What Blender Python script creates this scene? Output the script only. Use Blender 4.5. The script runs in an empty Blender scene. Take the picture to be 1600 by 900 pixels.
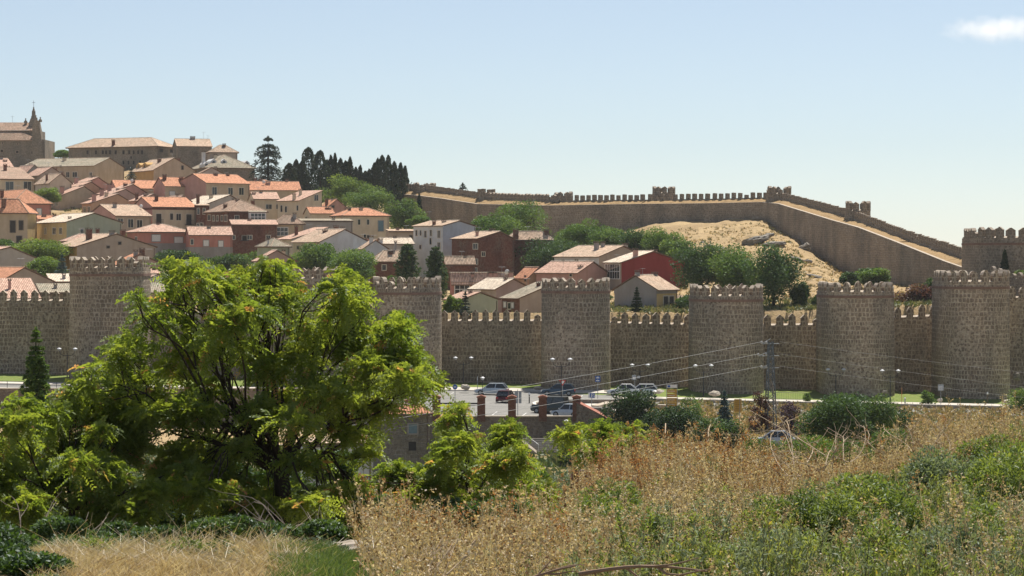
import bpy, math, random
import numpy as np
random.seed(11)
F = 3600.0; HOR = 400.0
SC = bpy.context.scene
COL = SC.collection
RAD = math.radians
SUN_EL, SUN_AZ = 61.0, 69.0          # azimuth measured from +X towards +Y

def P(px, py, D):
    return ((px-800.0)*D/F, D, (HOR-py)*D/F)
def Zy(py, D): return (HOR-py)*D/F
def Xp(px, D): return (px-800.0)*D/F
def lin(r, g, b):
    f = lambda c: (c/255/12.92) if c <= 10 else ((c/255+0.055)/1.055)**2.4
    return (f(r), f(g), f(b), 1)

# ------------------------------------------------------------ materials
MATS = {}
def new_mat(name):
    m = bpy.data.materials.new(name); m.use_nodes = True
    nt = m.node_tree
    for n in list(nt.nodes): nt.nodes.remove(n)
    out = nt.nodes.new('ShaderNodeOutputMaterial')
    return m, nt, out
def N(nt, t, **kw):
    n = nt.nodes.new(t)
    for k, v in kw.items():
        if k in n.inputs: n.inputs[k].default_value = v
        else: setattr(n, k, v)
    return n
def mixc(nt, fac, a, b, blend='MIX'):
    m = nt.nodes.new('ShaderNodeMix'); m.data_type = 'RGBA'; m.blend_type = blend
    if isinstance(fac, (int, float)): m.inputs[0].default_value = fac
    else: nt.links.new(fac, m.inputs[0])
    for i, v in ((6, a), (7, b)):
        if isinstance(v, (tuple, list)): m.inputs[i].default_value = v
        else: nt.links.new(v, m.inputs[i])
    return m.outputs[2]
def ramp(nt, fac, stops):
    r = nt.nodes.new('ShaderNodeValToRGB'); nt.links.new(fac, r.inputs[0])
    e = r.color_ramp.elements
    while len(e) < len(stops): e.new(0.5)
    for el, (p, c) in zip(e, stops):
        el.position = p; el.color = c if isinstance(c, (tuple, list)) else (c, c, c, 1)
    return r.outputs[0]
def sc(c, k): return (min(1, c[0]*k), min(1, c[1]*k), min(1, c[2]*k), 1)

def plaster(c, rough=0.9, stain=0.25, scale=0.6, metal=0.0, spec=0.2):
    """painted or plastered surface, mottled with weather stains"""
    key = ('pl', tuple(round(x, 4) for x in c), rough, stain, scale, metal)
    if key in MATS: return MATS[key]
    m, nt, out = new_mat('plaster')
    b = N(nt, 'ShaderNodeBsdfPrincipled', Roughness=rough, Metallic=metal)
    b.inputs['Specular IOR Level'].default_value = spec
    geo = N(nt, 'ShaderNodeNewGeometry')
    n1 = N(nt, 'ShaderNodeTexNoise', Scale=scale, Detail=6.0, Roughness=0.6)
    nt.links.new(geo.outputs['Position'], n1.inputs['Vector'])
    mp = N(nt, 'ShaderNodeMapping'); mp.inputs['Scale'].default_value = (1.1, 1.1, 0.3)
    nt.links.new(geo.outputs['Position'], mp.inputs[0])
    n2 = N(nt, 'ShaderNodeTexNoise', Scale=1.0, Detail=4.0)
    nt.links.new(mp.outputs[0], n2.inputs['Vector'])
    f1 = ramp(nt, n1.outputs[0], [(0.35, 0.0), (0.7, 1.0)])
    f2 = ramp(nt, n2.outputs[0], [(0.45, 0.0), (0.75, 1.0)])
    c1 = mixc(nt, f1, c, sc(c, 1-stain))
    c2 = mixc(nt, f2, c1, sc((c[0], c[1]*0.97, c[2]*0.93), 1-stain*1.1))
    nt.links.new(c2, b.inputs['Base Color'])
    bp = N(nt, 'ShaderNodeBump', Strength=0.3, Distance=0.02)
    n3 = N(nt, 'ShaderNodeTexNoise', Scale=9.0, Detail=3.0); nt.links.new(geo.outputs['Position'], n3.inputs['Vector'])
    nt.links.new(n3.outputs[0], bp.inputs['Height']); nt.links.new(bp.outputs[0], b.inputs['Normal'])
    nt.links.new(b.outputs[0], out.inputs[0]); MATS[key] = m
    return m

def plain(c, rough=0.6, metal=0.0, spec=0.4):
    key = ('p', tuple(round(x, 4) for x in c), rough, metal)
    if key in MATS: return MATS[key]
    m, nt, out = new_mat('paint')
    b = N(nt, 'ShaderNodeBsdfPrincipled', Roughness=rough, Metallic=metal)
    b.inputs['Specular IOR Level'].default_value = spec
    geo = N(nt, 'ShaderNodeNewGeometry')
    n1 = N(nt, 'ShaderNodeTexNoise', Scale=5.0, Detail=4.0); nt.links.new(geo.outputs['Position'], n1.inputs['Vector'])
    f1 = ramp(nt, n1.outputs[0], [(0.4, 0.0), (0.7, 1.0)])
    nt.links.new(mixc(nt, f1, c, sc(c, 0.85)), b.inputs['Base Color'])
    nt.links.new(b.outputs[0], out.inputs[0]); MATS[key] = m
    return m

def stone(c1, c2, mortar, bw=0.55, rh=0.42, ms=0.07, key=None, warp=0.16, gain=1.0, band=(0.0, 0.0)):
    """rubble masonry laid in rough courses; needs uv in metres"""
    k = ('st', key)
    if key and k in MATS: return MATS[k]
    m, nt, out = new_mat('stone_masonry')
    b = N(nt, 'ShaderNodeBsdfPrincipled', Roughness=0.95); b.inputs['Specular IOR Level'].default_value = 0.15
    uv = N(nt, 'ShaderNodeUVMap')
    nz = N(nt, 'ShaderNodeTexNoise', Scale=1.6, Detail=2.0); nt.links.new(uv.outputs[0], nz.inputs['Vector'])
    s = N(nt, 'ShaderNodeVectorMath', operation='SUBTRACT'); nt.links.new(nz.outputs['Color'], s.inputs[0]); s.inputs[1].default_value = (.5, .5, .5)
    s2 = N(nt, 'ShaderNodeVectorMath', operation='SCALE'); nt.links.new(s.outputs[0], s2.inputs[0]); s2.inputs['Scale'].default_value = warp*2.2
    a = N(nt, 'ShaderNodeVectorMath', operation='ADD'); nt.links.new(uv.outputs[0], a.inputs[0]); nt.links.new(s2.outputs[0], a.inputs[1])
    br = N(nt, 'ShaderNodeTexBrick', Scale=1.0)
    if warp > 0.01:
        sx = N(nt, 'ShaderNodeSeparateXYZ'); nt.links.new(a.outputs[0], sx.inputs[0])
        def mm(op, x, y=None):
            n_ = N(nt, 'ShaderNodeMath', operation=op); nt.links.new(x, n_.inputs[0])
            if y is not None:
                if isinstance(y, float): n_.inputs[1].default_value = y
                else: nt.links.new(y, n_.inputs[1])
            return n_.outputs[0]
        row = mm('FLOOR', mm('MULTIPLY', sx.outputs[1], 1.0/rh)); wn_ = N(nt, 'ShaderNodeTexWhiteNoise', noise_dimensions='1D'); nt.links.new(row, wn_.inputs['W'])
        u2 = mm('ADD', mm('MULTIPLY', sx.outputs[0], mm('ADD', mm('MULTIPLY', wn_.outputs[0], 0.75), 0.65)), mm('MULTIPLY', wn_.outputs[0], 37.0))
        cb = N(nt, 'ShaderNodeCombineXYZ'); nt.links.new(u2, cb.inputs[0]); nt.links.new(sx.outputs[1], cb.inputs[1]); nt.links.new(cb.outputs[0], br.inputs['Vector'])
        nm = N(nt, 'ShaderNodeTexNoise', Scale=0.9, Detail=3.0); nt.links.new(uv.outputs[0], nm.inputs['Vector'])
        mz = N(nt, 'ShaderNodeMapRange'); nt.links.new(nm.outputs[0], mz.inputs[0]); mz.inputs[1].default_value = .35; mz.inputs[2].default_value = .65; mz.inputs[3].default_value = ms*.45; mz.inputs[4].default_value = ms*1.8
    else: nt.links.new(a.outputs[0], br.inputs['Vector']); mz = None
    br.inputs['Brick Width'].default_value = bw; br.inputs['Row Height'].default_value = rh
    if mz: nt.links.new(mz.outputs[0], br.inputs['Mortar Size'])
    br.inputs['Mortar Size'].default_value = ms
    br.inputs['Mortar Smooth'].default_value = 0.6
    br.inputs['Color1'].default_value = c1; br.inputs['Color2'].default_value = c2; br.inputs['Mortar'].default_value = mortar
    # voronoi stones mixed in so that courses are not regular
    vo = N(nt, 'ShaderNodeTexVoronoi', Scale=2.6, feature='F1'); nt.links.new(a.outputs[0], vo.inputs['Vector'])
    vcol = mixc(nt, ramp(nt, vo.outputs['Distance'], [(0.25, 0.0), (0.5, 1.0)]), sc(c2, 0.85), mortar)
    nb = N(nt, 'ShaderNodeTexNoise', Scale=0.25, Detail=3.0); nt.links.new(uv.outputs[0], nb.inputs['Vector'])
    col = mixc(nt, ramp(nt, nb.outputs[0], [(0.45, 0.1), (0.62, 0.75)]), br.outputs['Color'], vcol)
    # single darker and redder blocks
    n2 = N(nt, 'ShaderNodeTexNoise', Scale=2.2, Detail=5.0, Roughness=0.7); nt.links.new(a.outputs[0], n2.inputs['Vector'])
    col = mixc(nt, ramp(nt, n2.outputs[0], [(0.42, 0.0), (0.75, 0.8)]), col, (c1[0]*0.55, c1[1]*0.46, c1[2]*0.4, 1))
    # broad weather stains
    mp = N(nt, 'ShaderNodeMapping'); mp.inputs['Scale'].default_value = (0.22, 0.1, 1); nt.links.new(uv.outputs[0], mp.inputs[0])
    n3 = N(nt, 'ShaderNodeTexNoise', Scale=1.0, Detail=5.0); nt.links.new(mp.outputs[0], n3.inputs['Vector'])
    col = mixc(nt, ramp(nt, n3.outputs[0], [(0.38, 0.0), (0.62, 0.85)]), col, mixc(nt, 1.0, col, (0.6, 0.64, 0.68, 1), 'MULTIPLY'))
    n5 = N(nt, 'ShaderNodeTexNoise', Scale=14.0, Detail=3.0); nt.links.new(uv.outputs[0], n5.inputs['Vector'])
    col = mixc(nt, 1.0, col, ramp(nt, n5.outputs[0], [(0.3, 0.72), (0.7, 1.25)]), 'MULTIPLY')
    nt.links.new(col, b.inputs['Base Color'])
    bp = N(nt, 'ShaderNodeBump', Strength=0.9, Distance=0.08)
    hh = N(nt, 'ShaderNodeMath', operation='SUBTRACT'); nt.links.new(n2.outputs[0], hh.inputs[0]); nt.links.new(br.outputs['Fac'], hh.inputs[1])
    nt.links.new(hh.outputs[0], bp.inputs['Height']); nt.links.new(bp.outputs[0], b.inputs['Normal'])
    nt.links.new(b.outputs[0], out.inputs[0])
    if key: MATS[k] = m
    return m

def tiles(c, key, pitch=0.26, old=0.3):
    """curved clay tiles: stripes down the slope, mottled; uv in metres"""
    k = ('ti', key)
    if k in MATS: return MATS[k]
    m, nt, out = new_mat('roof_tiles')
    b = N(nt, 'ShaderNodeBsdfPrincipled', Roughness=0.9); b.inputs['Specular IOR Level'].default_value = 0.15
    uv = N(nt, 'ShaderNodeUVMap')
    sx = N(nt, 'ShaderNodeSeparateXYZ'); nt.links.new(uv.outputs[0], sx.inputs[0])
    def mth(op, a, v=None):
        n = N(nt, 'ShaderNodeMath', operation=op)
        nt.links.new(a, n.inputs[0])
        if v is not None:
            if isinstance(v, (int, float)): n.inputs[1].default_value = v
            else: nt.links.new(v, n.inputs[1])
        return n.outputs[0]
    s1 = mth('SINE', mth('MULTIPLY', sx.outputs[0], 2*math.pi/pitch))
    s2 = mth('FRACT', mth('MULTIPLY', sx.outputs[1], 1/0.38))
    br = N(nt, 'ShaderNodeTexBrick', Scale=1.0, offset=0.0); nt.links.new(uv.outputs[0], br.inputs['Vector'])
    br.inputs['Brick Width'].default_value = pitch; br.inputs['Row Height'].default_value = 0.38; br.inputs['Mortar Size'].default_value = 0.0
    br.inputs['Color1'].default_value = sc(c, 1.3); br.inputs['Color2'].default_value = sc((c[0]*0.74, c[1]*0.68, c[2]*0.66), 1)
    geo = N(nt, 'ShaderNodeNewGeometry')
    n1 = N(nt, 'ShaderNodeTexNoise', Scale=0.45, Detail=6.0, Roughness=0.65); nt.links.new(geo.outputs['Position'], n1.inputs['Vector'])
    n2 = N(nt, 'ShaderNodeTexNoise', Scale=3.2, Detail=4.0, Roughness=0.7); nt.links.new(geo.outputs['Position'], n2.inputs['Vector'])
    col = mixc(nt, ramp(nt, n1.outputs[0], [(0.4, 0.0), (0.68, 0.75*old*2)]), br.outputs['Color'], (c[0]*0.5, c[1]*0.62, c[2]*0.62, 1))
    col = mixc(nt, ramp(nt, n2.outputs[0], [(0.52, 0.0), (0.72, 0.7)]), col, (min(1, c[0]*1.45), min(1, c[1]*1.55), min(1, c[2]*1.6), 1))
    col = mixc(nt, ramp(nt, n2.outputs[0], [(0.28, 0.55), (0.45, 0.0)]), col, sc(c, 0.4))
    groove = ramp(nt, mth('MULTIPLY', mth('ADD', s1, 1.0), 0.5), [(0.0, 0.45), (0.35, 1.0)])
    col = mixc(nt, 1.0, col, groove, 'MULTIPLY')
    nt.links.new(col, b.inputs['Base Color'])
    h = mth('ADD', s1, mth('MULTIPLY', s2, 0.6))
    bp = N(nt, 'ShaderNodeBump', Strength=0.7, Distance=0.05); nt.links.new(h, bp.inputs['Height'])
    nt.links.new(bp.outputs[0], b.inputs['Normal']); nt.links.new(b.outputs[0], out.inputs[0]); MATS[k] = m
    return m

def leafmat(key, cols, trans=0.4, gloss=0.06, tcol=1.25):
    """leaf: diffuse + translucent, hue from the 'tint' attribute of each leaf"""
    k = ('lf', key)
    if k in MATS: return MATS[k]
    m, nt, out = new_mat('leaf_' + key)
    at = N(nt, 'ShaderNodeAttribute', attribute_name='tint')
    col = ramp(nt, at.outputs['Fac'], cols)
    d = N(nt, 'ShaderNodeBsdfDiffuse'); t = N(nt, 'ShaderNodeBsdfTranslucent'); g = N(nt, 'ShaderNodeBsdfGlossy', Roughness=0.55)
    g.inputs[0].default_value = (0.85, 0.9, 0.95, 1)
    nt.links.new(col, d.inputs[0])
    nt.links.new(mixc(nt, 1.0, col, (tcol*1.05, tcol, tcol*0.6, 1), 'MULTIPLY'), t.inputs[0])
    a = N(nt, 'ShaderNodeMixShader'); a.inputs[0].default_value = trans
    nt.links.new(d.outputs[0], a.inputs[1]); nt.links.new(t.outputs[0], a.inputs[2])
    b = N(nt, 'ShaderNodeMixShader'); b.inputs[0].default_value = gloss
    nt.links.new(a.outputs[0], b.inputs[1]); nt.links.new(g.outputs[0], b.inputs[2])
    nt.links.new(b.outputs[0], out.inputs[0]); MATS[k] = m
    return m

GLASS = plain((0.02, 0.025, 0.03, 1), 0.12, 0.0, 0.7)
DARK = plain((0.03, 0.025, 0.022, 1), 0.7)
IRON = plain((0.03, 0.03, 0.035, 1), 0.5, 0.3)
GALV = plain((0.3, 0.32, 0.33, 1), 0.55, 0.3)
WHITE = plain((0.75, 0.74, 0.7, 1), 0.6)
CREAMW = plain((0.6, 0.55, 0.45, 1), 0.7)
BARK = plaster((0.06, 0.045, 0.035, 1), 0.95, 0.4, 8.0)
PALEBARK = plaster((0.22, 0.17, 0.12, 1), 0.95, 0.3, 8.0)
BRICK = stone((0.27, 0.1, 0.065, 1), (0.33, 0.13, 0.085, 1), (0.34, 0.25, 0.19, 1), 0.26, 0.085, 0.012, 'brick', 0.0)
ST_WALL = stone((0.32, 0.245, 0.175, 1), (0.185, 0.14, 0.105, 1), (0.56, 0.455, 0.34, 1), 0.46, 0.58, 0.085, 'citywall')
ST_FAR = stone((0.33, 0.27, 0.205, 1), (0.23, 0.19, 0.15, 1), (0.46, 0.385, 0.30, 1), 0.5, 0.4, 0.06, 'farwall')
ST_GREY = stone((0.3, 0.26, 0.2, 1), (0.24, 0.21, 0.17, 1), (0.38, 0.33, 0.27, 1), 0.5, 0.35, 0.05, 'grey')
ST_RET = stone((0.3, 0.235, 0.18, 1), (0.23, 0.18, 0.14, 1), (0.36, 0.3, 0.24, 1), 0.6, 0.35, 0.05, 'retaining')
CAPM = plaster((0.5, 0.42, 0.33, 1), 0.9, 0.3, 2.0)  # mortar caps and sills, sunlit edges kept pale in the colour
BANDM = plaster((0.26, 0.16, 0.12, 1), 0.95, 0.3, 2.0)

# ------------------------------------------------------------ object helpers
def empty(name, loc=(0, 0, 0), rz=0.0, label=None, cat=None, group=None, kind=None, parent=None):
    o = bpy.data.objects.new(name, None); o.location = loc; o.rotation_euler = (0, 0, rz); o.empty_display_size = 0.3
    COL.objects.link(o)
    if parent: o.parent = parent
    return tag(o, label, cat, group, kind)
def tag(o, label=None, cat=None, group=None, kind=None):
    if label: o['label'] = label
    if cat: o['category'] = cat
    if group: o['group'] = group
    if kind: o['kind'] = kind
    return o

class MB:
    def __init__(s): s.v = []; s.f = []; s.m = []; s.uv = []
    def quad(s, pts, mi=0, uv=None):
        b = len(s.v); s.v += [tuple(map(float, p)) for p in pts]; s.f.append(tuple(range(b, b+len(pts)))); s.m.append(mi)
        s.uv.append(uv)
        return s
    def box(s, x0, x1, y0, y1, z0, z1, mi=0, top=None):
        a = [(x0, y0), (x1, y0), (x1, y1), (x0, y1)]
        for i in range(4):
            p, q = a[i], a[(i+1) % 4]
            s.quad([(p[0], p[1], z0), (q[0], q[1], z0), (q[0], q[1], z1), (p[0], p[1], z1)], mi)
        s.quad([(x, y, z1) for x, y in a], mi if top is None else top)
        s.quad([(x, y, z0) for x, y in reversed(a)], mi)
        return s
    def prism(s, poly, vec, mi=0):
        """closed prism: poly (list of 3d points) swept along vec"""
        n = len(poly); q = [tuple(p[i]+vec[i] for i in range(3)) for p in poly]
        s.quad(poly[::-1], mi); s.quad(q, mi)
        for i in range(n):
            j = (i+1) % n
            s.quad([poly[i], poly[j], q[j], q[i]], mi)
        return s
    def tube(s, pts, rad, n=6, mi=0, cap=True):
        pts = [np.array(p, float) for p in pts]
        if isinstance(rad, (int, float)): rad = [rad]*len(pts)
        rings = []
        prev = None
        for i, p in enumerate(pts):
            d = pts[min(i+1, len(pts)-1)]-pts[max(i-1, 0)]; d /= (np.linalg.norm(d)+1e-9)
            if prev is None:
                a = np.cross(d, (0, 0, 1) if abs(d[2]) < .9 else (1, 0, 0))
            else: a = prev-d*np.dot(prev, d)
            a /= (np.linalg.norm(a)+1e-9); b = np.cross(d, a); prev = a
            rings.append([p+rad[i]*(a*math.cos(t)+b*math.sin(t)) for t in [2*math.pi*k/n for k in range(n)]])
        for i in range(len(rings)-1):
            for k in range(n):
                j = (k+1) % n
                s.quad([rings[i][k], rings[i][j], rings[i+1][j], rings[i+1][k]], mi)
        if cap:
            s.quad(rings[0][::-1], mi); s.quad(rings[-1], mi)
        return s
    def lathe(s, c, prof, n=12, mi=0):
        """prof: list of (r, z) round a vertical axis through c"""
        rings = [[(c[0]+r*math.cos(2*math.pi*k/n), c[1]+r*math.sin(2*math.pi*k/n), c[2]+z) for k in range(n)] for r, z in prof]
        for i in range(len(rings)-1):
            for k in range(n):
                j = (k+1) % n
                s.quad([rings[i][k], rings[i][j], rings[i+1][j], rings[i+1][k]], mi)
        s.quad(rings[0][::-1], mi); s.quad(rings[-1], mi)
        return s
    def build(s, name, mats, parent=None, smooth=False, weld=False):
        me = bpy.data.meshes.new(name); me.from_pydata(s.v, [], s.f)
        if not isinstance(mats, (list, tuple)): mats = [mats]
        for m in mats: me.materials.append(m)
        me.polygons.foreach_set('material_index', s.m)
        uvl = me.uv_layers.new(name='UVMap'); data = []
        for f, uv in zip(s.f, s.uv):
            if uv: data += [c for p in uv for c in p]; continue
            p = [np.array(s.v[i]) for i in f]
            n = np.cross(p[1]-p[0], p[-1]-p[0])
            if np.linalg.norm(n) < 1e-9 and len(p) > 3: n = np.cross(p[2]-p[1], p[3]-p[1])
            n = n/(np.linalg.norm(n)+1e-12)
            h = math.hypot(n[0], n[1])
            t = np.array((-n[1]/h, n[0]/h, 0)) if h > 0.05 else np.array((1., 0, 0))
            b = np.cross(n, t)
            for q in p: data += [float(np.dot(q, t)), float(np.dot(q, b))]
        uvl.data.foreach_set('uv', data)
        if smooth: me.polygons.foreach_set('use_smooth', [True]*len(me.polygons))
        me.update()
        o = bpy.data.objects.new(name, me); COL.objects.link(o)
        if parent: o.parent = parent
        return o

def quads_obj(name, V, tint, mat, parent=None, smooth=False):
    """V: (n,4,3) quads with one 'tint' value each"""
    n = len(V); me = bpy.data.meshes.new(name)
    me.vertices.add(n*4); me.vertices.foreach_set('co', V.reshape(-1).astype(np.float32))
    me.loops.add(n*4); me.loops.foreach_set('vertex_index', np.arange(n*4, dtype=np.int32))
    me.polygons.add(n); me.polygons.foreach_set('loop_start', np.arange(0, n*4, 4, dtype=np.int32))
    me.update(calc_edges=True)
    at = me.attributes.new('tint', 'FLOAT', 'POINT'); at.data.foreach_set('value', np.repeat(tint, 4).astype(np.float32))
    for m in (mat if isinstance(mat, (list, tuple)) else [mat]): me.materials.append(m)
    o = bpy.data.objects.new(name, me); COL.objects.link(o)
    if parent:
        o.parent = parent
    return o

RNG = np.random.default_rng(5)
def unit(n, rng=RNG):
    v = rng.normal(size=(n, 3)); return v/np.linalg.norm(v, axis=1, keepdims=True)
def leaf_quads(c, size, aspect=0.6, up=0.35, rng=RNG, adir=None):
    n = len(c); nr = unit(n, rng); nr[:, 2] = np.abs(nr[:, 2])+up; nr /= np.linalg.norm(nr, axis=1, keepdims=True)
    a = unit(n, rng) if adir is None else adir
    a = a-nr*np.sum(a*nr, axis=1, keepdims=True); a /= (np.linalg.norm(a, axis=1, keepdims=True)+1e-9)
    b = np.cross(nr, a)
    s = (size*(0.6+0.8*rng.random(n)))[:, None] if np.ndim(size) == 0 else size[:, None]
    a = a*s*0.5; b = b*s*0.5*aspect
    return np.stack([c-a, c+b, c+a, c-b], axis=1)

# ------------------------------------------------------------ terrain
def zbase(px): return -15.75 - np.clip(px, -300, 1900)/1570.0*2.65
WPX = [650, 690, 745, 850, 1000, 1100, 1190, 1215, 1300, 1340, 1400, 1475, 1520, 1700]
WD = [562, 545, 525, 500, 490, 482, 474, 465, 422, 404, 378, 350, 340, 330]
TPX = [-400, 0, 300, 600, 650, 750, 900, 965, 1060, 1190, 1230, 1280, 1330, 1400, 1520, 2000]
TT = [0, .25, .5, .75, 1.0]
TY = [[490, 445, 380, 320, 262], [490, 445, 380, 320, 262], [490, 445, 380, 320, 265], [490, 450, 400, 355, 310],
      [490, 455, 415, 375, 345], [490, 455, 420, 385, 355], [490, 462, 430, 400, 368], [490, 462, 425, 392, 359],
      [490, 465, 430, 384, 345], [488, 460, 420, 375, 343], [488, 458, 425, 388, 367], [486, 462, 440, 417, 402],
      [482, 468, 455, 445, 432], [480, 470, 462, 456, 445], [475, 470, 465, 462, 460], [475, 470, 465, 462, 460]]
TY = np.array(TY, float)
def wall_d(px): return np.interp(px, [600]+WPX, [600]+WD)
def ytown(px, t):
    cols = np.stack([np.interp(px, TPX, TY[:, k]) for k in range(5)], axis=-1)
    t = np.clip(t, 0, 1)*4; i = np.minimum(t.astype(int), 3); fr = t-i
    a = np.take_along_axis(cols, i[..., None], -1)[..., 0]; b = np.take_along_axis(cols, (i+1)[..., None], -1)[..., 0]
    return a*(1-fr)+b*fr
def znear(px, D):
    left = np.interp(D, [-30, 0, 10, 18, 26, 48, 70, 110, 150], [-2.5, -1.75, -2.2, -2.43, -3.42, -6.6, -12, -22, -22])
    mid = np.interp(D, [-30, 0, 10, 18, 24, 28, 40, 70, 110], [-2.5, -1.75, -2.35, -2.95, -3.45, -4.3, -8, -16, -22])
    right = np.interp(D, [-30, 0, 10, 14, 22, 31, 38, 48, 70, 110], [-2.5, -1.75, -2.5, -2.7, -2.92, -3.12, -4.6, -8, -14, -22])
    far = np.interp(D, [-30, 0, 10, 14, 22, 31, 38, 48, 70, 110], [-2.5, -1.75, -2.4, -2.55, -2.75, -2.9, -4.3, -8, -14, -22])
    ysil = np.interp(px, [700, 800, 880, 920, 980, 1050, 1100, 1180, 1250, 1330, 1400, 1450, 1520, 1600, 1800], [800, 790, 765, 722, 695, 682, 680, 706, 724, 714, 696, 672, 655, 645, 630])
    zc = (HOR-ysil)*31/3600-.72; add = (zc+3.12)*np.interp(D, [20, 31, 36, 48], [0, 1, 1, 0]); right = right+add; far = right
    w = np.clip((px-520)/170, 0, 1); w2 = np.clip((px-720)/200, 0, 1); w3 = np.clip((px-1150)/350, 0, 1)
    z = left*(1-w)+mid*w; z = z*(1-w2)+right*w2; return z*(1-w3)+far*w3
def zplaza(px, D): return zbase(px)-0.25*np.clip((300-D)/14, 0, 1)
RETD = 244.0
def zmid(px, D):
    l = np.interp(D, [110, 150, 200, 240], [-22, -22, -20.8, -20.4])
    r = np.interp(D, [110, 150, 195, 212, 240], [-22, -22, -19.6, -17.6, -17.9])
    w = np.clip((px-960)/90, 0, 1)
    return l*(1-w)+r*w
def terrain(X, D):
    X = np.asarray(X, float); D = np.asarray(D, float)
    px = 800+F*X/np.maximum(D, 3.0)
    px = np.clip(px, -1500, 3100)
    zn = znear(px, D); zm = zmid(px, D); zp = zplaza(px, D)
    # retaining edge: left 276, plaza 244, right none
    ed = np.where(px < 640, 276.0, RETD)
    low = np.where(px < 1000, np.minimum(zm, -20.4), zm)
    zmp = np.where(D < ed, low, zp)
    rgt = zm*(1-np.clip((D-240)/25, 0, 1))+zp*np.clip((D-240)/25, 0, 1)
    w = np.clip((px-965)/30, 0, 1)
    zmp = zmp*(1-w)+rgt*w
    wd = wall_d(px)
    zt0 = Zy(ytown(px, (D-312)/(wd-312)), np.minimum(D, wd))
    zt0 = zt0-2.6*np.clip((960-px)/120, 0, 1)*np.clip((D-315)/15, 0, 1)*np.clip((620-D)/40, 0, 1)
    # beyond the far wall / the plateau
    drop = np.where(px < 645, np.clip((D-780)/300, 0, 1), np.clip((D-wd-6)/25, 0, 1))
    zt = zt0*(1-drop)+(-48)*drop
    k = np.clip((D-309.6)/4, 0, 1)
    zpt = zmp*(1-k)+zt*k
    k = np.clip((D-100)/12, 0, 1)
    return zn*(1-k)+zpt*k
def tz(px, D): return float(terrain(Xp(px, D), D))
# ------------------------------------------------------------ camera, world, sun
cam = bpy.data.cameras.new('camera'); cam.lens = 81.0; cam.sensor_width = 36.0; cam.shift_y = -50.0/1600
cam.clip_start = 0.5; cam.clip_end = 20000
co = bpy.data.objects.new('camera', cam); co.rotation_euler = (RAD(90), 0, 0); COL.objects.link(co); SC.camera = co
sd = (math.cos(RAD(SUN_EL))*math.cos(RAD(SUN_AZ)), math.cos(RAD(SUN_EL))*math.sin(RAD(SUN_AZ)), math.sin(RAD(SUN_EL)))
sun = bpy.data.lights.new('sun', 'SUN'); sun.energy = 4.7; sun.angle = RAD(0.5); sun.color = (1.0, 0.95, 0.87)
so = bpy.data.objects.new('sun', sun); COL.objects.link(so)
from mathutils import Vector
so.rotation_euler = Vector(sd).to_track_quat('Z', 'Y').to_euler()
W = bpy.data.worlds.new('World'); SC.world = W; W.use_nodes = True
wn = W.node_tree
sky = wn.nodes.new('ShaderNodeTexSky'); sky.sky_type = 'NISHITA'; sky.sun_disc = False
sky.sun_elevation = RAD(SUN_EL); sky.sun_rotation = RAD(90-SUN_AZ); sky.altitude = 1100
sky.air_density = 1.0; sky.dust_density = 0.25; sky.ozone_density = 2.0
bg = wn.nodes['Background']; bg.inputs[1].default_value = 0.064
hs = wn.nodes.new('ShaderNodeHueSaturation'); hs.inputs['Saturation'].default_value = 0.66
wn.links.new(sky.outputs[0], hs.inputs['Color'])
wb = wn.nodes.new('ShaderNodeMix'); wb.data_type = 'RGBA'; wb.blend_type = 'MULTIPLY'; wb.inputs[0].default_value = 1.0; wb.inputs[7].default_value = (0.965, 1.0, 1.04, 1)
wn.links.new(hs.outputs[0], wb.inputs[6]); wn.links.new(wb.outputs[2], bg.inputs[0])
SC.view_settings.view_transform = 'Standard'; SC.view_settings.look = 'None'; SC.view_settings.exposure = 0.66; SC.view_settings.gamma = 1.0
SC.render.engine = 'CYCLES'
SC.cycles.max_bounces = 6; SC.cycles.diffuse_bounces = 4; SC.cycles.glossy_bounces = 2; SC.cycles.transmission_bounces = 3
SC.cycles.volume_bounces = 3
SC.cycles.use_denoising = True

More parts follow.
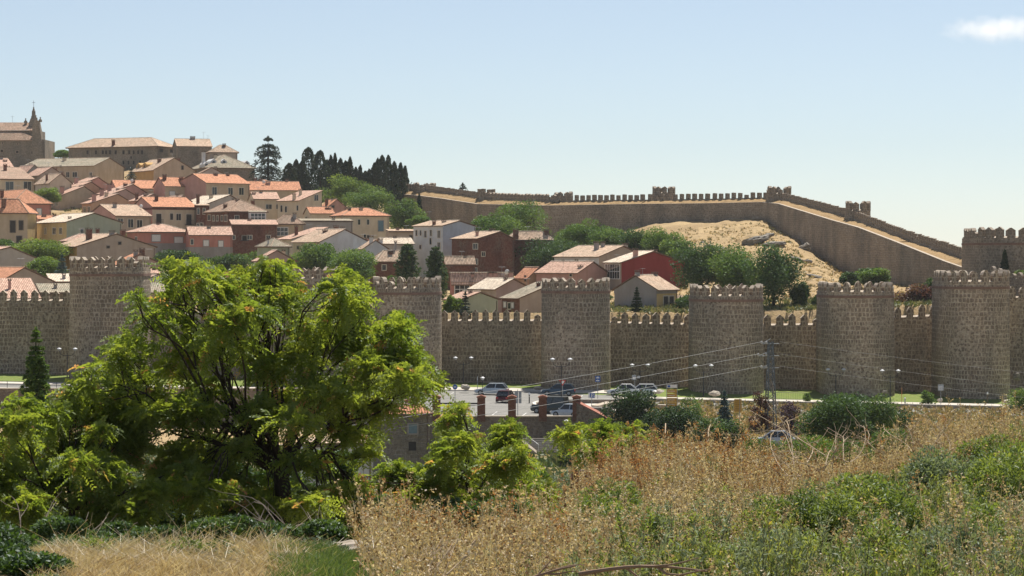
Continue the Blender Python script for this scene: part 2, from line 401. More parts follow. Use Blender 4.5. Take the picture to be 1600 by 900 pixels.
# ------------------------------------------------------------ terrain sheet
def earth_mat():
    m, nt, out = new_mat('earth')
    b = N(nt, 'ShaderNodeBsdfPrincipled', Roughness=1.0); b.inputs['Specular IOR Level'].default_value = 0.05
    geo = N(nt, 'ShaderNodeNewGeometry')
    def noi(s, d=6.0, r=0.6):
        n = N(nt, 'ShaderNodeTexNoise', Scale=s, Detail=d, Roughness=r); nt.links.new(geo.outputs['Position'], n.inputs['Vector']); return n.outputs[0]
    sand = (0.41, 0.30, 0.165, 1); tan = (0.31, 0.22, 0.12, 1); soil = (0.2, 0.145, 0.09, 1); olive = (0.13, 0.13, 0.055, 1)
    c = mixc(nt, ramp(nt, noi(0.12), [(0.4, 0), (0.6, 1)]), sand, tan)
    c = mixc(nt, ramp(nt, noi(0.7, 8, 0.7), [(0.5, 0), (0.66, 0.8)]), c, soil)
    c = mixc(nt, ramp(nt, noi(1.9, 6, 0.75), [(0.56, 0), (0.66, 0.85)]), c, olive)
    c = mixc(nt, ramp(nt, noi(6, 4, 0.7), [(0.35, 0.55), (0.55, 0)]), c, sc(sand, 1.25))
    sp = N(nt, 'ShaderNodeSeparateXYZ'); nt.links.new(geo.outputs['Position'], sp.inputs[0])
    mr = N(nt, 'ShaderNodeMapRange'); nt.links.new(sp.outputs[1], mr.inputs[0]); mr.inputs[1].default_value = 40.0; mr.inputs[2].default_value = 90.0; mr.inputs[3].default_value = 1.0; mr.inputs[4].default_value = 0.0
    litter = mixc(nt, ramp(nt, noi(3.0, 8, 0.75), [(0.38, 0), (0.62, 1)]), (0.17, 0.115, 0.065, 1), (0.36, 0.27, 0.16, 1))
    litter = mixc(nt, ramp(nt, noi(22.0, 6, 0.8), [(0.5, 0), (0.65, 0.8)]), litter, (0.5, 0.4, 0.26, 1))
    c = mixc(nt, mr.outputs[0], c, litter)
    mr2 = N(nt, 'ShaderNodeMapRange'); nt.links.new(sp.outputs[1], mr2.inputs[0]); mr2.inputs[1].default_value = 235.0; mr2.inputs[2].default_value = 250.0; mr2.inputs[3].default_value = 0.6; mr2.inputs[4].default_value = 0.0
    c = mixc(nt, mr2.outputs[0], c, mixc(nt, 1.0, c, (0.5, 0.6, 0.42, 1), 'MULTIPLY'))
    nt.links.new(c, b.inputs['Base Color'])
    bp = N(nt, 'ShaderNodeBump', Strength=0.8, Distance=0.25); nt.links.new(noi(1.3, 8, 0.7), bp.inputs['Height'])
    nt.links.new(bp.outputs[0], b.inputs['Normal']); nt.links.new(b.outputs[0], out.inputs[0]); return m
EARTH = earth_mat()
Ds = np.concatenate([np.linspace(-30, 0, 8)[:-1], np.linspace(0, 12, 14)[:-1], np.linspace(12, 50, 70)[:-1], np.linspace(50, 125, 30)[:-1],
                     np.linspace(125, 238, 30)[:-1], np.array([240, 242, 243.9, 244.0]), np.linspace(246, 274, 14), np.array([275.9, 276.0]),
                     np.linspace(278, 312, 22), np.linspace(314, 620, 190), np.linspace(640, 1100, 24), np.array([1400, 2000, 3500, 6000, 12000])])
cs = np.concatenate([np.linspace(-0.9, -0.27, 22)[:-1], np.linspace(-0.27, 0.27, 330), np.linspace(0.27, 0.9, 22)[1:]])
CC, DD = np.meshgrid(cs, Ds)
XX = CC*(np.maximum(DD, 0)+22)
def fbm(x, y, seed=0, octs=5, lac=2.0, gain=0.5):
    r = np.random.default_rng(seed); s = np.zeros_like(x); a = 1.0; f = 1.0
    for o in range(octs):
        for k in range(3):
            th = r.random()*6.28; ph = r.random()*6.28
            s += a/1.7*np.sin(f*(x*np.cos(th)+y*np.sin(th))+ph+1.3*np.sin(f*0.7*(x*np.sin(th)-y*np.cos(th))+ph*2))
        a *= gain; f *= lac
    return s
ZZ = terrain(XX, DD)
amp = np.interp(DD, [0, 12, 60, 110, 236, 244, 306, 318, 340, 620, 1200], [0.02, 0.05, 0.2, 0.6, 0.3, 0, 0, 0.2, 0.55, 0.55, 3])
ZZ = ZZ+amp*fbm(XX*0.55, DD*0.55, 3)*0.5+np.where((DD > 320) & (DD < 470), 0.10*fbm(XX*1.9, DD*1.9, 9, 4, 1.9, .6), 0)
nr, nc = XX.shape
me = bpy.data.meshes.new('ground')
me.vertices.add(nr*nc); me.vertices.foreach_set('co', np.stack([XX, DD, ZZ], -1).reshape(-1).astype(np.float32))
ii, jj = np.meshgrid(np.arange(nr-1), np.arange(nc-1), indexing='ij'); a = (ii*nc+jj).reshape(-1)
q = np.stack([a, a+1, a+nc+1, a+nc], 1).astype(np.int32)
me.loops.add(q.size); me.loops.foreach_set('vertex_index', q.reshape(-1)); me.polygons.add(len(q))
me.polygons.foreach_set('loop_start', np.arange(0, q.size, 4, dtype=np.int32)); me.update(calc_edges=True)
me.polygons.foreach_set('use_smooth', [True]*len(me.polygons)); me.materials.append(EARTH)
gr = bpy.data.objects.new('ground', me); COL.objects.link(gr); tag(gr, kind='structure')

# ------------------------------------------------------------ sheets on the plaza
def sheet(name, pxs, d0s, d1s, dz, mat, kind='structure', nd=4, thick=0.0, label=None):
    mb = MB()
    for i in range(len(pxs)-1):
        for k in range(nd):
            pts = []
            for (ix, t) in ((i, k/nd), (i+1, k/nd), (i+1, (k+1)/nd), (i, (k+1)/nd)):
                D = d0s[ix]*(1-t)+d1s[ix]*t; pts.append((Xp(pxs[ix], D), D, float(zplaza(pxs[ix], D))+dz))
            mb.quad(pts)
        if thick:
            for dd in (d0s, d1s):
                A = (Xp(pxs[i], dd[i]), dd[i], float(zplaza(pxs[i], dd[i]))+dz); B = (Xp(pxs[i+1], dd[i+1]), dd[i+1], float(zplaza(pxs[i+1], dd[i+1]))+dz)
                mb.quad([(A[0], A[1], A[2]-thick), (B[0], B[1], B[2]-thick), B, A])
    return tag(mb.build(name, mat), label, None, None, kind)
def asphalt():
    m, nt, out = new_mat('asphalt')
    b = N(nt, 'ShaderNodeBsdfPrincipled', Roughness=0.9)
    geo = N(nt, 'ShaderNodeNewGeometry')
    n = N(nt, 'ShaderNodeTexNoise', Scale=0.5, Detail=8.0, Roughness=0.7); nt.links.new(geo.outputs['Position'], n.inputs['Vector'])
    n2 = N(nt, 'ShaderNodeTexNoise', Scale=12.0, Detail=3.0); nt.links.new(geo.outputs['Position'], n2.inputs['Vector'])
    c = mixc(nt, ramp(nt, n.outputs[0], [(0.35, 0), (0.65, 1)]), (0.2, 0.19, 0.17, 1), (0.135, 0.13, 0.115, 1))
    c = mixc(nt, ramp(nt, n2.outputs[0], [(0.5, 0), (0.7, 0.5)]), c, (0.34, 0.32, 0.28, 1))
    nt.links.new(c, b.inputs['Base Color']); nt.links.new(b.outputs[0], out.inputs[0]); return m
ASPH = asphalt()
PAVE = plaster((0.55, 0.5, 0.43, 1), 0.9, 0.2, 0.8)
def ground_of(cols, s1=0.5, s2=4.0):
    m, nt, out = new_mat('turf')
    b = N(nt, 'ShaderNodeBsdfPrincipled', Roughness=1.0); b.inputs['Specular IOR Level'].default_value = 0.1
    geo = N(nt, 'ShaderNodeNewGeometry')
    n = N(nt, 'ShaderNodeTexNoise', Scale=s1, Detail=6.0, Roughness=0.7); nt.links.new(geo.outputs['Position'], n.inputs['Vector'])
    n2 = N(nt, 'ShaderNodeTexNoise', Scale=s2, Detail=4.0); nt.links.new(geo.outputs['Position'], n2.inputs['Vector'])
    c = mixc(nt, ramp(nt, n.outputs[0], [(0.4, 0), (0.62, 1)]), cols[0], cols[1])
    c = mixc(nt, ramp(nt, n2.outputs[0], [(0.45, 0), (0.7, 0.7)]), c, cols[2])
    bp = N(nt, 'ShaderNodeBump', Strength=1.0, Distance=0.1); nt.links.new(n2.outputs[0], bp.inputs['Height']); nt.links.new(bp.outputs[0], b.inputs['Normal'])
    nt.links.new(c, b.inputs['Base Color']); nt.links.new(b.outputs[0], out.inputs[0]); return m
TURF = ground_of([(0.11, 0.17, 0.035, 1), (0.16, 0.2, 0.05, 1), (0.24, 0.22, 0.09, 1)])
DRYT = ground_of([(0.36, 0.26, 0.14, 1), (0.26, 0.2, 0.1, 1), (0.17, 0.16, 0.07, 1)], 0.6, 3.0)
# lawn along the wall foot, from the pavement to under the towers
lp = list(range(-200, 1900, 50))
sheet('lawn', lp, [290 if p < 640 else (297 if p < 900 else 287.5) for p in lp], [309]*len(lp), 0.02, TURF)
rp = list(range(-200, 961, 40))
sheet('road', rp, [278.6 if p < 640 else 244.6 for p in rp], [287 if p < 640 else 292 for p in rp], 0.012, ASPH, nd=6)
sheet('pavement', rp, [287.0 if p < 640 else 292.0 for p in rp], [290 if p < 640 else 297.0 for p in rp], 0.13, PAVE, thick=0.13)
rp2 = list(range(1000, 1900, 50))
sheet('road', rp2, [268]*len(rp2), [281]*len(rp2), 0.012, ASPH)
sheet('pavement', [960]+rp2, [281]*(len(rp2)+1), [287.5]*(len(rp2)+1), 0.14, PAVE, thick=0.14)
sheet('road', [960, 980, 1000], [262, 262, 262], [281, 281, 281], 0.016, ASPH)
sheet('pavement', [-200, 0, 200, 400, 600, 636], [276.1]*6, [278.4]*6, 0.12, PAVE, thick=0.12)

# ------------------------------------------------------------ city wall
def merlon_mesh(w, h, pk, th, style):
    """one merlon: outer face at y=0, w wide, body h, peak pk, th deep"""
    mb = MB()
    if style == 'point': out = [(-w/2, 0), (w/2, 0), (w/2, h), (0.0, h+pk), (-w/2, h)]
    elif style == 'round': out = [(-w/2, 0), (w/2, 0), (w/2, h*.82), (w*.36, h+pk*.35), (w*.15, h+pk*.9), (-w*.12, h+pk), (-w*.36, h+pk*.35), (-w/2, h*.82)]
    else: out = [(-w/2, 0), (w/2, 0), (w/2*.96, h+pk*.2), (0, h+pk*.35), (-w/2*.96, h+pk*.2)]
    A = [(x, 0, z) for x, z in out]; B = [(x, th, z) for x, z in out]; n = len(out)
    mb.quad(A, 0, [(x+9, z) for x, z in out]); mb.quad(B[::-1], 0)
    for i in range(n):
        j = (i+1) % n
        if i == 0: continue
        mb.quad([A[i], A[j], B[j], B[i]][::-1], 1 if out[i][1] > h*.7 and out[j][1] > h*.7 else 0)
    t = 0.035   # lime cap laid on the sloping tops, its paleness partly painted sunlight
    for i in range(n):
        j = (i+1) % n
        if out[i][1] > h*.7 and out[j][1] > h*.7:
            (x0, z0), (x1, z1) = out[i], out[j]
            nx, nz = (z1-z0), -(x1-x0); L = math.hypot(nx, nz); nx, nz = nx/L*t, nz/L*t
            if nz < 0: nx, nz = -nx, -nz
            mb.prism([(x0, -0.04, z0), (x1, -0.04, z1), (x1+nx, -0.04, z1+nz), (x0+nx, -0.04, z0+nz)], (0, th+0.08, 0), 1)
    return mb
MERL = {}
def merlon(parent, x, y, z, rot, w=0.84, h=1.05, pk=0.45, th=0.6, style='point', far=False):
    key = (w, h, pk, th, style, far)
    if key not in MERL:
        o = merlon_mesh(*key[:5]).build('merlon', [ST_FAR if far else ST_WALL, CAPM if not far else plaster((0.4, 0.33, 0.26, 1), 0.9, 0.3, 2.0)]); MERL[key] = o
    else:
        o = MERL[key].copy(); COL.objects.link(o)
    rj = random.Random(int(x*131+y*57+z*13+rot*7)); o.parent = parent; o.location = (x, y, z); o.rotation_euler = (rj.uniform(-.02, .02), rj.uniform(-.03, .03), rot+rj.uniform(-.04, .04))
    o.scale = (rj.uniform(.9, 1.1), 1, rj.uniform(.9, 1.07) if rj.random() > .03 else .6); return o

def tower(px0, px1, ysill, ystring, yb, Dc, label, name='wall_tower', style='point', sides=5.0, mh=1.05, mat=None, pk=0.42, pitch=1.4, far=False, group='towers along the near city wall', cat='tower', mw=0.84, front=True, back=True):
    mat = mat or ST_WALL
    cx = Xp((px0+px1)/2, Dc); R = (px1-px0)/2*Dc/F; zt = Zy(ysill, Dc-R); zb = min(Zy(yb, Dc-R), 99)-2.5; zs = Zy(ystring, Dc-R)
    t = empty(name, (cx, Dc, zb), 0 if front else math.pi, label, cat, group)
    H = zt-zb
    def plan(r, n=40):
        p = [(-r, sides)]+[(-r*math.cos(math.pi*k/n), -r*math.sin(math.pi*k/n)) for k in range(n+1)]+[(r, sides)]
        return p
    def ring(mb, pa, za, pb, zb_, mi=0, flip=False):
        s = (px0*7.31) % 300
        for i in range(len(pa)-1):
            d = math.dist(pa[i], pa[i+1]); u0, u1 = s, s+d; s += d
            q = [(*pa[i], za), (*pa[i+1], za), (*pb[i+1], zb_), (*pb[i], zb_)]; uv = [(u0, za), (u1, za), (u1, zb_), (u0, zb_)]
            mb.quad(q[::-1] if flip else q, mi, uv[::-1] if flip else uv)
    mb = MB(); o0 = plan(R*1.025); o1 = plan(R); inn = plan(R-0.7)
    ring(mb, o0, 0, o1, H-0.22)
    mb.quad([(-R*1.025, sides, 0), (-R, sides, H-.22), (R, sides, H-.22), (R*1.025, sides, 0)])
    # sloping sill, inner face, walk
    ring(mb, o1, H-0.22, plan(R-0.1), H-0.2, 1); ring(mb, plan(R-0.1), H-0.2, inn, H, 1); ring(mb, inn, H, inn, H-1.6, 0)
    mb.quad([(*p, H-1.6) for p in inn], 1)
    mb.build('tower_body', [mat, CAPM], t)
    sb = MB(); a = plan(R+0.09); zz = zs-zb
    ring(sb, plan(R-.05), zz-.16, a, zz-.16); ring(sb, a, zz-.16, a, zz+.16); ring(sb, a, zz+.16, plan(R-.05), zz+.16)
    sb.build('string_course', BANDM, t)
    # merlons round the front
    L = math.pi*(R-0.02); n = max(3, int(round(L/pitch)))
    for k in range(n):
        th = math.pi*(k+0.5)/n; x, y = -R*math.cos(th), -R*math.sin(th)
        if (th < 0.12 or th > math.pi-0.12): continue
        merlon(t, x*0.995, y*0.995, H-0.25, th-math.pi/2, mw, mh, pk, 0.6, style, far)
    if back:
        ns = int(sides/pitch)
        for k in range(ns):
            yy = (k+0.6)*pitch
            merlon(t, -R*0.995, yy, H-0.25, -math.pi/2, mw, mh, pk, 0.6, style, far); merlon(t, R*0.995, yy, H-0.25, math.pi/2, mw, mh, pk, 0.6, style, far)
        nb = int(2*R/pitch)
        for k in range(nb):
            merlon(t, -R+(k+.5)*2*R/nb, sides, H-0.25, math.pi, mw, mh, pk, 0.6, style, far)
        bw = MB(); bw.box(-R+.1, R-.1, sides-.6, sides-.02, H-1.7, H-.02); bw.build('rear_parapet', mat, t)
    return t
TD = 300.5
tower(110, 226, 416, 430, 592, TD, 'broad leftmost round tower with a brick band, left of the big tree', 'wall_tower', 'point')
tower(425, 532, 433, 447, 596, TD, 'round tower whose battlements rise just above the big tree crown', 'wall_tower', 'point', mh=1.05)
tower(583, 688, 448, 459, 603, TD, 'round tower half hidden by the right side of the big tree', 'wall_tower', 'round', mh=1.05)
tower(847, 953, 446.5, 457, 612, TD, 'round tower in front of the red gabled house, behind the parked blue car', 'wall_tower', 'point', mh=.75)
tower(1081, 1192, 460, 470, 616, TD, 'round tower directly left of the lattice pylon', 'wall_tower', 'point')
tower(1284, 1396, 453.5, 464, 613, TD, 'round tower behind the large bush, with domed battlements', 'wall_tower', 'round', mh=.8)
tower(1467, 1576, 437.5, 450, 626, TD, 'tall rightmost round tower standing above the grey road sign', 'wall_tower', 'round', mh=1.0)

def curtain(px0, px1, ys0, ys1, label, D0=308.0, D1=308.0, style='point', pitch=1.38, mh=1.05):
    A = np.array((Xp(px0, D0), D0, Zy(ys0, D0))); B = np.array((Xp(px1, D1), D1, Zy(ys1, D1)))
    L = math.dist(A[:2], B[:2]); rz = math.atan2(B[1]-A[1], B[0]-A[0]); zb = float(min(zbase(px0), zbase(px1)))-2.5
    t = empty('curtain_wall', (A[0], A[1], zb), rz, label, 'wall', 'stretches of wall between the near towers', 'thing')
    H0, H1 = A[2]-zb, B[2]-zb
    mb = MB(); S = .22
    mb.quad([(0, 0, 0), (L, 0, 0), (L, 0, H1-S), (0, 0, H0-S)], 0, [(3+px0, 0), (3+px0+L, 0), (3+px0+L, H1-S), (3+px0, H0-S)])
    mb.quad([(0, 0, H0-S), (L, 0, H1-S), (L, .65, H1), (0, .65, H0)], 1)
    mb.quad([(L, .65, H1), (0, .65, H0), (0, .65, H0-1.5), (L, .65, H1-1.5)][::-1])
    mb.quad([(0, .65, H0-1.5), (L, .65, H1-1.5), (L, 3, H1-1.5), (0, 3, H0-1.5)], 1)
    mb.quad([(0, 3, 0), (0, 3, H0-1.5), (L, 3, H1-1.5), (L, 3, 0)])
    mb.quad([(0, 0, 0), (0, 0, H0-S), (0, .65, H0-S), (0, 3, H0-1.5), (0, 3, 0)]); mb.quad([(L, 0, 0), (L, 3, 0), (L, 3, H1-1.5), (L, .65, H1-S), (L, 0, H1-S)])
    mb.build('wall_body', [ST_WALL, CAPM], t)
    n = max(1, int(L/pitch))
    for k in range(n):
        x = (k+.5)*L/n; merlon(t, x, 0.0, H0+(H1-H0)*x/L-.25, 0, 0.88, mh, .45, .6, style)
    return t
curtain(-120, 112, 466, 468, 'wall stretch at the left edge, in front of the striped tile roof')
curtain(224, 427, 487, 487, 'wall stretch mostly hidden behind the big tree')
curtain(530, 586, 487, 488, 'short wall stretch between the two towers behind the tree')
curtain(686, 848, 499, 499, 'wall stretch with nine battlements in front of the pale green gable')
curtain(952, 1083, 502, 505, 'wall stretch in front of the grey gabled house and small fir')
curtain(1190, 1286, 506, 505, 'wall stretch right behind the lattice pylon', style='point')
curtain(1394, 1469, 494, 491, 'short wall stretch in front of the dark red shrub', style='round')
curtain(1574, 1720, 462, 468, 'wall stretch running out at the right edge', style='round')

# ------------------------------------------------------------ far wall along the hill
# px, D, inner top edge y, grass top y, sill y, (merlons 6-7px)
ST = [(600, 578, 301, 296, 293), (650, 562, 305, 298, 295), (690, 545, 310, 301, 298.5), (745, 525, 318.5, 310, 309), (850, 500, 321, 316, 313.5), (1000, 490, 318.5, 313.5, 312),
      (1100, 482, 317.5, 312.5, 311), (1190, 474, 315.5, 310, 308.5), (1215, 465, 318, 310, 308), (1300, 422, 344, 333, 329), (1340, 404, 355, 345, 341),
      (1400, 378, 378, 369, 365), (1475, 350, 408, 397, 391), (1524, 338, 425, 409, 404)]
GR_DRY = ground_of([(0.33, 0.215, 0.105, 1), (0.24, 0.16, 0.08, 1), (0.42, 0.3, 0.16, 1)], 0.8, 5.0)
FLM = [(690, 745, 'flat'), (745, 850, 'point'), (850, 1212, 'flat'), (1215, 1300, 'tight'), (1340, 1475, 'tight'), (1475, 1524, 'point'), (1300, 1340, 'tight'), (600, 690, 'flat')]
FL = ['far wall stretch descending left of the square turret, behind the dark cypresses', 'far wall stretch beside the leftmost far turret', 'far wall stretch dropping towards the small lone fir',
      'far wall stretch with pointed battlements above the white building', 'far wall stretch along the skyline left of the middle turret', 'far wall stretch right of the middle skyline turret above the sandy knoll',
      'far wall stretch along the top of the sandy knoll', 'short bend of the far wall where it starts to descend', 'far wall stretch descending from the bend to the right turret',
      'far wall stretch right under the right skyline turret', 'far wall stretch descending below the right skyline turret', 'far wall stretch descending towards the big corner tower', 'far wall stretch joining the big corner tower']
TH = 3.4
for i in range(len(ST)-1):
    TH = 2.9 if ST[i][0] >= 1190 else 3.4
    (p0, d0, e0, g0, s0), (p1, d1, e1, g1, s1) = ST[i], ST[i+1]
    A = np.array(P(p0, e0, d0)); B = np.array(P(p1, e1, d1)); L = math.dist(A[:2], B[:2]); rz = math.atan2(B[1]-A[1], B[0]-A[0])
    zb = min(A[2], B[2])-16
    t = empty('far_wall', (A[0], A[1], zb), rz, FL[i], 'wall', 'stretches of the far wall on the hill', 'thing')
    hA, hB = A[2]-zb, B[2]-zb
    # heights of the bank and the parapet are taken where they stand, TH behind the inner face
    nx_, ny_ = -math.sin(rz), math.cos(rz); PX_ = [q[0] for q in ST]
    def at_back(Q):
        x_, y_ = Q[0]+nx_*(TH-.5), Q[1]+ny_*(TH-.5); p_ = 800+F*x_/y_
        return Zy(np.interp(p_, PX_, [q[3] for q in ST]), y_)-zb, Zy(np.interp(p_, PX_, [q[4] for q in ST]), y_)-zb
    (gA, sA), (gB, sB) = at_back(A), at_back(B)
    sA = max(sA, hA+.5); sB = max(sB, hB+.5); gA = min(gA, sA-.25); gB = min(gB, sB-.25)
    e = 0.0
    mb = MB()
    off = 37.0*i
    mb.quad([(-e, 0, 0), (L+e, 0, 0), (L+e, 0, hB), (-e, 0, hA)], 0, [(off, 0), (off+L, 0), (off+L, hB), (off, hA)])
    mb.quad([(-e, 0, hA), (L+e, 0, hB), (L+e, .45, hB+.03), (-e, .45, hA+.03)], 1)
    y1 = TH-.5; E = 1.2
    mb.quad([(-E, y1, gA-1), (L+E, y1, gB-1), (L+E, y1, sB), (-E, y1, sA)])
    mb.quad([(-E, y1, sA), (L+E, y1, sB), (L+E, TH, sB+.0), (-E, TH, sA+.0)], 1)
    mb.quad([(-E, TH, 0), (-E, TH, sA), (L+E, TH, sB), (L+E, TH, 0)])
    mb.build('wall_body', [ST_FAR, CAPM], t)
    bk = MB()
    for a_ in range(12):
        for b_ in range(3):
            def q(u, v):
                x = u*L*(1)+ (0 if 0 < u < 1 else 0); h0 = (hA+.03)*(1-u)+(hB+.03)*u; h1 = gA*(1-u)+gB*u
                wob = 0.10*math.sin(u*23+i)+0.07*math.sin(u*61) if 0 < v < 1 else 0
                return (-.0+x, .45+v*(y1-.45), h0+(h1-h0)*v**0.8+wob)
            u0, u1, v0, v1 = a_/12, (a_+1)/12, b_/3, (b_+1)/3
            bk.quad([q(u0, v0), q(u1, v0), q(u1, v1), q(u0, v1)])
    bk.build('walkway_bank', GR_DRY, t)
    style = [s for a_, b_, s in FLM if a_ <= (p0+p1)/2 <= b_][0]
    n = int(L/1.4)
    sw = {'flat': 'flat', 'point': 'point', 'tight': 'flat'}[style]
    for k in range(n):
        x = (k+.5)*L/n
        m = merlon(t, x, TH-.5, sA+(sB-sA)*x/L-.02, 0, 0.9, 1.0, .3, .5, sw, True)
# turrets of the far wall, standing out behind the parapet
def fturret(px0, px1, ytop, label, D, mh=.9, style='point', sides=1.0):
    R = (px1-px0)/2*D/F; 
    return tower(px0, px1, ytop, ytop+40, ytop+60, D, label, 'wall_turret', style, 2.5, mh, ST_FAR, .4, 1.5, True, 'turrets on the far wall skyline', 'turret', 1.0, True, True)
fturret(646, 681, 292, 'leftmost far turret, beside the dark cypresses', 567)
fturret(746, 774, 300, 'small square-topped far turret just right of the lone fir', 530, .8, 'flat')
fturret(866, 895, 307, 'low far turret on the skyline above the deciduous grove', 506)
fturret(1020, 1055, 300, 'tall middle far turret standing alone on the skyline', 496, 1.1)
fturret(1199, 1236, 301, 'far turret at the bend above the sandy knoll', 473, 1.2)
fturret(1323, 1360, 327, 'right far turret on the descending wall', 418, 1.3)
ct = tower(1520, 1650, 369, 381, 470, 333, 'big corner tower at the right edge of the far wall', 'corner_tower', 'point', 8, 1.1, ST_FAR, .4, 1.75, True, None, 'tower', 1.1)
# low wall with rounded battlements between corner tower and right tower
def farseg(px0, px1, ys0, ys1, D0, D1, label):
    A = np.array(P(px0, ys0, D0)); B = np.array(P(px1, ys1, D1)); L = math.dist(A[:2], B[:2]); rz = math.atan2(B[1]-A[1], B[0]-A[0])
    t = empty('far_wall', (A[0], A[1], A[2]-9), rz, label, 'wall', 'stretches of the far wall on the hill', 'thing')
    mb = MB(); h1 = B[2]-A[2]+9
    mb.prism([(0, 0, 0), (L, 0, 0), (L, 0, h1), (0, 0, 9)], (0, .6, 0)); mb.build('wall_body', ST_FAR, t)
    for k in range(int(L/1.2)):
        x = (k+.5)*1.2; merlon(t, x, 0, 9+(h1-9)*x/L-.02, 0, .75, .6, .35, .5, 'round', True)
farseg(1545, 1640, 426, 446, 322, 313.5, 'short parapet with domed battlements behind the rightmost tower')

def haze():
    mb = MB(); mb.box(-260, 260, -35, 790, -60, 60); m, nt, out = new_mat('air'); v = N(nt, 'ShaderNodeVolumePrincipled'); v.inputs['Density'].default_value = HAZE
    v.inputs['Color'].default_value = (.9, .95, 1.0, 1); v.inputs['Anisotropy'].default_value = .3
    nt.links.new(v.outputs[0], out.inputs['Volume']); o = mb.build('haze', m); tag(o, None, None, None, 'stuff')
HAZE = 0.00006
haze()
def cloud(px, py, wpx, hpx, D, label, seed, dens):
    mb = MB(); rng = np.random.default_rng(seed); k = D/F; a, h = wpx*k/2, hpx*k/2; c = P(px, py, D)
    import bmesh
    bm = bmesh.new(); bmesh.ops.create_icosphere(bm, subdivisions=3, radius=1.0)
    for v in bm.verts: v.co = (v.co[0]*a, v.co[1]*a*.6, v.co[2]*h)
    me = bpy.data.meshes.new('cloud'); bm.to_mesh(me); bm.free()
    m, nt, out = new_mat('cloud'); v = N(nt, 'ShaderNodeVolumePrincipled'); v.inputs['Color'].default_value = (1, 1, 1, 1); v.inputs['Anisotropy'].default_value = .5
    tc = N(nt, 'ShaderNodeTexCoord'); mp = N(nt, 'ShaderNodeMapping'); mp.inputs['Scale'].default_value = (1/a, 1/a, 1/h); nt.links.new(tc.outputs['Object'], mp.inputs[0])
    ln = N(nt, 'ShaderNodeVectorMath', operation='LENGTH'); nt.links.new(mp.outputs[0], ln.inputs[0])
    no = N(nt, 'ShaderNodeTexNoise', Scale=2.2/h*.5, Detail=6.0, Roughness=.6); nt.links.new(tc.outputs['Object'], no.inputs['Vector'])
    s1 = N(nt, 'ShaderNodeMath', operation='SUBTRACT'); nt.links.new(no.outputs[0], s1.inputs[0]); s2 = N(nt, 'ShaderNodeMath', operation='MULTIPLY'); nt.links.new(ln.outputs['Value'], s2.inputs[0]); s2.inputs[1].default_value = .42
    nt.links.new(s2.outputs[0], s1.inputs[1]); mr = N(nt, 'ShaderNodeMapRange'); nt.links.new(s1.outputs[0], mr.inputs[0]); mr.inputs[1].default_value = .16; mr.inputs[2].default_value = .42; mr.inputs[3].default_value = 0; mr.inputs[4].default_value = dens
    nt.links.new(mr.outputs[0], v.inputs['Density']); nt.links.new(v.outputs[0], out.inputs['Volume']); me.materials.append(m)
    o = bpy.data.objects.new('cloud', me); COL.objects.link(o); o.location = c; tag(o, label, 'cloud', None)
cloud(1560, 46, 200, 50, 4200, 'small white cloud at the upper right edge of the sky', 1, .008)
SC.cycles.volume_step_rate = 2.0

m = MB()
for k, (px, D0, D1) in enumerate([(700, 250, 256), (722, 250, 256), (745, 250, 256), (768, 250, 256), (815, 250, 255), (905, 284, 289), (850, 284, 289), (800, 284, 289), (750, 284, 289), (700, 284, 289)]):
    a = Xp(px, D0); m.quad([(a, D0, float(zplaza(px, D0))+.02), (a+.13, D0, float(zplaza(px, D0))+.02), (a+.63, D1, float(zplaza(px, D1))+.02), (a+.5, D1, float(zplaza(px, D1))+.02)])
for k in range(9):
    px = 665+k*28; D = 270; a = Xp(px, D); z = float(zplaza(px, D))+.02; m.quad([(a, D, z), (a+1.2, D, z), (a+1.2, D+.14, z), (a, D+.14, z)])
tag(m.build('road_markings', plaster((.62, .61, .58, 1), .8, .3, 2.0)), kind='structure')
# ------------------------------------------------------------ houses
RF = {'pink': tiles((0.60, 0.39, 0.29, 1), 'pink', old=.2), 'orange': tiles((0.62, 0.30, 0.175, 1), 'orange', old=.12), 'tan': tiles((0.58, 0.42, 0.30, 1), 'tan', old=.3),
      'brown': tiles((0.44, 0.30, 0.215, 1), 'brown', old=.4), 'grey': tiles((0.40, 0.34, 0.25, 1), 'grey', old=.4), 'pale': tiles((0.74, 0.62, 0.48, 1), 'pale', old=.15)}
WC = {k: plaster(v, 0.9, .18) for k, v in {
    'cream': (0.62, 0.53, 0.39, 1), 'yellow': (0.60, 0.45, 0.22, 1), 'ochre': (0.52, 0.33, 0.13, 1), 'grey': (0.46, 0.42, 0.37, 1), 'green': (0.40, 0.44, 0.33, 1),
    'pink': (0.50, 0.30, 0.25, 1), 'salmon': (0.52, 0.24, 0.19, 1), 'white': (0.62, 0.62, 0.61, 1), 'bluish': (0.5, 0.54, 0.58, 1), 'redw': (0.29, 0.055, 0.05, 1),
    'taupe': (0.44, 0.36, 0.29, 1), 'mauve': (0.41, 0.30, 0.26, 1), 'tan': (0.52, 0.42, 0.3, 1), 'peach': (0.5, 0.33, 0.22, 1), 'cement': (0.33, 0.31, 0.29, 1)}.items()}
WC['brick'] = BRICK; WC['stone'] = ST_GREY
def DY(yb): return float(np.interp(yb, [255, 290, 320, 350, 380, 415, 445, 470, 490], [612, 565, 524, 488, 456, 415, 384, 348, 322]))
HOUSES = []
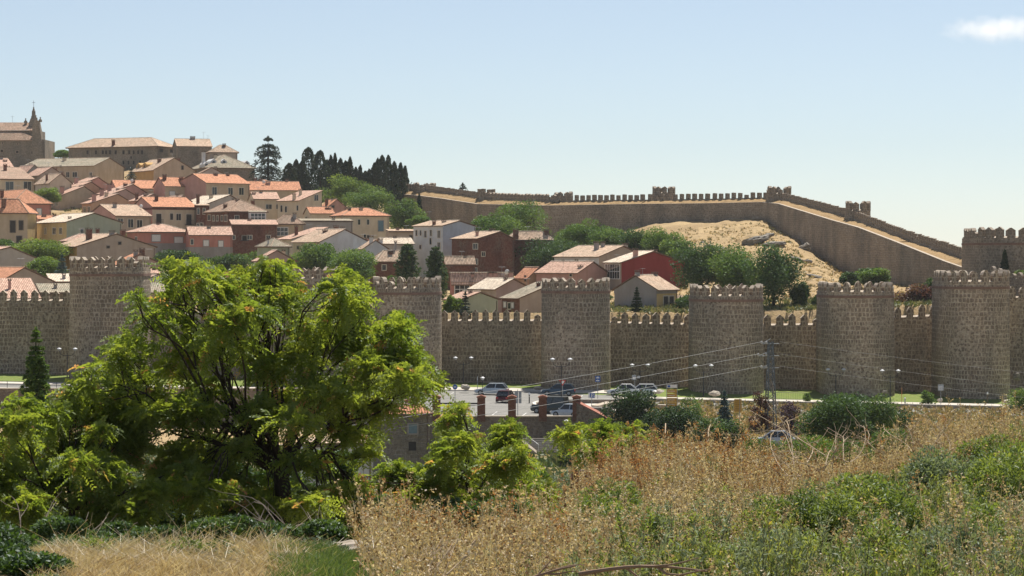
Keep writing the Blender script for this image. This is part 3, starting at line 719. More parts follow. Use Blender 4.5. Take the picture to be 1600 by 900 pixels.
def H(label, xl, xc, xr, yb, ye, yr, th, ridge='u', wall='cream', wallL=None, roof='tan', wins=(), chim=(), ant=(), D=None, rf=.5, oh=.4, name='house', cat='house', dorm=(), band=None, l=None, w=None, dish=(), lower=None):
    D = D or DY(yb); th = RAD(th); ct, s_ = math.cos(th), math.sin(th)
    cx, zb = Xp(xc, D), Zy(yb, D)
    if w is None: w = ((xr-800)*D-F*cx)/(F*ct-(xr-800)*s_)
    if l is None: l = (F*cx-(xl-800)*D)/((xl-800)*ct+F*s_)
    w = min(max(w, 1.0), 60); l = min(max(l, 1.0), 60)
    zb -= 3.0; he = Zy(ye, D)-zb
    # the ridge is judged at its own distance
    if ridge in ('u', 'hip', 'shedu'): dr = D+(l*ct)*rf
    else: dr = D+w*rf*s_
    hr = Zy(yr, dr)-zb; rise = max(hr-he, .25); hr = he+rise
    t = empty(name, (cx, D, zb), th, label, cat, None)
    # walls
    mb = MB(); FM, LM = 0, 1
    if ridge == 'u':
        yr_ = l*rf
        mb.quad([(0, 0, 0), (w, 0, 0), (w, 0, he), (0, 0, he)], 0); mb.quad([(w, l, 0), (0, l, 0), (0, l, he), (w, l, he)], 0)
        mb.quad([(0, l, 0), (0, 0, 0), (0, 0, he), (0, yr_, hr), (0, l, he)], 1); mb.quad([(w, 0, 0), (w, l, 0), (w, l, he), (w, yr_, hr), (w, 0, he)], 1)
    elif ridge == 'v':
        xr_ = w*rf
        mb.quad([(0, 0, 0), (w, 0, 0), (w, 0, he), (xr_, 0, hr), (0, 0, he)], 0); mb.quad([(w, l, 0), (0, l, 0), (0, l, he), (xr_, l, hr), (w, l, he)], 0)
        mb.quad([(0, l, 0), (0, 0, 0), (0, 0, he), (0, l, he)], 1); mb.quad([(w, 0, 0), (w, l, 0), (w, l, he), (w, 0, he)], 1)
    elif ridge == 'shedv':   # low on the left, high on the right
        mb.quad([(0, 0, 0), (w, 0, 0), (w, 0, hr), (0, 0, he)], 0); mb.quad([(w, l, 0), (0, l, 0), (0, l, he), (w, l, hr)], 0)
        mb.quad([(0, l, 0), (0, 0, 0), (0, 0, he), (0, l, he)], 1); mb.quad([(w, 0, 0), (w, l, 0), (w, l, hr), (w, 0, hr)], 1)
    elif ridge == 'shedu':
        mb.quad([(0, 0, 0), (w, 0, 0), (w, 0, he), (0, 0, he)], 0); mb.quad([(w, l, 0), (0, l, 0), (0, l, hr), (w, l, hr)], 0)
        mb.quad([(0, l, 0), (0, 0, 0), (0, 0, he), (0, l, hr)], 1); mb.quad([(w, 0, 0), (w, l, 0), (w, l, hr), (w, 0, he)], 1)
    else:
        mb.quad([(0, 0, 0), (w, 0, 0), (w, 0, he), (0, 0, he)], 0); mb.quad([(w, l, 0), (0, l, 0), (0, l, he), (w, l, he)], 0)
        mb.quad([(0, l, 0), (0, 0, 0), (0, 0, he), (0, l, he)], 1); mb.quad([(w, 0, 0), (w, l, 0), (w, l, he), (w, 0, he)], 1)
    wo = mb.build('wall', [WC[wall], WC[wallL or wall]], t)
    if lower:   # grey plinth storey: (material, top y)
        zt = Zy(lower[1], D)-zb; lb = MB(); lb.box(-.04, w+.04, -.04, l+.04, 0.1, zt); lb.build('plinth', WC[lower[0]], t)
    if band:
        bb = MB(); bb.box(-.05, w+.05, -.05, l+.05, he-.55, he-.12); bb.build('cornice', WC[band], t)
    # roof: a slab .16 thick, overhanging
    T = .16; g = .18; rb = MB(); sl = rise/max(.1, (l*rf if ridge in ('u', 'hip') else w*rf))
    def slab(p, under=True):
        rb.quad(p, 0); lo = [(x, y, z-T) for x, y, z in p]; rb.quad(lo[::-1], 1)
        for i in range(len(p)):
            j = (i+1) % len(p); rb.quad([lo[i], lo[j], p[j], p[i]], 1)
    U = .06
    if ridge == 'u':
        yr_ = l*rf; s1 = rise/yr_; s2 = rise/(l-yr_)
        slab([(-g, -oh, he-oh*s1+U+T), (w+g, -oh, he-oh*s1+U+T), (w+g, yr_, hr+U+T), (-g, yr_, hr+U+T)])
        slab([(w+g, l+oh, he-oh*s2+U+T), (-g, l+oh, he-oh*s2+U+T), (-g, yr_, hr+U+T), (w+g, yr_, hr+U+T)])
    elif ridge == 'v':
        xr_ = w*rf; s1 = rise/xr_; s2 = rise/(w-xr_)
        slab([(-oh, l+g, he-oh*s1+U+T), (-oh, -g, he-oh*s1+U+T), (xr_, -g, hr+U+T), (xr_, l+g, hr+U+T)])
        slab([(w+oh, -g, he-oh*s2+U+T), (w+oh, l+g, he-oh*s2+U+T), (xr_, l+g, hr+U+T), (xr_, -g, hr+U+T)])
    elif ridge == 'shedv':
        s1 = rise/w; slab([(-oh, l+g, he-oh*s1+U+T), (-oh, -g, he-oh*s1+U+T), (w+.2, -g, hr+.2*s1+U+T), (w+.2, l+g, hr+.2*s1+U+T)])
    elif ridge == 'shedu':
        s1 = rise/l; slab([(-g, -oh, he-oh*s1+U+T), (w+g, -oh, he-oh*s1+U+T), (w+g, l+.2, hr+.2*s1+U+T), (-g, l+.2, hr+.2*s1+U+T)])
    else:   # hip
        k = min(w, l)/2; z0 = he+U; zt = hr+U+T
        o = oh
        if w >= l: r0, r1 = (k*.95, l/2), (w-k*.95, l/2)
        else: r0, r1 = (w/2, k*.95), (w/2, l-k*.95)
        c = [(-o, -o), (w+o, -o), (w+o, l+o), (-o, l+o)]; c3 = [(x, y, z0) for x, y in c]
        R0, R1 = (*r0, zt), (*r1, zt)
        if w >= l:
            fs = [[c3[0], c3[1], R1, R0], [c3[1], c3[2], R1], [c3[2], c3[3], R0, R1], [c3[3], c3[0], R0]]
        else:
            fs = [[c3[0], c3[1], R0], [c3[1], c3[2], R1, R0], [c3[2], c3[3], R1], [c3[3], c3[0], R0, R1]]
        for f in fs: rb.quad(f, 0)
        rb.box(-o, w+o, -o, l+o, z0-.22, z0-.01, 1)
        # ridge and hip tiles
        for p, q in ((c3[0], R0), (c3[1], R1 if w >= l else R0), (R0, R1), (c3[3], R0 if w >= l else R1)): rb.tube([p, q], .09, 5, 2)
    if ridge in ('u', 'v'):
        a, b = ((-g, l*rf), (w+g, l*rf)) if ridge == 'u' else ((w*rf, -g), (w*rf, l+g))
        rb.tube([(*a, hr+U+T), (*b, hr+U+T)], .1, 5, 2)
    ro = rb.build('roof', [RF[roof], plaster((0.2, 0.13, 0.09, 1), .9, .2), RF['pale'] if roof in ('pale', 'tan', 'pink') else RF['tan']], t)
    def roofz(x, y):
        if ridge == 'u': return he+rise*(y/(l*rf) if y < l*rf else (l-y)/(l-l*rf))
        if ridge == 'v': return he+rise*(x/(w*rf) if x < w*rf else (w-x)/(w-w*rf))
        if ridge == 'shedv': return he+rise*x/w
        if ridge == 'shedu': return he+rise*y/l
        k = min(w, l)/2
        return he+rise*min(1, min(x, y, w-x, l-y)/k)
    def u_of(px, v):   # local x whose projection is px at depth v into the house
        bx, by = cx-v*s_, D+v*ct
        return ((px-800)*by-F*bx)/(F*ct-(px-800)*s_)
    def v_of(px, u):
        bx, by = cx+u*ct, D+u*s_
        return (F*bx-(px-800)*by)/((px-800)*ct+F*s_)
    def fp(face, a, b, n):   # face coordinates -> local
        return (a, -n, b) if face == 'F' else (-n, a, b)
    def fbox(m, face, a0, a1, b0, b1, n0, n1, mi=0):
        c = [fp(face, a, b, n) for a, b, n in ((a0, b0, n0), (a1, b0, n0), (a1, b1, n0), (a0, b1, n0))]
        v = fp(face, 0, 0, n1-n0); m.prism(c, v, mi)
    for wd in wins:
        px, py, ww, wh = wd[:4]; kd = wd[4] if len(wd) > 4 else 'w'
        face = 'F' if px > xc else 'L'
        if face == 'F':
            a = u_of(px, 0); d = D+a*s_; fw = (u_of(px+ww/2, 0)-u_of(px-ww/2, 0))/2; a = min(max(a, .3), w-.3)
        else:
            a = v_of(px, 0); d = D+a*ct; fw = abs(v_of(px+ww/2, 0)-v_of(px-ww/2, 0))/2; a = min(max(a, .3), l-.3)
        z = Zy(py, d)-zb; fh = wh/2*d/F; fw = max(fw, .25)
        pane = {'w': GLASS, 'd': DARK, 's': WHITE, 'g': GLASS, 'n': DARK, 'b': plain((0.12, 0.2, 0.25, 1), .2)}[kd]
        surr = {'w': CREAMW, 'd': CREAMW, 's': WC['cement'], 'g': WHITE, 'n': WC['stone'], 'b': WC['cement']}[kd]
        m = MB(); fr = min(.13, fw*.4)
        for (a0, a1, b0, b1) in ((-fw-fr, -fw, -fh-fr, fh+fr), (fw, fw+fr, -fh-fr, fh+fr), (-fw, fw, fh, fh+fr), (-fw-.05, fw+.05, -fh-fr, -fh)):
            fbox(m, face, a+a0, a+a1, z+b0, z+b1, .003, .07)
        if kd == 'w' and fw > .35: fbox(m, face, a-.03, a+.03, z-fh, z+fh, .003, .055)
        if kd == 'g':
            nn = max(2, int(fw*2/.7))
            for k in range(1, nn): fbox(m, face, a-fw+2*fw*k/nn-.04, a-fw+2*fw*k/nn+.04, z-fh, z+fh, .003, .06)
            fbox(m, face, a-fw, a+fw, z-.05, z+.05, .003, .065)
        wn_ = m.build('window', surr, t)
        m = MB(); fbox(m, face, a-fw, a+fw, z-fh, z+fh, .004, .03); m.build('pane', pane, wn_)
        if kd == 'd':
            m = MB(); fbox(m, face, a-fw-.35, a+fw+.35, z-fh-.12, z-fh, .004, .55)
            for k in range(9):
                aa = a-fw-.3+(2*fw+.6)*k/8; fbox(m, face, aa-.015, aa+.015, z-fh, z-fh+.95, .5, .53)
            fbox(m, face, a-fw-.33, a+fw+.33, z-fh+.93, z-fh+.98, .49, .54); m.build('balcony', IRON, t)
    _rr = random.Random(int(xc*3+ye))
    if cat == 'house' and len(chim) < 2 and w > 4: chim = list(chim)+[(xl+(xr-xl)*_rr.uniform(.35, .75), yr-_rr.uniform(2, 5), _rr.uniform(3.5, 5), _rr.choice(['brown', 'pink', 'cream', 'grey']), _rr.uniform(.3, .6))]
    if cat == 'house' and not ant and _rr.random() < .55: ant = [(xl+(xr-xl)*_rr.uniform(.3, .7), yr-_rr.uniform(6, 10))]
    for chn in chim:
        px, py = chn[:2]; cw = (chn[2] if len(chn) > 2 else 6)*D/F/2; ck = chn[3] if len(chn) > 3 else 'brown'; fv = chn[4] if len(chn) > 4 else .35
        v = l*fv; u = u_of(px, v); u = min(max(u, .4), w-.4)
        d = D+u*s_+v*ct; zt = Zy(py, d)-zb; z0 = roofz(u, v)-.3; zt = max(zt, z0+.9)
        cmat = {'brown': BRICK, 'cream': WC['cream'], 'grey': WC['cement'], 'pink': WC['pink'], 'white': WC['white']}[ck]
        m = MB(); m.box(u-cw, u+cw, v-cw, v+cw, z0, zt-.32); m.box(u-cw-.07, u+cw+.07, v-cw-.07, v+cw+.07, zt-.32, zt-.22, 1)
        for sx_ in (-1, 1):
            for sy_ in (-1, 1): m.box(u+sx_*cw-.06*(sx_ > 0)-.0, u+sx_*cw+.06*(sx_ < 0), v+sy_*cw-.06*(sy_ > 0), v+sy_*cw+.06*(sy_ < 0), zt-.22, zt-.08, 2)
        m.box(u-cw-.08, u+cw+.08, v-cw-.08, v+cw+.08, zt-.08, zt, 1)
        m.build('chimney', [cmat, plaster((0.22, 0.16, 0.13, 1), .9, .2), DARK], ro)
    for an in ant:
        px, py = an; v = l*.5; u = min(max(u_of(px, v), .3), w-.3); z0 = roofz(u, v); d = D+u*s_+v*ct; zt = max(Zy(py, d)-zb, z0+1.2)
        m = MB(); m.tube([(u, v, z0-.1), (u, v, zt)], .025, 4)
        m.tube([(u-.5, v, zt-.1), (u+.6, v, zt-.1)], .02, 4)
        for k in range(6): m.tube([(u-.5+k*.2, v-.18, zt-.1), (u-.5+k*.2, v+.18, zt-.1)], .012, 4)
        m.build('aerial', GALV, ro)
    if cat == 'house' and w > 3:
        m = MB(); m.tube([(w-.25, -.07, 1.0), (w-.25, -.07, he-.15)], .055, 5); m.tube([(-.1, -oh+.02, he-.05), (w+.1, -oh+.02, he-.05)] if ridge in ('u', 'hip', 'shedu') else [(w-.25, -.07, he-.6), (w-.25, -.07, he-.2)], .06, 5); m.build('gutter', plain((.14, .1, .08, 1), .6), t)
    for ds in dish:
        px, py = ds; v = l*.3; u = min(max(u_of(px, v), .3), w-.3); z0 = roofz(u, v)
        m = MB(); m.tube([(u, v, z0-.1), (u, v, z0+.8)], .03, 5); m.lathe((0, 0, 0), [(0.02, .12), (.2, .08), (.36, 0), (.4, -.04), (.2, .05)], 12)
        nb = len(m.v); k0 = nb-12*5*0
        o = m.build('satellite_dish', WHITE, ro)
        for vtx in o.data.vertices:
            if abs(vtx.co.x) < .5 and abs(vtx.co.y) < .5 and vtx.co.z < .5 and (abs(u) > 1 or abs(v) > 1):
                x, y, z = vtx.co; vtx.co = (u+x, v-z-.15, z0+.8+y)
    for dm in dorm:   # dormer: (px, py top, width px, kind)
        px, py, dw = dm[:3]; v = l*.12 if ridge in ('u', 'hip') else l*.3
        # on the slope that faces front (u) or left (v)
        if ridge == 'v' or (len(dm) > 3 and dm[3] == 'L'):
            u = w*.14; v = min(max(v_of(px, u), .6), l-.6); z0 = roofz(u, v); a0 = v
            d = D; ww = dw*D/F/2/max(.3, s_); zt = Zy(py, D)-zb
            m = MB(); m.prism([(u, a0-ww, z0-.3), (u, a0+ww, z0-.3), (u, a0+ww, z0+.9), (u, a0, z0+1.5), (u, a0-ww, z0+.9)], (w*.3, 0, 0)); m.build('dormer', [WC['white'] if wallL != 'ochre' else WC['ochre']], ro)
            m = MB(); m.prism([(u-.04, a0-.3, z0+.1), (u-.04, a0+.3, z0+.1), (u-.04, a0+.3, z0+.85), (u-.04, a0-.3, z0+.85)], (.03, 0, 0)); m.build('dormer_window', GLASS, ro)
        else:
            u = min(max(u_of(px, v), .6), w-.6); z0 = roofz(u, v); ww = dw*D/F/2
            m = MB(); m.prism([(u-ww, v, z0-.3), (u+ww, v, z0-.3), (u+ww, v, z0+.7), (u, v, z0+1.3), (u-ww, v, z0+.7)], (0, l*.3, 0)); m.build('dormer', [WC['white'] if wallL != 'ochre' else WC['ochre']], ro)
            m = MB(); m.prism([(u-.3, v-.04, z0+.05), (u+.3, v-.04, z0+.05), (u+.3, v-.04, z0+.75), (u-.3, v-.04, z0+.75)], (0, .03, 0)); m.build('dormer_window', GLASS, ro)
    return t, w, l, he, hr, D, ro

# --- skyline row
H('long stone convent on the skyline with two rows of small windows', 107, 246, 277, 268, 228.5, 215.5, 68, 'hip', 'stone', None, 'tan',
  [(x, 238, 3.2, 6, 'n') for x in (137, 150, 161, 166, 172, 181, 193, 202, 209, 216, 222)]+[(x, 254, 3, 6, 'n') for x in (193, 201, 209, 219)]+[(205, 246, 2.5, 4, 'n'), (252, 235, 5, 5, 'n'), (268, 236, 5, 5, 'n')],
  [(146, 218, 4, 'brown', .5)], D=622, name='convent', cat='convent', oh=.6)
H('stone wing with a bell housing joined to the right of the convent', 270, 277, 331, 266, 228.5, 218, 14, 'u', 'stone', None, 'tan', [], [(301, 213, 7, 'grey', .5)], [(318, 206), (325, 216)], D=612, name='convent_wing', cat='convent', oh=.5, l=12)
H('small hipped roof house peeping out at the right end of the stone convent', 322, 328, 371, 262, 238, 227.5, 14, 'hip', 'taupe', None, 'tan', [], [], D=604, l=6)
H('long low tan building with grey roof under the convent', 34, 147, 194, 283, 259.5, 247.5, 66, 'v', 'tan', 'tan', 'grey', [(94, 272, 5, 8), (106, 273, 5, 8), (117, 273, 7, 8), (142, 272, 4, 5), (95, 260, 1.5, 2, 'n')], [], D=580, rf=.5)
H('grey roofed mansard house with white dormers beside the cedar', 296, 322, 398, 280, 262, 243, 22, 'hip', 'stone', None, 'grey', [], [(318, 236, 5, 'white', .3)], [], D=590, dorm=[(334, 255, 9), (350, 255, 9), (386, 252, 9), (312, 256, 6)])
H('ochre house with its gable shade painted brown and curved dormers below the convent', 203, 240, 305, 288, 266, 247.5, 30, 'v', 'tan', 'ochre', 'tan', [(285, 262, 3, 6, 'n')], [(249, 247, 5), (279, 246, 4, 'brown', .2)], D=566, dorm=[(226, 252, 10, 'L'), (216, 252, 10, 'L')])  # ochre walls; the gable's shade is put into its tan colour
H('pale grey gabled house squeezed between the ochre house and the mansard', 305, 310, 352, 285, 273, 262.5, 20, 'v', 'grey', None, 'brown', [], [(337, 268, 4)], D=561)
H('cream leftmost hillside house with quoined windows and brown roof', -60, -20, 53, 303, 280, 262, 22, 'u', 'cream', None, 'brown', [(15, 292, 12, 16, 'w'), (43, 292, 12, 16, 'w')], [(8, 256, 5)], D=556)
H('house with a salmon roof showing above the leftmost cream house', -30, -10, 22, 276, 263, 248, 25, 'u', 'tan', None, 'pink', [], [(8, 256, 5)], D=590)
H('small grey gable right of the cream quoined house', 18, 40, 68, 290, 272, 258.5, 32, 'v', 'cement', None, 'pink', [], [], D=578)
H('brown roofed gable house with two chimneys below the long tan building', 40, 62, 100, 296, 274, 262, 32, 'v', 'taupe', 'taupe', 'pink', [], [(86, 262, 5), (76, 266, 4)], D=563)
H('cream gable behind the small green tree on the left', 55, 78, 112, 306, 286, 272, 32, 'v', 'cream', 'grey', 'tan', [(87, 298, 6, 7)], [(73, 271, 3), (97, 268, 3)], D=545)
# stepped terrace on the left
def terrace(labels, x0, y0, dx, dy, wl, wr, rise, th, n, roof, walls, D0, dD, wn=True, ch=None):
    for k in range(n):
        xl = x0+dx*k; ye = y0+dy*k
        H(labels[k], xl, xl+wl, xl+wl+wr, ye+34, ye, ye-rise, th, 'v', walls[k % len(walls)], None, roof,
          ([(xl+wl*.3, ye+10, 4, 9), (xl+wl*.75, ye+10, 4, 9)] if wn else [])+[], [(xl+wl+4, ye-12-rise*.3, 5, 'pink', .2)], D=D0-dD*k, rf=.62)
terrace(['back house of the upper pink roofed terrace', 'upper terrace house with a pink chimney, middle of its row', 'lowest house of the upper terrace, with a bay of tall windows'],
        98, 293, -11, 7, 17, 62, 15, 36, 3, 'pink', ['pink', 'peach', 'tan'], 556, 8)
terrace(['back house of the second pink terrace', 'second terrace house with a stout chimney', 'low front house of the second terrace beside the orange roofs'],
        152, 303, -12, 7.5, 15, 66, 14, 36, 3, 'pink', ['pink', 'mauve', 'peach'], 540, 8)
# top orange row
H('orange roofed house at the left end of the orange row', 170, 182, 258, 312, 294.5, 282.5, 20, 'u', 'tan', 'pink', 'orange', [], [(208, 284, 5)], [], D=546, dish=[(206, 288)])
H('orange roofed house second in the row, with two white shutters', 240, 258, 323, 318, 291, 278, 27, 'u', 'tan', 'pink', 'orange', [(269, 302, 8, 6, 's'), (313, 304, 9, 6, 's')], [(257, 272, 5), (283, 276, 5)], [], D=540)
H('tall orange roofed house third in the row, with three balcony windows', 272, 322, 390, 322, 286, 272.5, 40, 'u', 'tan', 'pink', 'orange', [(335, 299, 7, 13), (360, 299, 7, 11), (377, 299, 7, 11)], [(337, 270, 5), (356, 271, 4)], [(353, 275)], D=535, rf=.4)
H('orange roofed house at the right end of the orange row', 384, 391, 470, 318, 297, 284.5, 14, 'u', 'tan', None, 'orange', [], [(419, 284, 6, 'pink')], [(400, 282)], D=545, dish=[(412, 292)])
H('red ridge roof behind the right end of the orange row', 388, 398, 436, 300, 290, 282, 18, 'hip', 'pink', None, 'orange', [], [(399, 277, 4)], D=562)
H('cream house with pale pink roof and two dark windows beside the tall shed roof', 388, 397, 436, 338, 311.5, 301.5, 14, 'u', 'cream', None, 'pink', [(420, 323, 9, 7), (433.5, 323, 3.5, 7)], [(395, 309, 5)], D=520)
H('cream house with a steep single slope roof and one high window', 434, 468, 503, 343, 314, 298.5, 52, 'shedv', 'cream', 'cream', 'pink', [(494, 309, 6, 9), (440, 326, 3, 10), (447, 327, 3, 9), (465, 325, 2.5, 8)], [(452, 302, 4, 'cream', .3)], D=509)
H('small pink gable with two chimneys in front of the deciduous grove', 500, 512, 541, 340, 324, 312.5, 26, 'v', 'pink', None, 'orange', [(520, 323, 4, 3, 'n')], [(510, 310, 4), (521, 310, 5, 'white', .5)], D=519)
H('low cream house with an orange roof between the pink gable and the cream block', 475, 485, 522, 352, 333.5, 324.5, 20, 'u', 'cream', None, 'orange', [(479, 342, 3, 7)], [(511, 324, 4), (520, 325, 4, 'pink')], D=498)
H('cream block with orange hipped roof and a green balcony door, edge of the grove', 518, 536, 608, 384, 337, 326, 24, 'hip', 'cream', None, 'orange', [(561, 347, 3, 8), (575, 347, 3, 8), (595, 353, 8, 16, 'b'), (547, 345, 7, 3), (570, 369, 3, 5), (575, 370, 3, 5)], [(546, 324, 4)], D=484)
# plain grey wall
H('windowless grey building with a sloping parapet in front of the cream block', 465, 470, 551, 372, 346, 343, 14, 'shedu', 'cement', None, 'grey', [], [], D=474, oh=.05)
# middle rows
H('grey gable with a long pale roof in the middle of the hillside', 279, 322, 384, 342, 320, 305.5, 34, 'v', 'grey', 'mauve', 'pale', [(364, 312, 2, 2, 'n')], [(303, 303, 4)], [(349, 304)], D=506, rf=.6)
H('small pink gable left of the long pale roof', 249, 268, 304, 340, 318, 306.5, 34, 'v', 'mauve', None, 'pink', [], [], D=513)
H('pinkish terrace house with three chimneys above the green trees', 202, 216, 262, 340, 314, 304.5, 30, 'v', 'pink', None, 'pink', [], [(228, 302, 6), (240, 306, 6), (211, 301, 4)], D=514)
H('cream facade house with brick cornice and two tall balcony doors', 206, 238, 306, 362, 323.5, 309, 32, 'u', 'cream', 'pink', 'orange', [(248, 342, 8, 16, 'd'), (268, 338.5, 4.5, 10), (279, 339, 7, 10), (295, 343, 8, 16, 'd')], [], [(259, 318)], D=482, band='brick')
H('grey fronted house with pink gable beside the cream balcony house', 135, 180, 236, 366, 337.5, 321, 38, 'u', 'taupe', 'pink', 'tan', [(188, 346, 8, 9), (204, 349, 8, 13), (218, 350, 8, 12)], [], [], D=470, dish=[(226, 350)])
H('narrow dark red brick house with a small balcony', 304, 307, 327, 366, 322, 320, 12, 'shedu', 'brick', None, 'tan', [(310, 330, 3, 9), (319, 330, 3, 9), (308, 352, 3, 6), (315, 352, 4, 7)], [], D=485)
H('large brick house with a brown hipped roof and five narrow windows', 321, 356, 416, 372, 330.5, 314, 26, 'hip', 'brick', None, 'brown', [(327, 340, 4, 8), (334, 341, 3, 8), (340, 341, 3, 8), (347, 341, 3, 8), (353, 341, 4, 9), (370, 340, 6, 6), (352, 360, 4, 6)], [(352, 318, 5), (371, 314, 5), (395, 312, 5)], [(371, 325)], D=464)
H('brick house with a pale tiled terrace, glass lean-to and a dark balcony', 356, 363, 433, 392, 351.5, 345, 14, 'u', 'brick', None, 'pink', [(364, 371, 4, 6), (382, 372, 7, 7, 'd'), (390, 371, 7, 6), (419, 372, 6, 8)], [], D=450)
H('glazed rooftop room standing over the brick terrace', 388, 390, 416, 350, 332.5, 330.5, 10, 'shedu', 'white', None, 'grey', [(403, 339, 22, 11, 'g')], [], D=461, oh=.1, name='rooftop_room', cat='glass room')
H('brown tiled house with white glazed gallery right of the brick house', 425, 431, 474, 382, 350, 337, 16, 'hip', 'tan', None, 'brown', [(441, 362, 17, 12, 'g')], [], D=458)
H('salmon house with hipped roof, grey plinth and two white shutters, left half of the pair', 198, 218, 297, 412, 362.5, 351.5, 26, 'hip', 'salmon', None, 'pink', [(244, 372, 13, 10, 's'), (279, 375, 13, 9, 's'), (213, 373, 3, 5)], [], D=440, lower=('cement', 380))
H('salmon house with four small openings and grey plinth, right half of the pair', 290, 296, 363, 414, 367.5, 355.5, 14, 'u', 'salmon', None, 'pink', [(322, 380, 8, 9, 's'), (345, 381, 7, 9, 's'), (300, 378, 3, 8)], [], D=437, lower=('cement', 386))
# left block
H('salmon walled house with orange hipped roof behind the yellow balcony house', -60, 20, 80, 352, 318, 299, 30, 'hip', 'salmon', None, 'orange', [(61, 332, 7, 12, 's')], [(3, 296, 5)], D=500)
A1 = H('yellow house with a shaded corner balcony and orange hipped roof at the left edge', -70, 43, 57, 392, 333, 312, 84, 'hip', 'yellow', 'tan', 'orange', [(20, 354, 8, 18, 'n'), (33, 352, 6, 14, 'n'), (30, 374, 8, 10, 'n')], [(6, 309, 6)], D=452)  # tan front carries its shade in the colour, the lit side is yellow
H('pale house with greenish gable and narrow dark windows right of the yellow house', 56, 104, 190, 398, 347.5, 334, 30, 'v', 'green', 'yellow', 'pale', [(71, 361, 3, 9), (85, 361, 5, 9), (95, 361, 4, 9), (60, 382, 6, 4), (70, 382, 3, 4), (85, 382, 7, 4), (128, 362, 5, 10)], [(109, 338, 4, 'grey', .2)], [(154, 342)], D=445)
H('orange lean-to roof between the salmon house and the pale gable', 56, 60, 96, 366, 343, 338, 18, 'u', 'pink', None, 'orange', [], [(69, 337, 6, 'pink')], D=468)
H('small brick annexe with a striped red roof and two brick chimneys', 96, 108, 157, 398, 377, 367, 26, 'hip', 'brick', None, 'pink', [], [(155, 356, 5, 'brown', .1)], D=424)
H('wide grey gable house with a tall grey chimney behind the leftmost tower', 82, 120, 243, 440, 386, 366.5, 30, 'v', 'taupe', 'ochre', 'tan', [(187, 380, 3, 4, 'n'), (169, 386, 3, 3, 'n')], [(139, 356, 8), (175, 360, 7, 'grey', .05), (192, 358, 7)], D=410, rf=.5)
H('reddish gable house with a row of small chimney pots right of the leftmost tower', 160, 172, 268, 452, 420, 398, 22, 'v', 'mauve', None, 'orange', [], [(222, 387, 7, 'brown', .1), (212, 390, 6, 'grey', .1)], D=375)
H('low orange roof directly above the pale blue gable', 215, 222, 284, 455, 428, 421, 16, 'u', 'peach', None, 'pink', [], [(232, 421, 4), (241, 420, 4), (250, 420, 4)], D=364)
H('pale blue gable with a cream chimney beside the leftmost tower', 205, 214, 274, 470, 443, 431.5, 18, 'v', 'bluish', None, 'pink', [], [(257, 433, 6, 'cream', .05)], D=345)
H('grey roofed shed just left of the big tree top', 212, 220, 300, 480, 458, 443, 14, 'u', 'taupe', None, 'grey', [], [], D=330)
H('big plain grey gable house at the left edge', -110, -70, 68, 442, 409, 387, 30, 'v', 'grey', None, 'pink', [], [], D=398, rf=.62)
H('lower gable house with an orange roof and mushroom chimney at the left edge', -50, 2, 82, 462, 440, 419.5, 32, 'v', 'taupe', None, 'orange', [], [(53, 430, 6, 'white', .05)], [(32, 403)], D=352, rf=.45)
H('house with a steep striped tile roof right behind the left wall stretch', -20, -6, 62, 486, 467, 438, 22, 'shedu', 'grey', None, 'pink', [], [], D=324)
H('low stone shed with a grey roof touching the leftmost tower', 58, 64, 118, 480, 458, 446, 18, 'shedu', 'stone', None, 'grey', [], [], D=328)
H('low pale pink roof left of the leftmost tower', 74, 80, 124, 456, 441, 430, 18, 'shedu', 'grey', None, 'pale', [], [], D=372)
# centre
H('small grey hipped house beside the brick houses', 402, 424, 452, 404, 385.5, 374, 40, 'hip', 'green', None, 'grey', [], [(403, 372, 2, 'white')], D=416)
H('cream house with a long pink roof and two tall windows, behind the big oak pair', 435, 456, 512, 404, 374.5, 356.5, 42, 'shedv', 'grey', 'cream', 'pink', [(444, 389, 4, 11), (451, 390, 4, 11)], [], D=428)
H('white gable house with two brick chimneys in the centre of the hillside', 457, 500, 577, 410, 378.5, 359.5, 36, 'v', 'white', 'cream', 'tan', [(466, 387, 3, 4, 'n'), (476, 387, 3, 4, 'n')], [(508, 358, 6, 'brown', .5), (525, 352, 6, 'brown', .5), (541, 354, 5, 'white', .9)], D=414)
H('brownish gable rising just over the big tree crown', 396, 404, 462, 430, 408, 392.5, 18, 'v', 'mauve', None, 'pink', [], [], D=380)
H('small orange roofed house hidden behind the white cowled chimneys', 535, 545, 592, 402, 384, 375.5, 20, 'u', 'white', None, 'orange', [], [(547, 370, 5, 'white', .2)], D=420)
H('low bluish white gable with capped chimneys behind the oaks', 560, 568, 606, 412, 389, 376.5, 20, 'v', 'bluish', None, 'tan', [], [(580, 368, 5, 'white', .05), (595, 372, 5, 'white', .2)], D=412)
H('pale roofed low building between the bluish gable and the white block', 588, 598, 646, 398, 381, 373, 20, 'u', 'grey', None, 'pale', [], [], D=430)
H('long mud coloured wall house left of the white block', 603, 608, 650, 384, 362, 359.5, 14, 'shedu', 'taupe', None, 'tan', [(642, 370, 4, 4, 'n')], [], D=462)
H('brick fronted house with pale tiled roof between the oaks and pines', 578, 588, 645, 428, 409, 393, 20, 'hip', 'brick', None, 'tan', [(600, 418, 6, 8)], [(610, 392, 6), (618, 376, 3, 'grey', .6)], D=392)
H('peeling white block with its gable shade painted bluish and five windows', 646, 692, 743, 436, 353.5, 346, 44, 'v', 'bluish', 'white', 'tan', [(651, 364, 3, 9), (657.5, 364, 2.5, 8), (665, 366, 3.5, 10), (673.5, 364, 3, 9), (686, 366, 4, 11), (673, 377, 3, 10), (686, 384, 4, 10), (657, 386, 3, 6)], [(674, 344, 4)], [(663, 330)], D=432)  # white walls; the shaded gable is coloured bluish
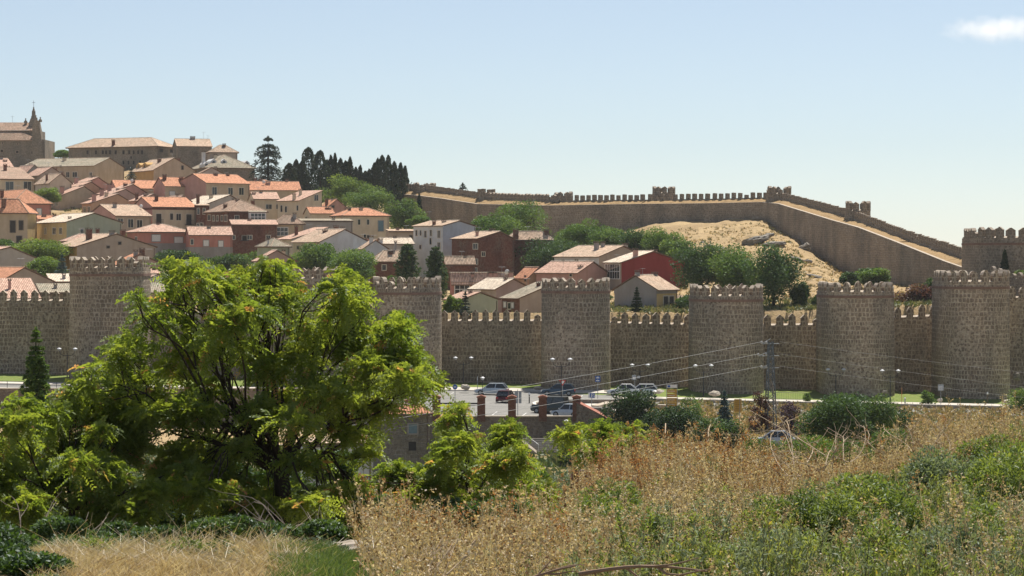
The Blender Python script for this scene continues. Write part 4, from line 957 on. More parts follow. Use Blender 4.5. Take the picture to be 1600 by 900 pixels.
H('tall dark brick apartment block with stepped windows in the centre', 706, 747, 803, 438, 373.5, 363, 40, 'v', 'brick', 'brick', 'tan', [(743, 385, 7, 8), (743, 409, 7, 8), (755, 397, 5, 6), (742, 422, 7, 6)], [(769, 357, 6)], D=420, rf=.6)
H('brick wing with a tall brick chimney right of the apartment block', 790, 797, 862, 432, 375, 363, 16, 'hip', 'brick', None, 'tan', [], [(806, 357, 7, 'brown', .05), (854, 358, 7)], D=432)
H('low brick outbuilding with a sloping coping beside the pines', 692, 697, 742, 440, 414, 402.5, 14, 'u', 'brick', None, 'tan', [], [], D=404, oh=.1)
H('pink roofed house with a glazed gallery behind the wall', 703, 706, 802, 476, 440, 428, 14, 'u', 'salmon', None, 'pink', [(722, 452, 22, 17, 'g'), (745, 448, 9, 5)], [(738, 427, 4, 'pink'), (766, 424, 6, 'pink'), (773, 424, 6, 'pink'), (800, 423, 6, 'pink')], [(784, 420)], D=364, dish=[(792, 432)])
H('mauve gable with a yellow lichen roof right behind the nine battlements', 734, 775, 830, 484, 452.5, 437, 36, 'v', 'mauve', 'taupe', 'pale', [], [(790, 438, 4, 'pink', .2)], D=343)
H('pale green gable with a pink roof beside the small dark tree', 696, 722, 778, 500, 469, 458, 34, 'v', 'green', None, 'pink', [], [(735, 455, 4, 'pink')], D=322)
H('brick house with white shutters and grey roof left of the middle tower', 784, 812, 868, 500, 467, 443, 32, 'shedv', 'taupe', 'brick', 'grey', [(789, 476, 4, 8, 's'), (796, 478, 4, 9), (801, 477, 4, 8, 's')], [], D=326)
H('pink gable left of the middle tower', 806, 826, 856, 460, 434, 419.5, 30, 'v', 'peach', None, 'orange', [(821, 435, 2, 8, 'n')], [], D=372)
H('pink walled house with small dormer wing above the middle tower', 838, 903, 950, 468, 427, 410.5, 48, 'v', 'pink', 'pink', 'pink', [(892, 430, 3, 4)], [(907, 414, 6, 'cream', .1), (921, 407, 7, 'pink', .3)], [(880, 396)], D=366)
H('long house with boarded gable and grey tiled roof under the grove', 866, 936, 1010, 440, 402, 385.5, 52, 'v', 'taupe', 'white', 'tan', [(901, 408, 6, 5, 'w'), (880, 408, 5, 4)], [(932, 377, 6, 'grey', .4), (942, 377, 5, 'grey', .4), (977, 380, 6, 'grey', .2)], D=404)
H('dark red gabled house with a glazed corner gallery', 945, 971, 1070, 478, 411, 394, 30, 'v', 'redw', 'taupe', 'pale', [(957, 424, 22, 22, 'g')], [(993, 388, 6, 'pink', .1)], [(964, 405)], D=368)
H('grey cement gable house with a cream facade and paired balcony doors', 960, 1026, 1058, 508, 453, 432, 58, 'u', 'yellow', 'cement', 'tan', [(1040, 473, 7, 20, 'd'), (1049, 473, 7, 20, 'd')], [(996, 422, 6, 'grey', .5), (1036, 426, 7, 'grey', .5)], [(1004, 424)], D=324, band='cement')
H('low house with a tan tiled roof right of the cream facade', 1048, 1054, 1100, 496, 482, 466, 16, 'shedu', 'white', None, 'tan', [], [], D=334)
# --- railings and awning of the yellow house
# --- church on the left skyline
def church():
    D = 640.0; t = empty('church', (Xp(-60, D), D, Zy(262, D)), RAD(0), 'stone church on the left skyline with a pinnacled facade', 'church')
    k = D/F
    def X(px): return (px+60)*k
    def Z(py): return (262-py)*k
    w = MB(); w.box(X(-60), X(70), 0, 14, Z(270), Z(218)); w.box(X(-60), X(57), 3, 12, Z(218), Z(203)); w.build('wall', ST_GREY, t)
    r = MB(); r.quad([(X(-60), -.5, Z(219)), (X(64), -.5, Z(219)), (X(24), 3.2, Z(203)), (X(-60), 3.2, Z(203))]); r.quad([(X(64), -.5, Z(219)), (X(64), 14, Z(219)), (X(24), 3.2, Z(203))])
    r.box(X(-60), X(64), -.5, 3, Z(220.2), Z(219.1)); r.build('aisle_roof', RF['brown'], t)
    r = MB(); r.quad([(X(-60), 2.6, Z(202.8)), (X(50), 2.6, Z(202.8)), (X(43), 7, Z(189)), (X(-60), 7, Z(189))]); r.quad([(X(50), 2.6, Z(202.8)), (X(50), 12, Z(202.8)), (X(43), 7, Z(189))])
    r.box(X(-60), X(50), 2.6, 11, Z(203.6), Z(202.9)); r.build('nave_roof', RF['brown'], t)
    f = MB(); f.prism([(X(51), -.6, Z(262)), (X(51), -.6, Z(200)), (X(53), -.6, Z(191)), (X(56), -.6, Z(187)), (X(61), -.6, Z(189)), (X(64), -.6, Z(205)), (X(66), -.6, Z(222)), (X(69.5), -.6, Z(262))], (0, 2.2, 0))
    f.prism([(X(39), 5, Z(204)), (X(39), 5, Z(191)), (X(42), 5, Z(183)), (X(48), 5, Z(183)), (X(51), 5, Z(190)), (X(53), 5, Z(204))], (0, 3, 0)); f.build('facade', ST_GREY, t)
    s = MB(); s.lathe((X(45), 6.5, Z(186)), [(.75, 0), (.72, 1.1), (.55, 1.3), (.5, 2.6), (.3, 2.9), (.28, 3.2), (.12, 3.4)], 10); s.lathe((X(45), 6.5, Z(186)+3.35), [(.05, 0), (.22, .12), (.22, .3), (.05, .42)], 8)
    s.build('spire', ST_GREY, t)
    c = MB(); zz = Z(186)+3.7; c.tube([(X(45), 6.5, zz), (X(45), 6.5, zz+1.9)], .05, 5); c.tube([(X(45)-.45, 6.5, zz+1.3), (X(45)+.45, 6.5, zz+1.3)], .045, 5); c.build('cross', IRON, t)
    for px, py in ((33, 186), (56, 183), (63, 186)):
        p = MB(); p.lathe((X(px), 0 if px > 50 else 6, Z(py+3)), [(.5, -.3), (.45, .35), (.2, .5), (.12, .8)], 8); p.lathe((X(px), 0 if px > 50 else 6, Z(py+3)+.75), [(.05, 0), (.2, .12), (.2, .26), (.05, .38)], 8); p.build('pinnacle', ST_GREY, t)
    for px, py, a in ((3, 236, 4), (27, 237.5, 4), (51, 238.5, 4), (4, 223.5, 2), (27.5, 225, 2), (51, 226.5, 2)):
        m = MB(); m.box(X(px)-a*k/2-.1, X(px)+a*k/2+.1, -.06, -.004, Z(py)-a*k/2-.1, Z(py)+a*k/2+.1); wn_ = m.build('window', WC['taupe'], t)
        m = MB(); m.box(X(px)-a*k/2, X(px)+a*k/2, -.075, -.062, Z(py)-a*k/2, Z(py)+a*k/2); m.build('pane', DARK, wn_)
    m = MB(); m.tube([(X(11), 7, Z(190)), (X(11), 7, Z(178))], .03, 4); m.tube([(X(8), 7, Z(180)), (X(14), 7, Z(180))], .025, 4); m.build('aerial', GALV, t)
church()
# ------------------------------------------------------------ trees
G_MID = [(0.0, (0.05, 0.095, 0.02, 1)), (0.5, (0.085, 0.155, 0.03, 1)), (1.0, (0.16, 0.235, 0.05, 1))]
G_DRK = [(0.0, (0.032, 0.065, 0.02, 1)), (0.6, (0.055, 0.105, 0.03, 1)), (1.0, (0.10, 0.155, 0.042, 1))]
G_LIM = [(0.0, (0.07, 0.12, 0.02, 1)), (0.5, (0.12, 0.19, 0.03, 1)), (1.0, (0.2, 0.27, 0.05, 1))]
G_CYP = [(0.0, (0.016, 0.032, 0.014, 1)), (1.0, (0.035, 0.06, 0.022, 1))]
G_CED = [(0.0, (0.02, 0.04, 0.024, 1)), (1.0, (0.05, 0.08, 0.045, 1))]
G_BLU = [(0.0, (0.05, 0.09, 0.085, 1)), (1.0, (0.13, 0.2, 0.19, 1))]
G_RED = [(0.0, (0.055, 0.025, 0.022, 1)), (0.7, (0.13, 0.05, 0.04, 1)), (1.0, (0.16, 0.12, 0.05, 1))]
G_PUR = [(0.0, (0.035, 0.018, 0.03, 1)), (1.0, (0.09, 0.045, 0.07, 1))]
G_AIL = [(0.0, (0.12, 0.185, 0.028, 1)), (0.35, (0.19, 0.25, 0.038, 1)), (0.7, (0.27, 0.315, 0.05, 1)), (0.9, (0.37, 0.35, 0.08, 1)), (0.96, (0.42, 0.27, 0.10, 1)), (1.0, (0.5, 0.26, 0.12, 1))]
G_DEEP = [(0.0, (0.018, 0.04, 0.012, 1)), (0.6, (0.034, 0.07, 0.02, 1)), (1.0, (0.065, 0.115, 0.03, 1))]
LM = {'deep': leafmat('deep', G_DEEP, .3, .02), 'mid': leafmat('mid', G_MID, .35, .02), 'dark': leafmat('dark', G_DRK, .3, .02), 'lime': leafmat('lime', G_LIM, .4, .02), 'cyp': leafmat('cyp', G_CYP, .15, .02),
      'ced': leafmat('ced', G_CED, .15, .05), 'blue': leafmat('blue', G_BLU, .15, .05), 'red': leafmat('red', G_RED, .3, .03), 'purple': leafmat('purple', G_PUR, .3, .03),
      'ail': leafmat('ail', G_AIL, .58, .03, 1.4)}
def decid(px, yt, yb, hw, D, label, pal='mid', n=6000, leaf=.3, trunk=2.0, group=None, name='tree', cat='tree', m=26, seed=0, clumpy=.36, rag=.16, floor=False):
    rng = np.random.default_rng(int(px*7+yt*13+seed)); k = D/F
    R = hw*k; zt, zb = Zy(yt, D), Zy(yb, D)
    if floor: zb = min(zb, tz(px, D)-.2)
    Hh = (zt-zb)/2; zc = (zt+zb)/2; X = Xp(px, D)
    base = min(zb-trunk*.3, zb); ground = tz(px, D); base = ground if ground < zb+.5 else zb
    t = empty(name, (X, D, base), 0, label, cat, group)
    R *= 1.12; c0 = np.array((0, 0, zc-base))
    d = unit(m, rng); rr = rng.random(m)**.45
    cc = d*rr[:, None]*np.array((R*.84, R*.84, Hh*.8)); cr = (np.array((R, R, Hh))[None]*clumpy)*(0.7+.7*rng.random(m))[:, None]
    cr = np.maximum(cr, .5*leaf); cc += c0
    if floor:
        zz = rng.random(m)*(zt-zb-.8*cr[:, 2]); dome = np.clip((zt-zb-zz)/(R*1.1), 0, 1)**.5; th_ = rng.random(m)*6.283; q_ = rng.random(m)**.5*R*.8*dome
        cc = np.stack([q_*np.cos(th_), q_*np.sin(th_), zz+zb-base], 1); cr = R*clumpy*(.7+.6*rng.random((m, 1)))*np.ones((1, 3)); cc[:, 2] = np.minimum(cc[:, 2], zt-base-cr[:, 2]*.95)
    # leaves: thick shells round each clump, thin inside
    w = (cr.prod(1))**(2/3); idx = rng.choice(m, n, p=w/w.sum())
    dd = unit(n, rng); r = (0.45+.6*rng.random(n)**.6)+rag*rng.normal(size=n)*.5
    pts = cc[idx]+dd*r[:, None]*cr[idx]
    tint = np.clip(.7*rng.random(m)[idx]+.4*rng.random(n), 0, 1)
    q = leaf_quads(pts, leaf, .62, .35, rng)
    quads_obj('crown', q, tint, LM[pal], t)
    mb = MB(); r0 = max(.08, R*.055); hub = c0-np.array((0, 0, Hh*.55))
    mb.tube([(0, 0, -.5), (R*.02, 0, (hub[2])*.5), tuple(hub)], [r0*1.3, r0, r0*.8], 6)
    for j in range(min(7, m)):
        mid = (hub+cc[j])/2+np.array((0, 0, .1*Hh)); mb.tube([tuple(hub), tuple(mid), tuple(cc[j])], [r0*.6, r0*.4, r0*.15], 5)
    mb.build('trunk', BARK, t)
    return t
def cypress(px, yt, yb, hw, D, label, pal='cyp', n=1300, group=None, leaf=.32, name='cypress', cat='cypress'):
    rng = np.random.default_rng(int(px*17+yt*3)); k = D/F; R = hw*k; zt, zb = Zy(yt, D), Zy(yb, D); H_ = zt-zb
    t = empty(name, (Xp(px, D), D, zb), 0, label, cat, group)
    h = rng.random(n)**.85; prof = np.minimum(1, (h*6)**.5)*np.clip(1-h, 0, 1)**.55*1.15
    th = rng.random(n)*6.283; wob = 1+.22*np.sin(th*2+h*9+px)+.18*np.sin(th*3-h*17)
    r = R*prof*wob*(.55+.5*rng.random(n)**.5)
    p = np.stack([r*np.cos(th), r*np.sin(th), h*H_], 1)
    ad = np.tile((0, 0, 1.), (n, 1))+.35*unit(n, rng)
    q = leaf_quads(p, leaf*1.5, .45, 0, rng, ad); quads_obj('crown', q, rng.random(n), LM[pal], t)
    mb = MB(); mb.tube([(0, 0, -1.5), (0, 0, H_*.8)], [max(.1, R*.12), .04], 6); mb.build('trunk', BARK, t)
    return t
def conifer(px, yt, yb, hw, D, label, pal='ced', n=5000, leaf=.3, droop=.15, sparse=1.0, name='conifer', cat='conifer', group=None, levels=16, pw=.85, trunkbase=0.06):
    rng = np.random.default_rng(int(px*5+yt)); k = D/F; R = hw*k; zt, zb = Zy(yt, D), Zy(yb, D); H_ = zt-zb
    t = empty(name, (Xp(px, D), D, zb), 0, label, cat, group); P_ = []; AD = []; mb = MB(); mb.tube([(0, 0, -1.5), (0, 0, H_*.5), (0, 0, H_*.98)], [max(.08, R*.07), R*.045, .02], 6)
    per = max(6, int(n/(levels*8)))
    for lv in range(levels):
        h = trunkbase+(1-trunkbase)*(lv+rng.random()*.6)/levels; L = R*(1-h)**pw*1.0
        for b in range(8):
            th = 6.283*(b+rng.random()*.8)/8; Lb = L*(.6+.5*rng.random()); s = rng.random(per)**.7; dx, dy = math.cos(th), math.sin(th)
            z = h*H_+Lb*s*(.12)-droop*Lb*s*s*1.6
            sp = (.13*Lb+.06)*(1.15-s); lat = rng.normal(size=per)*sp
            P_.append(np.stack([dx*Lb*s-dy*lat, dy*Lb*s+dx*lat, z+rng.normal(size=per)*.07*Lb*sparse], 1))
            AD.append(np.tile((dx, dy, -.2), (per, 1))+.5*unit(per, rng))
            if Lb > .5: mb.tube([(0, 0, h*H_), (dx*Lb*.85, dy*Lb*.85, h*H_+Lb*.1-droop*Lb*1.1)], [max(.015, .02*R), .01], 4, cap=False)
    p = np.concatenate(P_); ad = np.concatenate(AD)
    top = np.stack([rng.normal(size=60)*.03*R, rng.normal(size=60)*.03*R, H_*(.9+.1*rng.random(60))], 1); p = np.concatenate([p, top]); ad = np.concatenate([ad, np.tile((0, 0, 1.), (60, 1))])
    quads_obj('crown', leaf_quads(p, leaf, .4, .3, rng, ad), rng.random(len(p)), LM[pal], t)
    mb.build('trunk', BARK, t)
    return t

# cedar and the cypress row on the skyline
conifer(419, 213, 290, 38, 585, 'spreading dark cedar standing above the mansard house on the skyline', 'ced', 5600, .62, .25, 1.3, 'cedar', 'cedar', None, 9, .5, .03)
cyp = [(452, 256, 11), (463, 250, 8), (482, 231, 15), (500, 236, 15), (517, 243, 6), (523.5, 240, 5), (532, 248, 7), (547, 246, 5), (540, 252, 8), (556, 262, 6), (563, 259, 5), (577, 265, 5),
       (585, 255, 6), (590, 248, 5), (597, 243, 7), (607, 243, 7), (616, 253, 6), (626, 255, 6), (633, 260, 5), (472, 252, 9), (511, 250, 9), (571, 268, 6)]
cl = {482: 'tallest dark conifer, left of the middle of the skyline cypress row', 500: 'wide dark cypress touching the tallest one on its right', 452: 'low dark cypress beside the cedar', 463: 'low dark cypress second from the cedar', 633: 'last cypress of the skyline row, next to the leftmost far turret',
      547: 'slim free standing cypress spire in the dip of the skyline row', 597: 'tall cypress in the right hand clump of the skyline row'}
for i, (px, yt, hw) in enumerate(cyp):
    w_ = ['narrow', 'slender', 'dense', 'dark', 'spiky', 'ragged'][i % 6]
    cypress(px, yt, 316, hw*1.5, 562+(i*7 % 16), cl.get(px, 'dark cypress in the crowded skyline row behind the green grove'), 'cyp', 2800 if hw > 9 else 1800, 'skyline cypresses', .42)
for q, (px, yt, hw) in enumerate([(470, 268, 30), (520, 270, 34), (562, 276, 26), (610, 272, 30)]): decid(px, yt, 312, hw, 580, ['dark evergreen mass under the tallest conifer of the skyline row', 'dark evergreen mass in the middle of the skyline row', 'dark evergreen mass in the dip of the skyline row', 'dark evergreen mass under the right hand cypress clump'][q], 'cyp', 5000, .45, name='evergreen', group='skyline cypresses', seed=7)
DC = 'deciduous trees on the town hillside'
for a in [
    (538, 274, 322, 36, 535, 'bright green tree in front of the cypress row, left one of two', 'lime'),
    (578, 288, 338, 36, 525, 'bright green tree below the right cypresses, behind the cream block', 'mid'),
    (632, 309, 362, 29, 500, 'round green tree between the cream block and the peeling white block', 'mid'),
    (655, 336, 352, 18, 470, 'low green bush line behind the roof of the peeling white block', 'mid'),
    (816, 313, 378, 46, 470, 'large rounded tree against the far wall above the brick apartment block', 'mid'),
    (762, 332, 372, 26, 465, 'smaller tree left of the large one against the far wall', 'mid'),
    (852, 366, 424, 46, 425, 'dark green tree right behind the brick wing chimney', 'dark'),
    (918, 341, 390, 42, 440, 'rounded tree below the far wall, left of the sandy knoll', 'mid'),
    (985, 356, 404, 32, 425, 'tree just behind the ridge of the long boarded gable house', 'dark'),
    (1035, 356, 405, 38, 420, 'tree at the left foot of the sandy knoll', 'mid'),
    (1096, 384, 458, 42, 400, 'tree right of the dark red gabled house', 'dark'),
    (1062, 372, 420, 30, 412, 'lighter tree rising behind the dark red gable', 'mid'),
    (1158, 388, 462, 44, 392, 'broad tree in the middle of the group under the knoll', 'mid'),
    (1208, 378, 478, 46, 385, 'biggest tree under the knoll, at the right end of the group', 'dark'),
    (1130, 384, 455, 36, 392, 'leafy crown filling the gap in the middle of the group under the knoll', 'mid'),
    (885, 362, 410, 34, 425, 'green crown between the dark tree and the boarded gable house', 'mid'),
    (780, 330, 385, 34, 462, 'green crown between the two trees against the far wall', 'mid'),
    (950, 358, 400, 30, 430, 'rounded crown left of the ridge of the boarded gable house', 'mid'),
    (1250, 440, 488, 14, 345, 'small shrubby tree standing on the slope over the pylon wall', 'dark'),
    (1277, 458, 492, 9, 325, 'narrow green shrub against the left edge of the domed tower', 'dark'),
    (270, 385, 422, 30, 400, 'blue green tree in front of the left salmon house', 'dark'),
    (352, 392, 432, 34, 395, 'dark tree in front of the right salmon house', 'dark'),
    (498, 380, 436, 40, 392, 'left tree of the pair behind the second tower', 'mid'),
    (548, 388, 440, 40, 386, 'right tree of the pair behind the second tower', 'mid'),
    (75, 292, 318, 20, 530, 'small bright tree behind the salmon walled house', 'lime'),
    (60, 372, 412, 46, 412, 'lime coloured hedge tree below the yellow house', 'lime'),
    (72, 398, 440, 30, 392, 'bright bush between the grey gable and the blue spruce', 'lime'),
    (10, 372, 400, 26, 420, 'flowering bush under the shaded balcony', 'mid'),
    (95, 235, 246, 16, 640, 'distant tree top between church and convent', 'mid'),
    (1358, 418, 446, 30, 345, 'light green bush above the domed tower, under the far wall', 'mid'),
    (1328, 424, 448, 14, 343, 'small dark bush left of the light green one under the far wall', 'dark'),
    (1432, 442, 486, 38, 330, 'dark red leaved shrub between the two right towers', 'red'),
    (1460, 430, 476, 18, 326, 'green shrub against the left edge of the rightmost tower', 'dark'),
    (1486, 400, 424, 16, 344, 'dark bush growing at the end of the far wall bank', 'dark'),
    (1522, 414, 436, 12, 338, 'small bush at the foot of the corner tower', 'dark'),
    (705, 462, 502, 16, 316, 'light green shrub between the round tower and the pale green gable', 'lime'),
    (1592, 425, 462, 16, 318, 'bright creeper bush at the right edge behind the low parapet', 'lime'),
    (1085, 455, 500, 30, 330, 'leafy shrub with red stalks right of the cream facade', 'dark'),
    ]:
    px, yt, yb, hw, D, lab, pal = a
    if px > 740 and yb > 395:
        D = 322.0
        while D < 480 and tz(px, D) < Zy(yb+6, D): D += 1.5
    sz = hw*D/F
    decid(px, yt, yb, hw, D, lab, pal, int(np.clip(2600+1700*sz*1.1, 2500, 10000)), .34, group=DC, seed=1)
conifer(637, 381, 440, 27, 380, 'dark green pine left of the pair above the round tower', 'dark', 6000, .42, .0, 1.6, 'pine', 'pine tree', 'pines above the round tower', 13, .5)
conifer(681, 385, 470, 27, 370, 'taller dark pine right of the pair above the round tower', 'dark', 8000, .42, .0, 1.6, 'pine', 'pine tree', 'pines above the round tower', 16, .45)
conifer(723, 286, 306, 13, 575, 'lone small fir seen over the far wall', 'ced', 700, .5, .05, 1, 'fir', 'fir tree', None, 7, .8)
conifer(995, 449, 492, 14, 316, 'small dark fir in front of the grey cement gable', 'cyp', 2500, .3, .1, 1, 'fir', 'fir tree', None, 14)
conifer(727, 456, 500, 14, 314, 'small dark fir in front of the pale green gable', 'ced', 1800, .32, .05, 1.2, 'fir', 'fir tree', None, 10, .7)
conifer(97, 398, 440, 18, 388, 'blue spruce left of the leftmost tower', 'blue', 2500, .35, .12, 1, 'spruce', 'spruce', None, 12)
conifer(205, 262, 284, 14, 560, 'small dark conifer left of the ochre house', 'ced', 900, .4, .1, 1.2, 'fir', 'fir tree', None, 8)
cypress(1570, 392, 424, 5, 326, 'thin cypress in front of the corner tower', 'cyp', 800, None, .3)
cypress(655, 304, 330, 3.5, 535, 'thin cypress standing against the far wall left end', 'cyp', 500, None, .4)
# garden shrubs in the gaps between houses
gs = [(120, 344, 16, 488), (40, 348, 12, 500), (200, 372, 14, 452), (300, 406, 22, 425), (395, 400, 20, 428), (430, 412, 18, 405), (240, 402, 18, 420), (330, 420, 22, 408), (470, 420, 24, 395), (590, 425, 18, 400), (640, 392, 16, 440),
      (600, 388, 14, 452), (680, 440, 18, 410), (745, 446, 20, 385), (790, 442, 16, 395), (835, 432, 20, 412), (930, 432, 16, 415), (880, 446, 18, 372), (560, 360, 16, 495), (480, 352, 12, 500), (150, 316, 12, 530), (385, 336, 10, 515),
      (690, 425, 14, 415), (940, 462, 16, 345), (1075, 440, 16, 380), (400, 450, 24, 350), (320, 462, 26, 345), (480, 458, 26, 345), (560, 462, 26, 345), (250, 466, 18, 340), (640, 470, 20, 335), (190, 430, 14, 400), (610, 440, 18, 370), (260, 340, 10, 505)]
gl = ['under a pink gabled terrace', 'beside the yellow house', 'behind the brick annexe', 'below the salmon pair', 'beside the brick terrace house', 'next to the small grey hipped house', 'left of the salmon pair', 'low between salmon pair and tower', 'below the white gable house', 'beside the pale tiled brick house', 'left of the peeling white block']
for i, (px, y, hw, D) in enumerate(gs):
    decid(px, y-9, y+14, hw, D, 'low green garden shrub filling a gap between the hillside houses', ['mid', 'dark', 'lime', 'dark'][i % 4], 1100, .32, group='garden shrubs between the houses', seed=3, m=9, name='garden_shrub', cat='shrub', clumpy=.42)
# rocks on the knoll
def rock(px, py, wpx, hpx, D, label, seed, tilt=0.0, mat=None, name='rock_outcrop', group='rock outcrops on the sandy knoll', dz=None):
    import bmesh
    rng = np.random.default_rng(seed); bm = bmesh.new(); bmesh.ops.create_icosphere(bm, subdivisions=3, radius=1)
    k = D/F; a, h = wpx*k/2, hpx*k/2
    pl = [(unit(1, rng)[0], .55+.4*rng.random()) for _ in range(9)]
    for v in bm.verts:
        c = np.array(v.co)
        for nrm, dist in pl:
            dd = float(c@nrm)
            if dd > dist: c = c-nrm*(dd-dist)
        f = 1+.09*math.sin(c[0]*7+seed)+.07*math.sin(c[2]*11+c[1]*9+seed)
        x, y, z = c*f; x, z = x*a, z*h; ct, st = math.cos(tilt), math.sin(tilt); v.co = (x*ct-z*st, y*a*.7, x*st+z*ct)
    me = bpy.data.meshes.new(name); bm.to_mesh(me); bm.free(); me.materials.append(mat or ROCK)
    o = bpy.data.objects.new(name, me); COL.objects.link(o); o.location = P(px, py, D)
    return tag(o, label, 'rock', group)
def rockmat():
    m, nt, out = new_mat('granite')
    b = N(nt, 'ShaderNodeBsdfPrincipled', Roughness=.95); geo = N(nt, 'ShaderNodeNewGeometry')
    n = N(nt, 'ShaderNodeTexNoise', Scale=1.2, Detail=8.0, Roughness=.7); nt.links.new(geo.outputs['Position'], n.inputs['Vector'])
    mp = N(nt, 'ShaderNodeMapping'); mp.inputs['Scale'].default_value = (1, 1, 4); nt.links.new(geo.outputs['Position'], mp.inputs[0])
    n2 = N(nt, 'ShaderNodeTexNoise', Scale=1.4, Detail=6.0, Roughness=.7); nt.links.new(mp.outputs[0], n2.inputs['Vector'])
    c = mixc(nt, ramp(nt, n.outputs[0], [(.35, 0), (.65, 1)]), (.34, .3, .24, 1), (.2, .18, .15, 1)); c = mixc(nt, ramp(nt, n2.outputs[0], [(.45, 0), (.62, .9)]), c, (.09, .08, .07, 1))
    nt.links.new(c, b.inputs[0]); bp = N(nt, 'ShaderNodeBump', Strength=1.0, Distance=.2); nt.links.new(n2.outputs[0], bp.inputs['Height']); nt.links.new(bp.outputs[0], b.inputs['Normal'])
    nt.links.new(b.outputs[0], out.inputs[0]); return m
ROCK = rockmat()
def on_knoll(px, py, w, h, label, seed, tilt=0):
    D = 330.0
    while D < 470 and tz(px, D) < Zy(py+h*.3, D): D += 1.0
    return rock(px, py, w, h, D, label, seed, tilt)
for a in [(1180, 377, 44, 17, 'long dark slab of rock in the middle of the knoll', 1, .25), (1200, 368, 24, 8, 'upper end of the dark rock band on the knoll', 2, .2), (1210, 381, 40, 9, 'flat rock just below the long dark slab', 3, .1),
          (1256, 388, 24, 17, 'split boulder at the right edge of the knoll beside the wall', 4, .3), (1118, 388, 44, 9, 'low brown rock ledge at the tree tops left of the knoll', 5, -.15), (1098, 380, 12, 8, 'small rock left of the low brown ledge', 6, 0),
          (1245, 405, 26, 7, 'grey ledge under the split boulder', 7, -.35), (1262, 409, 14, 8, 'small boulder right of the grey ledge', 8, 0), (1272, 432, 26, 7, 'flat rock on the path down the right side of the knoll', 9, -.2), (1290, 449, 22, 6, 'lowest ledge above the domed tower', 10, .1),
          (1240, 425, 18, 6, 'small ledge right of the biggest tree', 11, 0), (1215, 486, 52, 7, 'long stone slab right behind the pylon wall battlements', 12, .05)]:
    on_knoll(*a)
# dry grass tufts over the knoll and the town slopes
def scatter_tufts(name, n, pxr, Dr, size, cols, key, label, seed, yfilter=None, hmul=1.0, dens=None, flat=.5):
    rng = np.random.default_rng(seed); D = Dr[0]+(Dr[1]-Dr[0])*rng.random(n); px = pxr[0]+(pxr[1]-pxr[0])*rng.random(n)
    X = (px-800)*D/F
    msk = np.ones(n, bool)
    if dens is not None: msk = dens(X, D, px, rng)
    X, D, px = X[msk], D[msk], px[msk]; n = len(X)
    Z = terrain(X, D); k = 7
    c = np.repeat(np.stack([X, D, Z], 1), k, 0); s = np.repeat(size*(.4+1.0*rng.random(n)**1.5), k)
    off = rng.normal(size=(n*k, 3))*np.array((.5, .5, 0))*s[:, None]*.5; c = c+off
    ad = np.tile((0, 0, 1.), (n*k, 1))+.8*rng.normal(size=(n*k, 3))*np.array((1, 1, .2)); ad /= np.linalg.norm(ad, axis=1, keepdims=True)
    c = c+ad*(s*.4*hmul)[:, None]
    q = leaf_quads(c, s*hmul, .3, 0, rng, ad); tint = np.clip(np.repeat(rng.random(n), k)*.7+.3*rng.random(n*k), 0, 1)
    o = quads_obj(name, q, tint, leafmat(key, cols, .3, .03)); return tag(o, label, 'grass', None, 'stuff')
TUFT = [(0, (.42, .32, .18, 1)), (.5, (.3, .22, .11, 1)), (.75, (.16, .15, .06, 1)), (1, (.09, .12, .04, 1))]
scatter_tufts('dry_grass', 5200, (930, 1500), (326, 470), .55, TUFT, 'tuft', 'dry grass tufts scattered over the sandy knoll', 5)
scatter_tufts('dry_grass', 9000, (-20, 940), (318, 560), .7, [(0, (.3, .24, .12, 1)), (.4, (.14, .15, .06, 1)), (1, (.06, .1, .03, 1))], 'tuft2', 'weedy grass on the slopes between the hillside houses', 6)

scatter_tufts('dry_grass', 2600, (940, 1560), (313, 336), .7, [(0, (.3, .24, .12, 1)), (.4, (.14, .15, .06, 1)), (1, (.06, .1, .03, 1))], 'tuft2', 'weedy grass right behind the near city wall', 16)
# ------------------------------------------------------------ plaza: walls, pillars, cars, lamps, signs, pylon
def gp(px, D): return (Xp(px, D), D, float(zplaza(px, D)))
def yd(px, py):   # distance at which the plaza plane shows at row py
    D = 290.0
    for _ in range(6): D = -float(zplaza(px, D))*F/(py-HOR)
    return D
